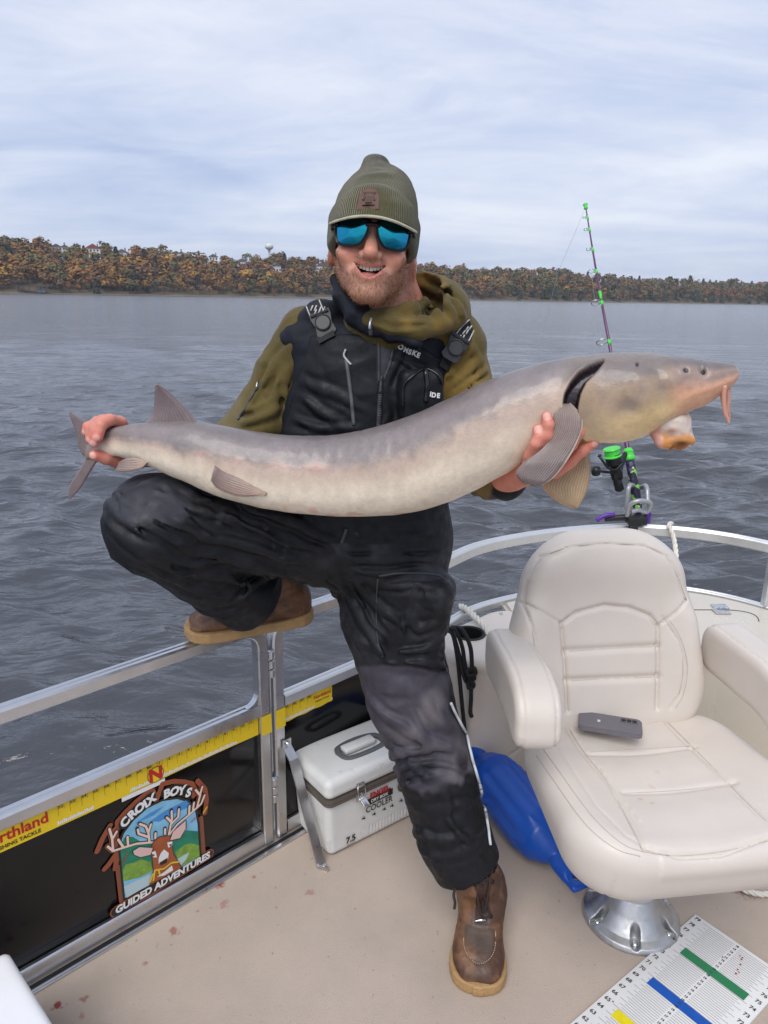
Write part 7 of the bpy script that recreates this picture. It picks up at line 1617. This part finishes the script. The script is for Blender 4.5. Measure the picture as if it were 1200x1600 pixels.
def patch(name, poly, material, parent, lift, off=(-.012, .006)):
    W = np.array([bsurf(a + off[0], b + off[1]) for a, b in poly]); c = bsurf(off[0] + np.mean([a for a, b in poly]), off[1] + np.mean([b for a, b in poly])); out = -np.asarray(HY, float)
    V = np.concatenate([W + out * lift, [c + out * (lift + .0006)], W - out * .002]); n_ = len(poly); Fs = [[i, (i + 1) % n_, n_] for i in range(n_)] + [[i, n_ + 1 + i, n_ + 1 + (i + 1) % n_, (i + 1) % n_] for i in range(n_)]; m = MB(); m.add(V, Fs); return m.build(name, material, parent, True, auto=40)
pt_ = patch('leather_patch', pp, M_leath, hat, .0022)
for poly in ([(-.010, .060), (.010, .062), (.012, .066), (-.011, .064)], [(-.006, .045), (.006, .046), (.004, .058), (-.004, .057)], [(-.011, .040), (.011, .042), (.011, .0435), (-.011, .0415)], [(-.012, .050), (-.008, .050), (-.006, .057), (-.009, .058)], [(.008, .051), (.012, .051), (.009, .059), (.006, .058)]): 
    o = patch('emboss', poly, M_leathd, hat, .0032)
# cap visor peeking out under the cuff
def visor(p):
    q = hl(p); x = q[:, 0]; zc = .030 - 3.3 * x * x * (1 + .0 * x); f = (q[:, 1] + .085) ; zc = zc + .18 * f
    d = np.abs(q[:, 2] - zc) * .85 - .0022; pl = np.sqrt((x / .082) ** 2 + ((q[:, 1] + .062) / .088) ** 2); d = smax(d, (pl - 1) * .07, .002); return smax(d, q[:, 1] + .062, .003)
V, Fq = sdf_mesh(visor, H(0, -.1, .02) - .11, H(0, -.1, .02) + .11, .0022); q = hl(V); edge = smoothstep(.86, .95, np.sqrt((q[:, 0] / .082) ** 2 + ((q[:, 1] + .062) / .088) ** 2))
col = lerp(c3(70, 66, 48) * np.ones((len(V), 1)), c3(176, 172, 150) * np.ones((len(V), 1)), edge); link('cap_visor', mesh('cap_visor', V, Fq, col=col), mat('visor_cloth', attr=True, rough=.85, var=.1, vscale=80, bump=.3, bscale=500), person)
# sunglasses
gl = None; M_fr = mat('black_frame', (.004, .004, .005, 1), rough=.35, spec=.3)
def mirror():
    m = mat('blue_mirror_lens', (.02, .22, .50, 1), rough=.04, metal=1.0); nt = m.node_tree; N = nt.nodes; L = nt.links; b = N['Principled BSDF']; lw = N.new('ShaderNodeLayerWeight'); lw.inputs[0].default_value = .35
    r = N.new('ShaderNodeValToRGB'); L.new(lw.outputs['Facing'], r.inputs[0]); e = r.color_ramp.elements; e[0].color = (.02, .34, .44, 1); e[1].color = (.03, .06, .50, 1); L.new(r.outputs[0], b.inputs['Base Color']); return m
M_mir = mirror()
def gp(x, z): return H(x, -.108 + 6.5 * x * x, z - .0015)
def lens_outline(sg, grow=0): 
    base_ = [(.0095, .0165), (.016, .0195), (.030, .0205), (.050, .0200), (.0605, .0180), (.0645, .0130), (.0640, .000), (.0615, -.0130), (.0565, -.0195), (.046, -.0215), (.032, -.0215), (.0235, -.0185), (.0165, -.0100), (.0115, .002)]
    c = np.mean(base_, 0); b_ = catmull(np.array([[*q, 0] for q in base_ + [base_[0]]]), 70)[:-1, :2]; d = b_ - c; b_ = c + d * (1 + grow / np.linalg.norm(d, axis=1))[:, None]; b_[:, 0] *= sg; return b_
for sg in (-1, 1):
    o_ = lens_outline(sg, .0028); m = MB(); m.add(*tube(np.array([gp(x, z) for x, z in o_]), 1, prof=np.array([(-.0021, -.0014), (.0021, -.0014), (.0021, .0020), (-.0021, .0020)]), closed=True, up=tuple(-np.asarray(HY, float))))
    if gl is None: gl = m.build('sunglasses', M_fr, person, True, auto=35)
    else: m.build('rim', M_fr, gl, True, auto=35)
    o_ = lens_outline(sg, .0008); rings = [.999, .8, .6, .4, .2]; c = np.mean(o_, 0); V_ = []; 
    for r in rings: V_ += [gp(*(c + (q_ - c) * r)) - np.asarray(HY, float) * .0042 * (1 - r * r) for q_ in o_]
    k = len(o_); Fs = [[a * k + j, a * k + (j + 1) % k, (a + 1) * k + (j + 1) % k, (a + 1) * k + j] for a in range(4) for j in range(k)]; V_.append(gp(*c) - np.asarray(HY, float) * .0042); Fs += [[4 * k + j, 4 * k + (j + 1) % k, 5 * k] for j in range(k)]
    m = MB(); m.add(V_, Fs); m.build('lens', M_mir, gl)
    m = MB(); m.add(*tube(np.array([gp(.064 * sg, .012), H(.073 * sg, -.078, .010), H(.078 * sg, -.02, .008), H(.079 * sg, .03, .004)]), [.0045, .004, .003, .003], seg=8, n=16)); m.build('temple', M_fr, gl)
m = MB(); m.add(*tube(np.array([gp(-.013, .013), gp(0, .015), gp(.013, .013)]), [.0042, .0036, .0042], seg=10, n=12)); m.build('bridge', M_fr, gl)
m = MB(); 
for x in (.050, .053, .056): pass

# ---- boots --------------------------------------------------------------------------------
M_bleath = mat('worn_brown_leather', attr=True, rough=.52, var=.16, vscale=45, rvar=.14, bump=.5, bscale=180, bdist=.0014, bump2=.5, b2scale=38, spec=.4)
M_sole = mat('tan_rubber_sole', (.40, .245, .105, 1), rough=.7, var=.16, vscale=40, bump=.3, bscale=150); M_lace = mat('dark_lace', (.035, .022, .018, 1), rough=.85, bump=.4, bscale=900); M_eye = mat('eyelet', (.05, .04, .035, 1), rough=.35, metal=.8)
M_stitch = mat('pale_stitch', (.42, .34, .24, 1), rough=.8)
def boot(heel, toe, up, label, laces, shaft_lean, wide=1.0, top=.215):
    heel = np.asarray(heel, float); by = np.asarray(toe, float) - heel; L_ = np.linalg.norm(by); by /= L_; bx = np.cross(by, up); bx /= np.linalg.norm(bx); bz = np.cross(bx, by); sc = L_ / .30; Rm = np.stack([bx, by, bz], 1)
    def W(x, y, z): return heel + (bx * x + by * y + bz * z) * sc
    def loc(p): return ((p - f32(heel)) @ f32(Rm)) / sc
    yk = [0, .003, .010, .025, .06, .12, .18, .22, .25, .27, .283, .292, .297, .2995, .30]; hwk = np.array([.006, .016, .027, .036, .041, .043, .052, .057, .056, .051, .043, .033, .023, .014, .007]) * wide; ck = np.interp(yk, [0, .1, .2, .25, .3], [0, .001, .004, .003, .001])
    def plan(q, g): 
        yy = np.clip(q[:, 1], 0, .30); return np.maximum(np.abs(q[:, 0] - np.interp(yy, yk, ck)) - np.interp(yy, yk, hwk) - g, np.maximum(-q[:, 1] - g, q[:, 1] - .30 - g)) * .85
    def sole(p): q = loc(p); d = smax(plan(q, .004), np.maximum(-q[:, 2], q[:, 2] - .027 - .006 * smoothstep(.10, .0, q[:, 1])), .006); return (d + .0016 * (np.abs(q[:, 2] - .020) < .0016)) * sc
    ax_s = np.array([0, .060 + shaft_lean * .6, .10]); at_s = np.array([.018 * (1 if laces else 0), .050 + shaft_lean, top])
    def upper(p):
        q = loc(p); f = smax(plan(q, -.001), np.maximum(.012 - q[:, 2], q[:, 2] - np.interp(q[:, 1], [0, .05, .12, .17, .21, .25, .285, .30], [.10, .118, .120, .098, .078, .064, .047, .030])), .040)
        d = smin(f, rcone(q, ax_s, at_s, .047 * wide, .051 * wide), .035)
        d = smin(d, rcone(q, (0, .13, .085), (0, .085, .13), .032 * wide, .038 * wide), .03)
        moc = np.abs(np.hypot((q[:, 0] - .003) / .034, np.maximum(q[:, 1] - .222, 0) / .042) - 1) * .034
        d = d + .0022 * np.exp(-(moc / .0022) ** 2) * (q[:, 1] > .190) * (q[:, 2] > .035)
        vamp = np.abs(q[:, 1] - (.198 - 9 * q[:, 0] ** 2)); d = d + .0016 * np.exp(-(vamp / .002) ** 2) * (q[:, 2] > .03)
        d = d - .0016 * smoothstep(.198, .191, q[:, 1] + 9 * q[:, 0] ** 2) * (np.abs(q[:, 0]) > .014)
        d = d - creases(q, [((-.03, .185, .07), (.035, .19, .07), .006, -.003), ((-.03, .172, .075), (.035, .168, .075), .006, .003), ((.03, .06, .13), (.045, .1, .10), .008, .003), ((-.045, .06, .12), (-.04, .11, .09), .008, -.003)], .006) - .0012 * vnoise(q, 40, 91)
        inn = rcone(q, ax_s + np.array([0, 0, .04]), at_s + np.array([0, 0, .04]), .038, .042); return smax(d, -inn, .004) * sc
    lo = np.minimum(W(0, 0, 0), np.minimum(W(0, .30, 0), W(0, .06, .22))) - .09; hi = np.maximum(W(0, 0, 0), np.maximum(W(0, .30, 0), W(0, .06, .22))) + .09
    V, Fq = sdf_mesh(upper, lo, hi, .0034); q = loc(V); nn = vnoise(V, 30, 92); n2 = vnoise(V, 110, 93); one = np.ones((len(V), 1))
    col = lerp(c3(76, 52, 40) * one, c3(124, 88, 62) * one, smoothstep(-.5, .7, nn + .5 * n2)); col = lerp(col, c3(120, 96, 62) * one, smoothstep(.17, .15, q[:, 1]) * smoothstep(.0, .02, q[:, 0] * (1 if up[2] > .9 else -1)) * .5)
    moc = np.hypot((q[:, 0] - .003) / .034, np.maximum(q[:, 1] - .222, 0) / .042); col = lerp(col, c3(84, 72, 64) * one, (moc < .97) * (q[:, 1] > .192) * smoothstep(.258, .225, q[:, 1] + .01 * nn) * (q[:, 2] > .04) * .85)
    tong = (np.abs(q[:, 0]) < .015) & (q[:, 1] > .05) & (q[:, 1] < .192) & (q[:, 2] > .07); col = np.where(tong[:, None], c3(56, 36, 30) * (1 + .2 * nn)[:, None], col)
    col = lerp(col, c3(58, 42, 36) * one, smoothstep(.25, .8, n2 + .4 * nn) * .45)
    b = link('boot', mesh('boot', V, Fq, col=np.clip(col, .003, 1)), M_bleath, person); b['label'] = label
    V, Fq = sdf_mesh(sole, lo, hi, .0034); link('sole', mesh('sole', V, Fq), M_sole, b)
    fn = upper
    st_pts = [(.003 + .036 * math.sin(a), .222 + .044 * math.cos(a)) for a in np.linspace(-1.6, 1.6, 25)]; st_pts = [(-.033, .196)] + st_pts + [(.039, .196)]
    def drop(x, y):
        o_ = W(x, y, .20); d = -bz; t = 0
        for _ in range(80):
            s = float(fn(f32(o_ + d * t)[None])[0]); t += max(s * .7, .0004)
            if s < .0005: break
        return o_ + d * t
    if laces:
        c = np.array([drop(*q_) for q_ in st_pts]) + bz * .0012; cs_ = catmull(c, 60); m = MB()
        for k in range(0, 58, 2): m.add(*tube(cs_[k:k + 2], .0011, seg=5))
        o = m.build('stitching', M_stitch, b); o['kind'] = 'stuff'
        rows_ = [(.178, .020), (.163, .020), (.147, .020), (.130, .021)]; prev = None
        for k, (y, hw_) in enumerate(rows_):
            e = [drop(-hw_, y) + bz * .002, drop(hw_, y) + bz * .002]
            for q_ in e:
                n_ = grad(fn, q_); m = MB(); m.add(*lathe([(.0022, .002), (.0046, .0016), (.005, 0), (.0046, -.003)], q_, n_, 12, cap=False)); m.build('eyelet', M_eye, b)
            mid = drop(0, y + .004) + bz * .007; m = MB(); m.add(*tube(np.array([e[0], mid, e[1]]), .0026, seg=6, n=14)); m.build('lace', M_lace, b)
            if prev is not None:
                for a_ in (0, 1): m = MB(); m.add(*tube(np.array([prev[a_], (prev[a_] + e[1 - a_]) / 2 + bz * .010, e[1 - a_]]), .0026, seg=6, n=14)); m.build('lace', M_lace, b)
            prev = e
        for sgn in (-1, 1):
            pts = [drop(.0, .142) + bz * .012, drop(.012 * sgn, .150) + bz * .014, drop(.014 * sgn, .170) + bz * .012, drop(.004 * sgn, .178) + bz * .010, drop(-.002 * sgn, .155) + bz * .014]
            m = MB(); m.add(*tube(np.array(pts), .0026, seg=6, n=34)); m.build('lace', M_lace, b)
        q_ = drop(.004, .188) + bz * .006; m = MB(); m.add(*tube(np.array([q_ - bx * .014 + by * -.004, q_ - bx * .004 + bz * .003, q_ + bx * .012 + by * .003]), [.0022, .0042, .0022], seg=8, n=12)); m.build('lace_tag', M_steel, b)
        for (x, y, z) in ((.050, .10, .140), (.048, .105, .158)):
            q_ = W(x - .01, y + .012, z); m = MB(); m.add(*tube(np.array([q_, q_ + bx * .006 + by * .006, q_ + by * .012 + bz * .003]), .0028, seg=7, n=10)); m.build('lace_hook', M_eye, b)
        m = MB(); a0 = P(713, 1384, 1.375); m.add(*tube(np.array([P(724, 1378, 1.38), a0, P(709, 1398, 1.37), P(711, 1410, 1.368), P(710, 1420, 1.366)]), .0032, seg=6, n=24)); m.build('lace', M_lace, b)
    return b
boot(Zp(763, 1425, 0) + np.array([-.01, .06, 0]), Zp(748, 1562, 0) + np.array([0, .008, 0]), (0, 0, 1), 'worn brown lace up boot standing on the carpet', True, .075, 1.08, .165)
rz = .672
boot(P(487, 966, 1.685), P(291, 993, 1.595), (0.03, -.10, 1), 'brown boot planted on the top rail of the gate', False, .03, 1.0, .19)
# ================================================================== HAZE
def haze(density):
    m = bpy.data.materials.new('haze'); m.use_nodes = True; nt = m.node_tree; N = nt.nodes; N.remove(N['Principled BSDF'])
    v = N.new('ShaderNodeVolumePrincipled'); v.inputs['Density'].default_value = density; v.inputs['Color'].default_value = (.80, .87, 1.0, 1); v.inputs['Anisotropy'].default_value = 0.2
    nt.links.new(v.outputs[0], N['Material Output'].inputs['Volume'])
    V, Fs = box((0, 900, 60), (3400, 4200, 66)); o = link('haze', mesh('haze', V, Fs, False), m); tag(o, 'thin pale haze over the lake', 'haze', kind='stuff')
haze(.00013)
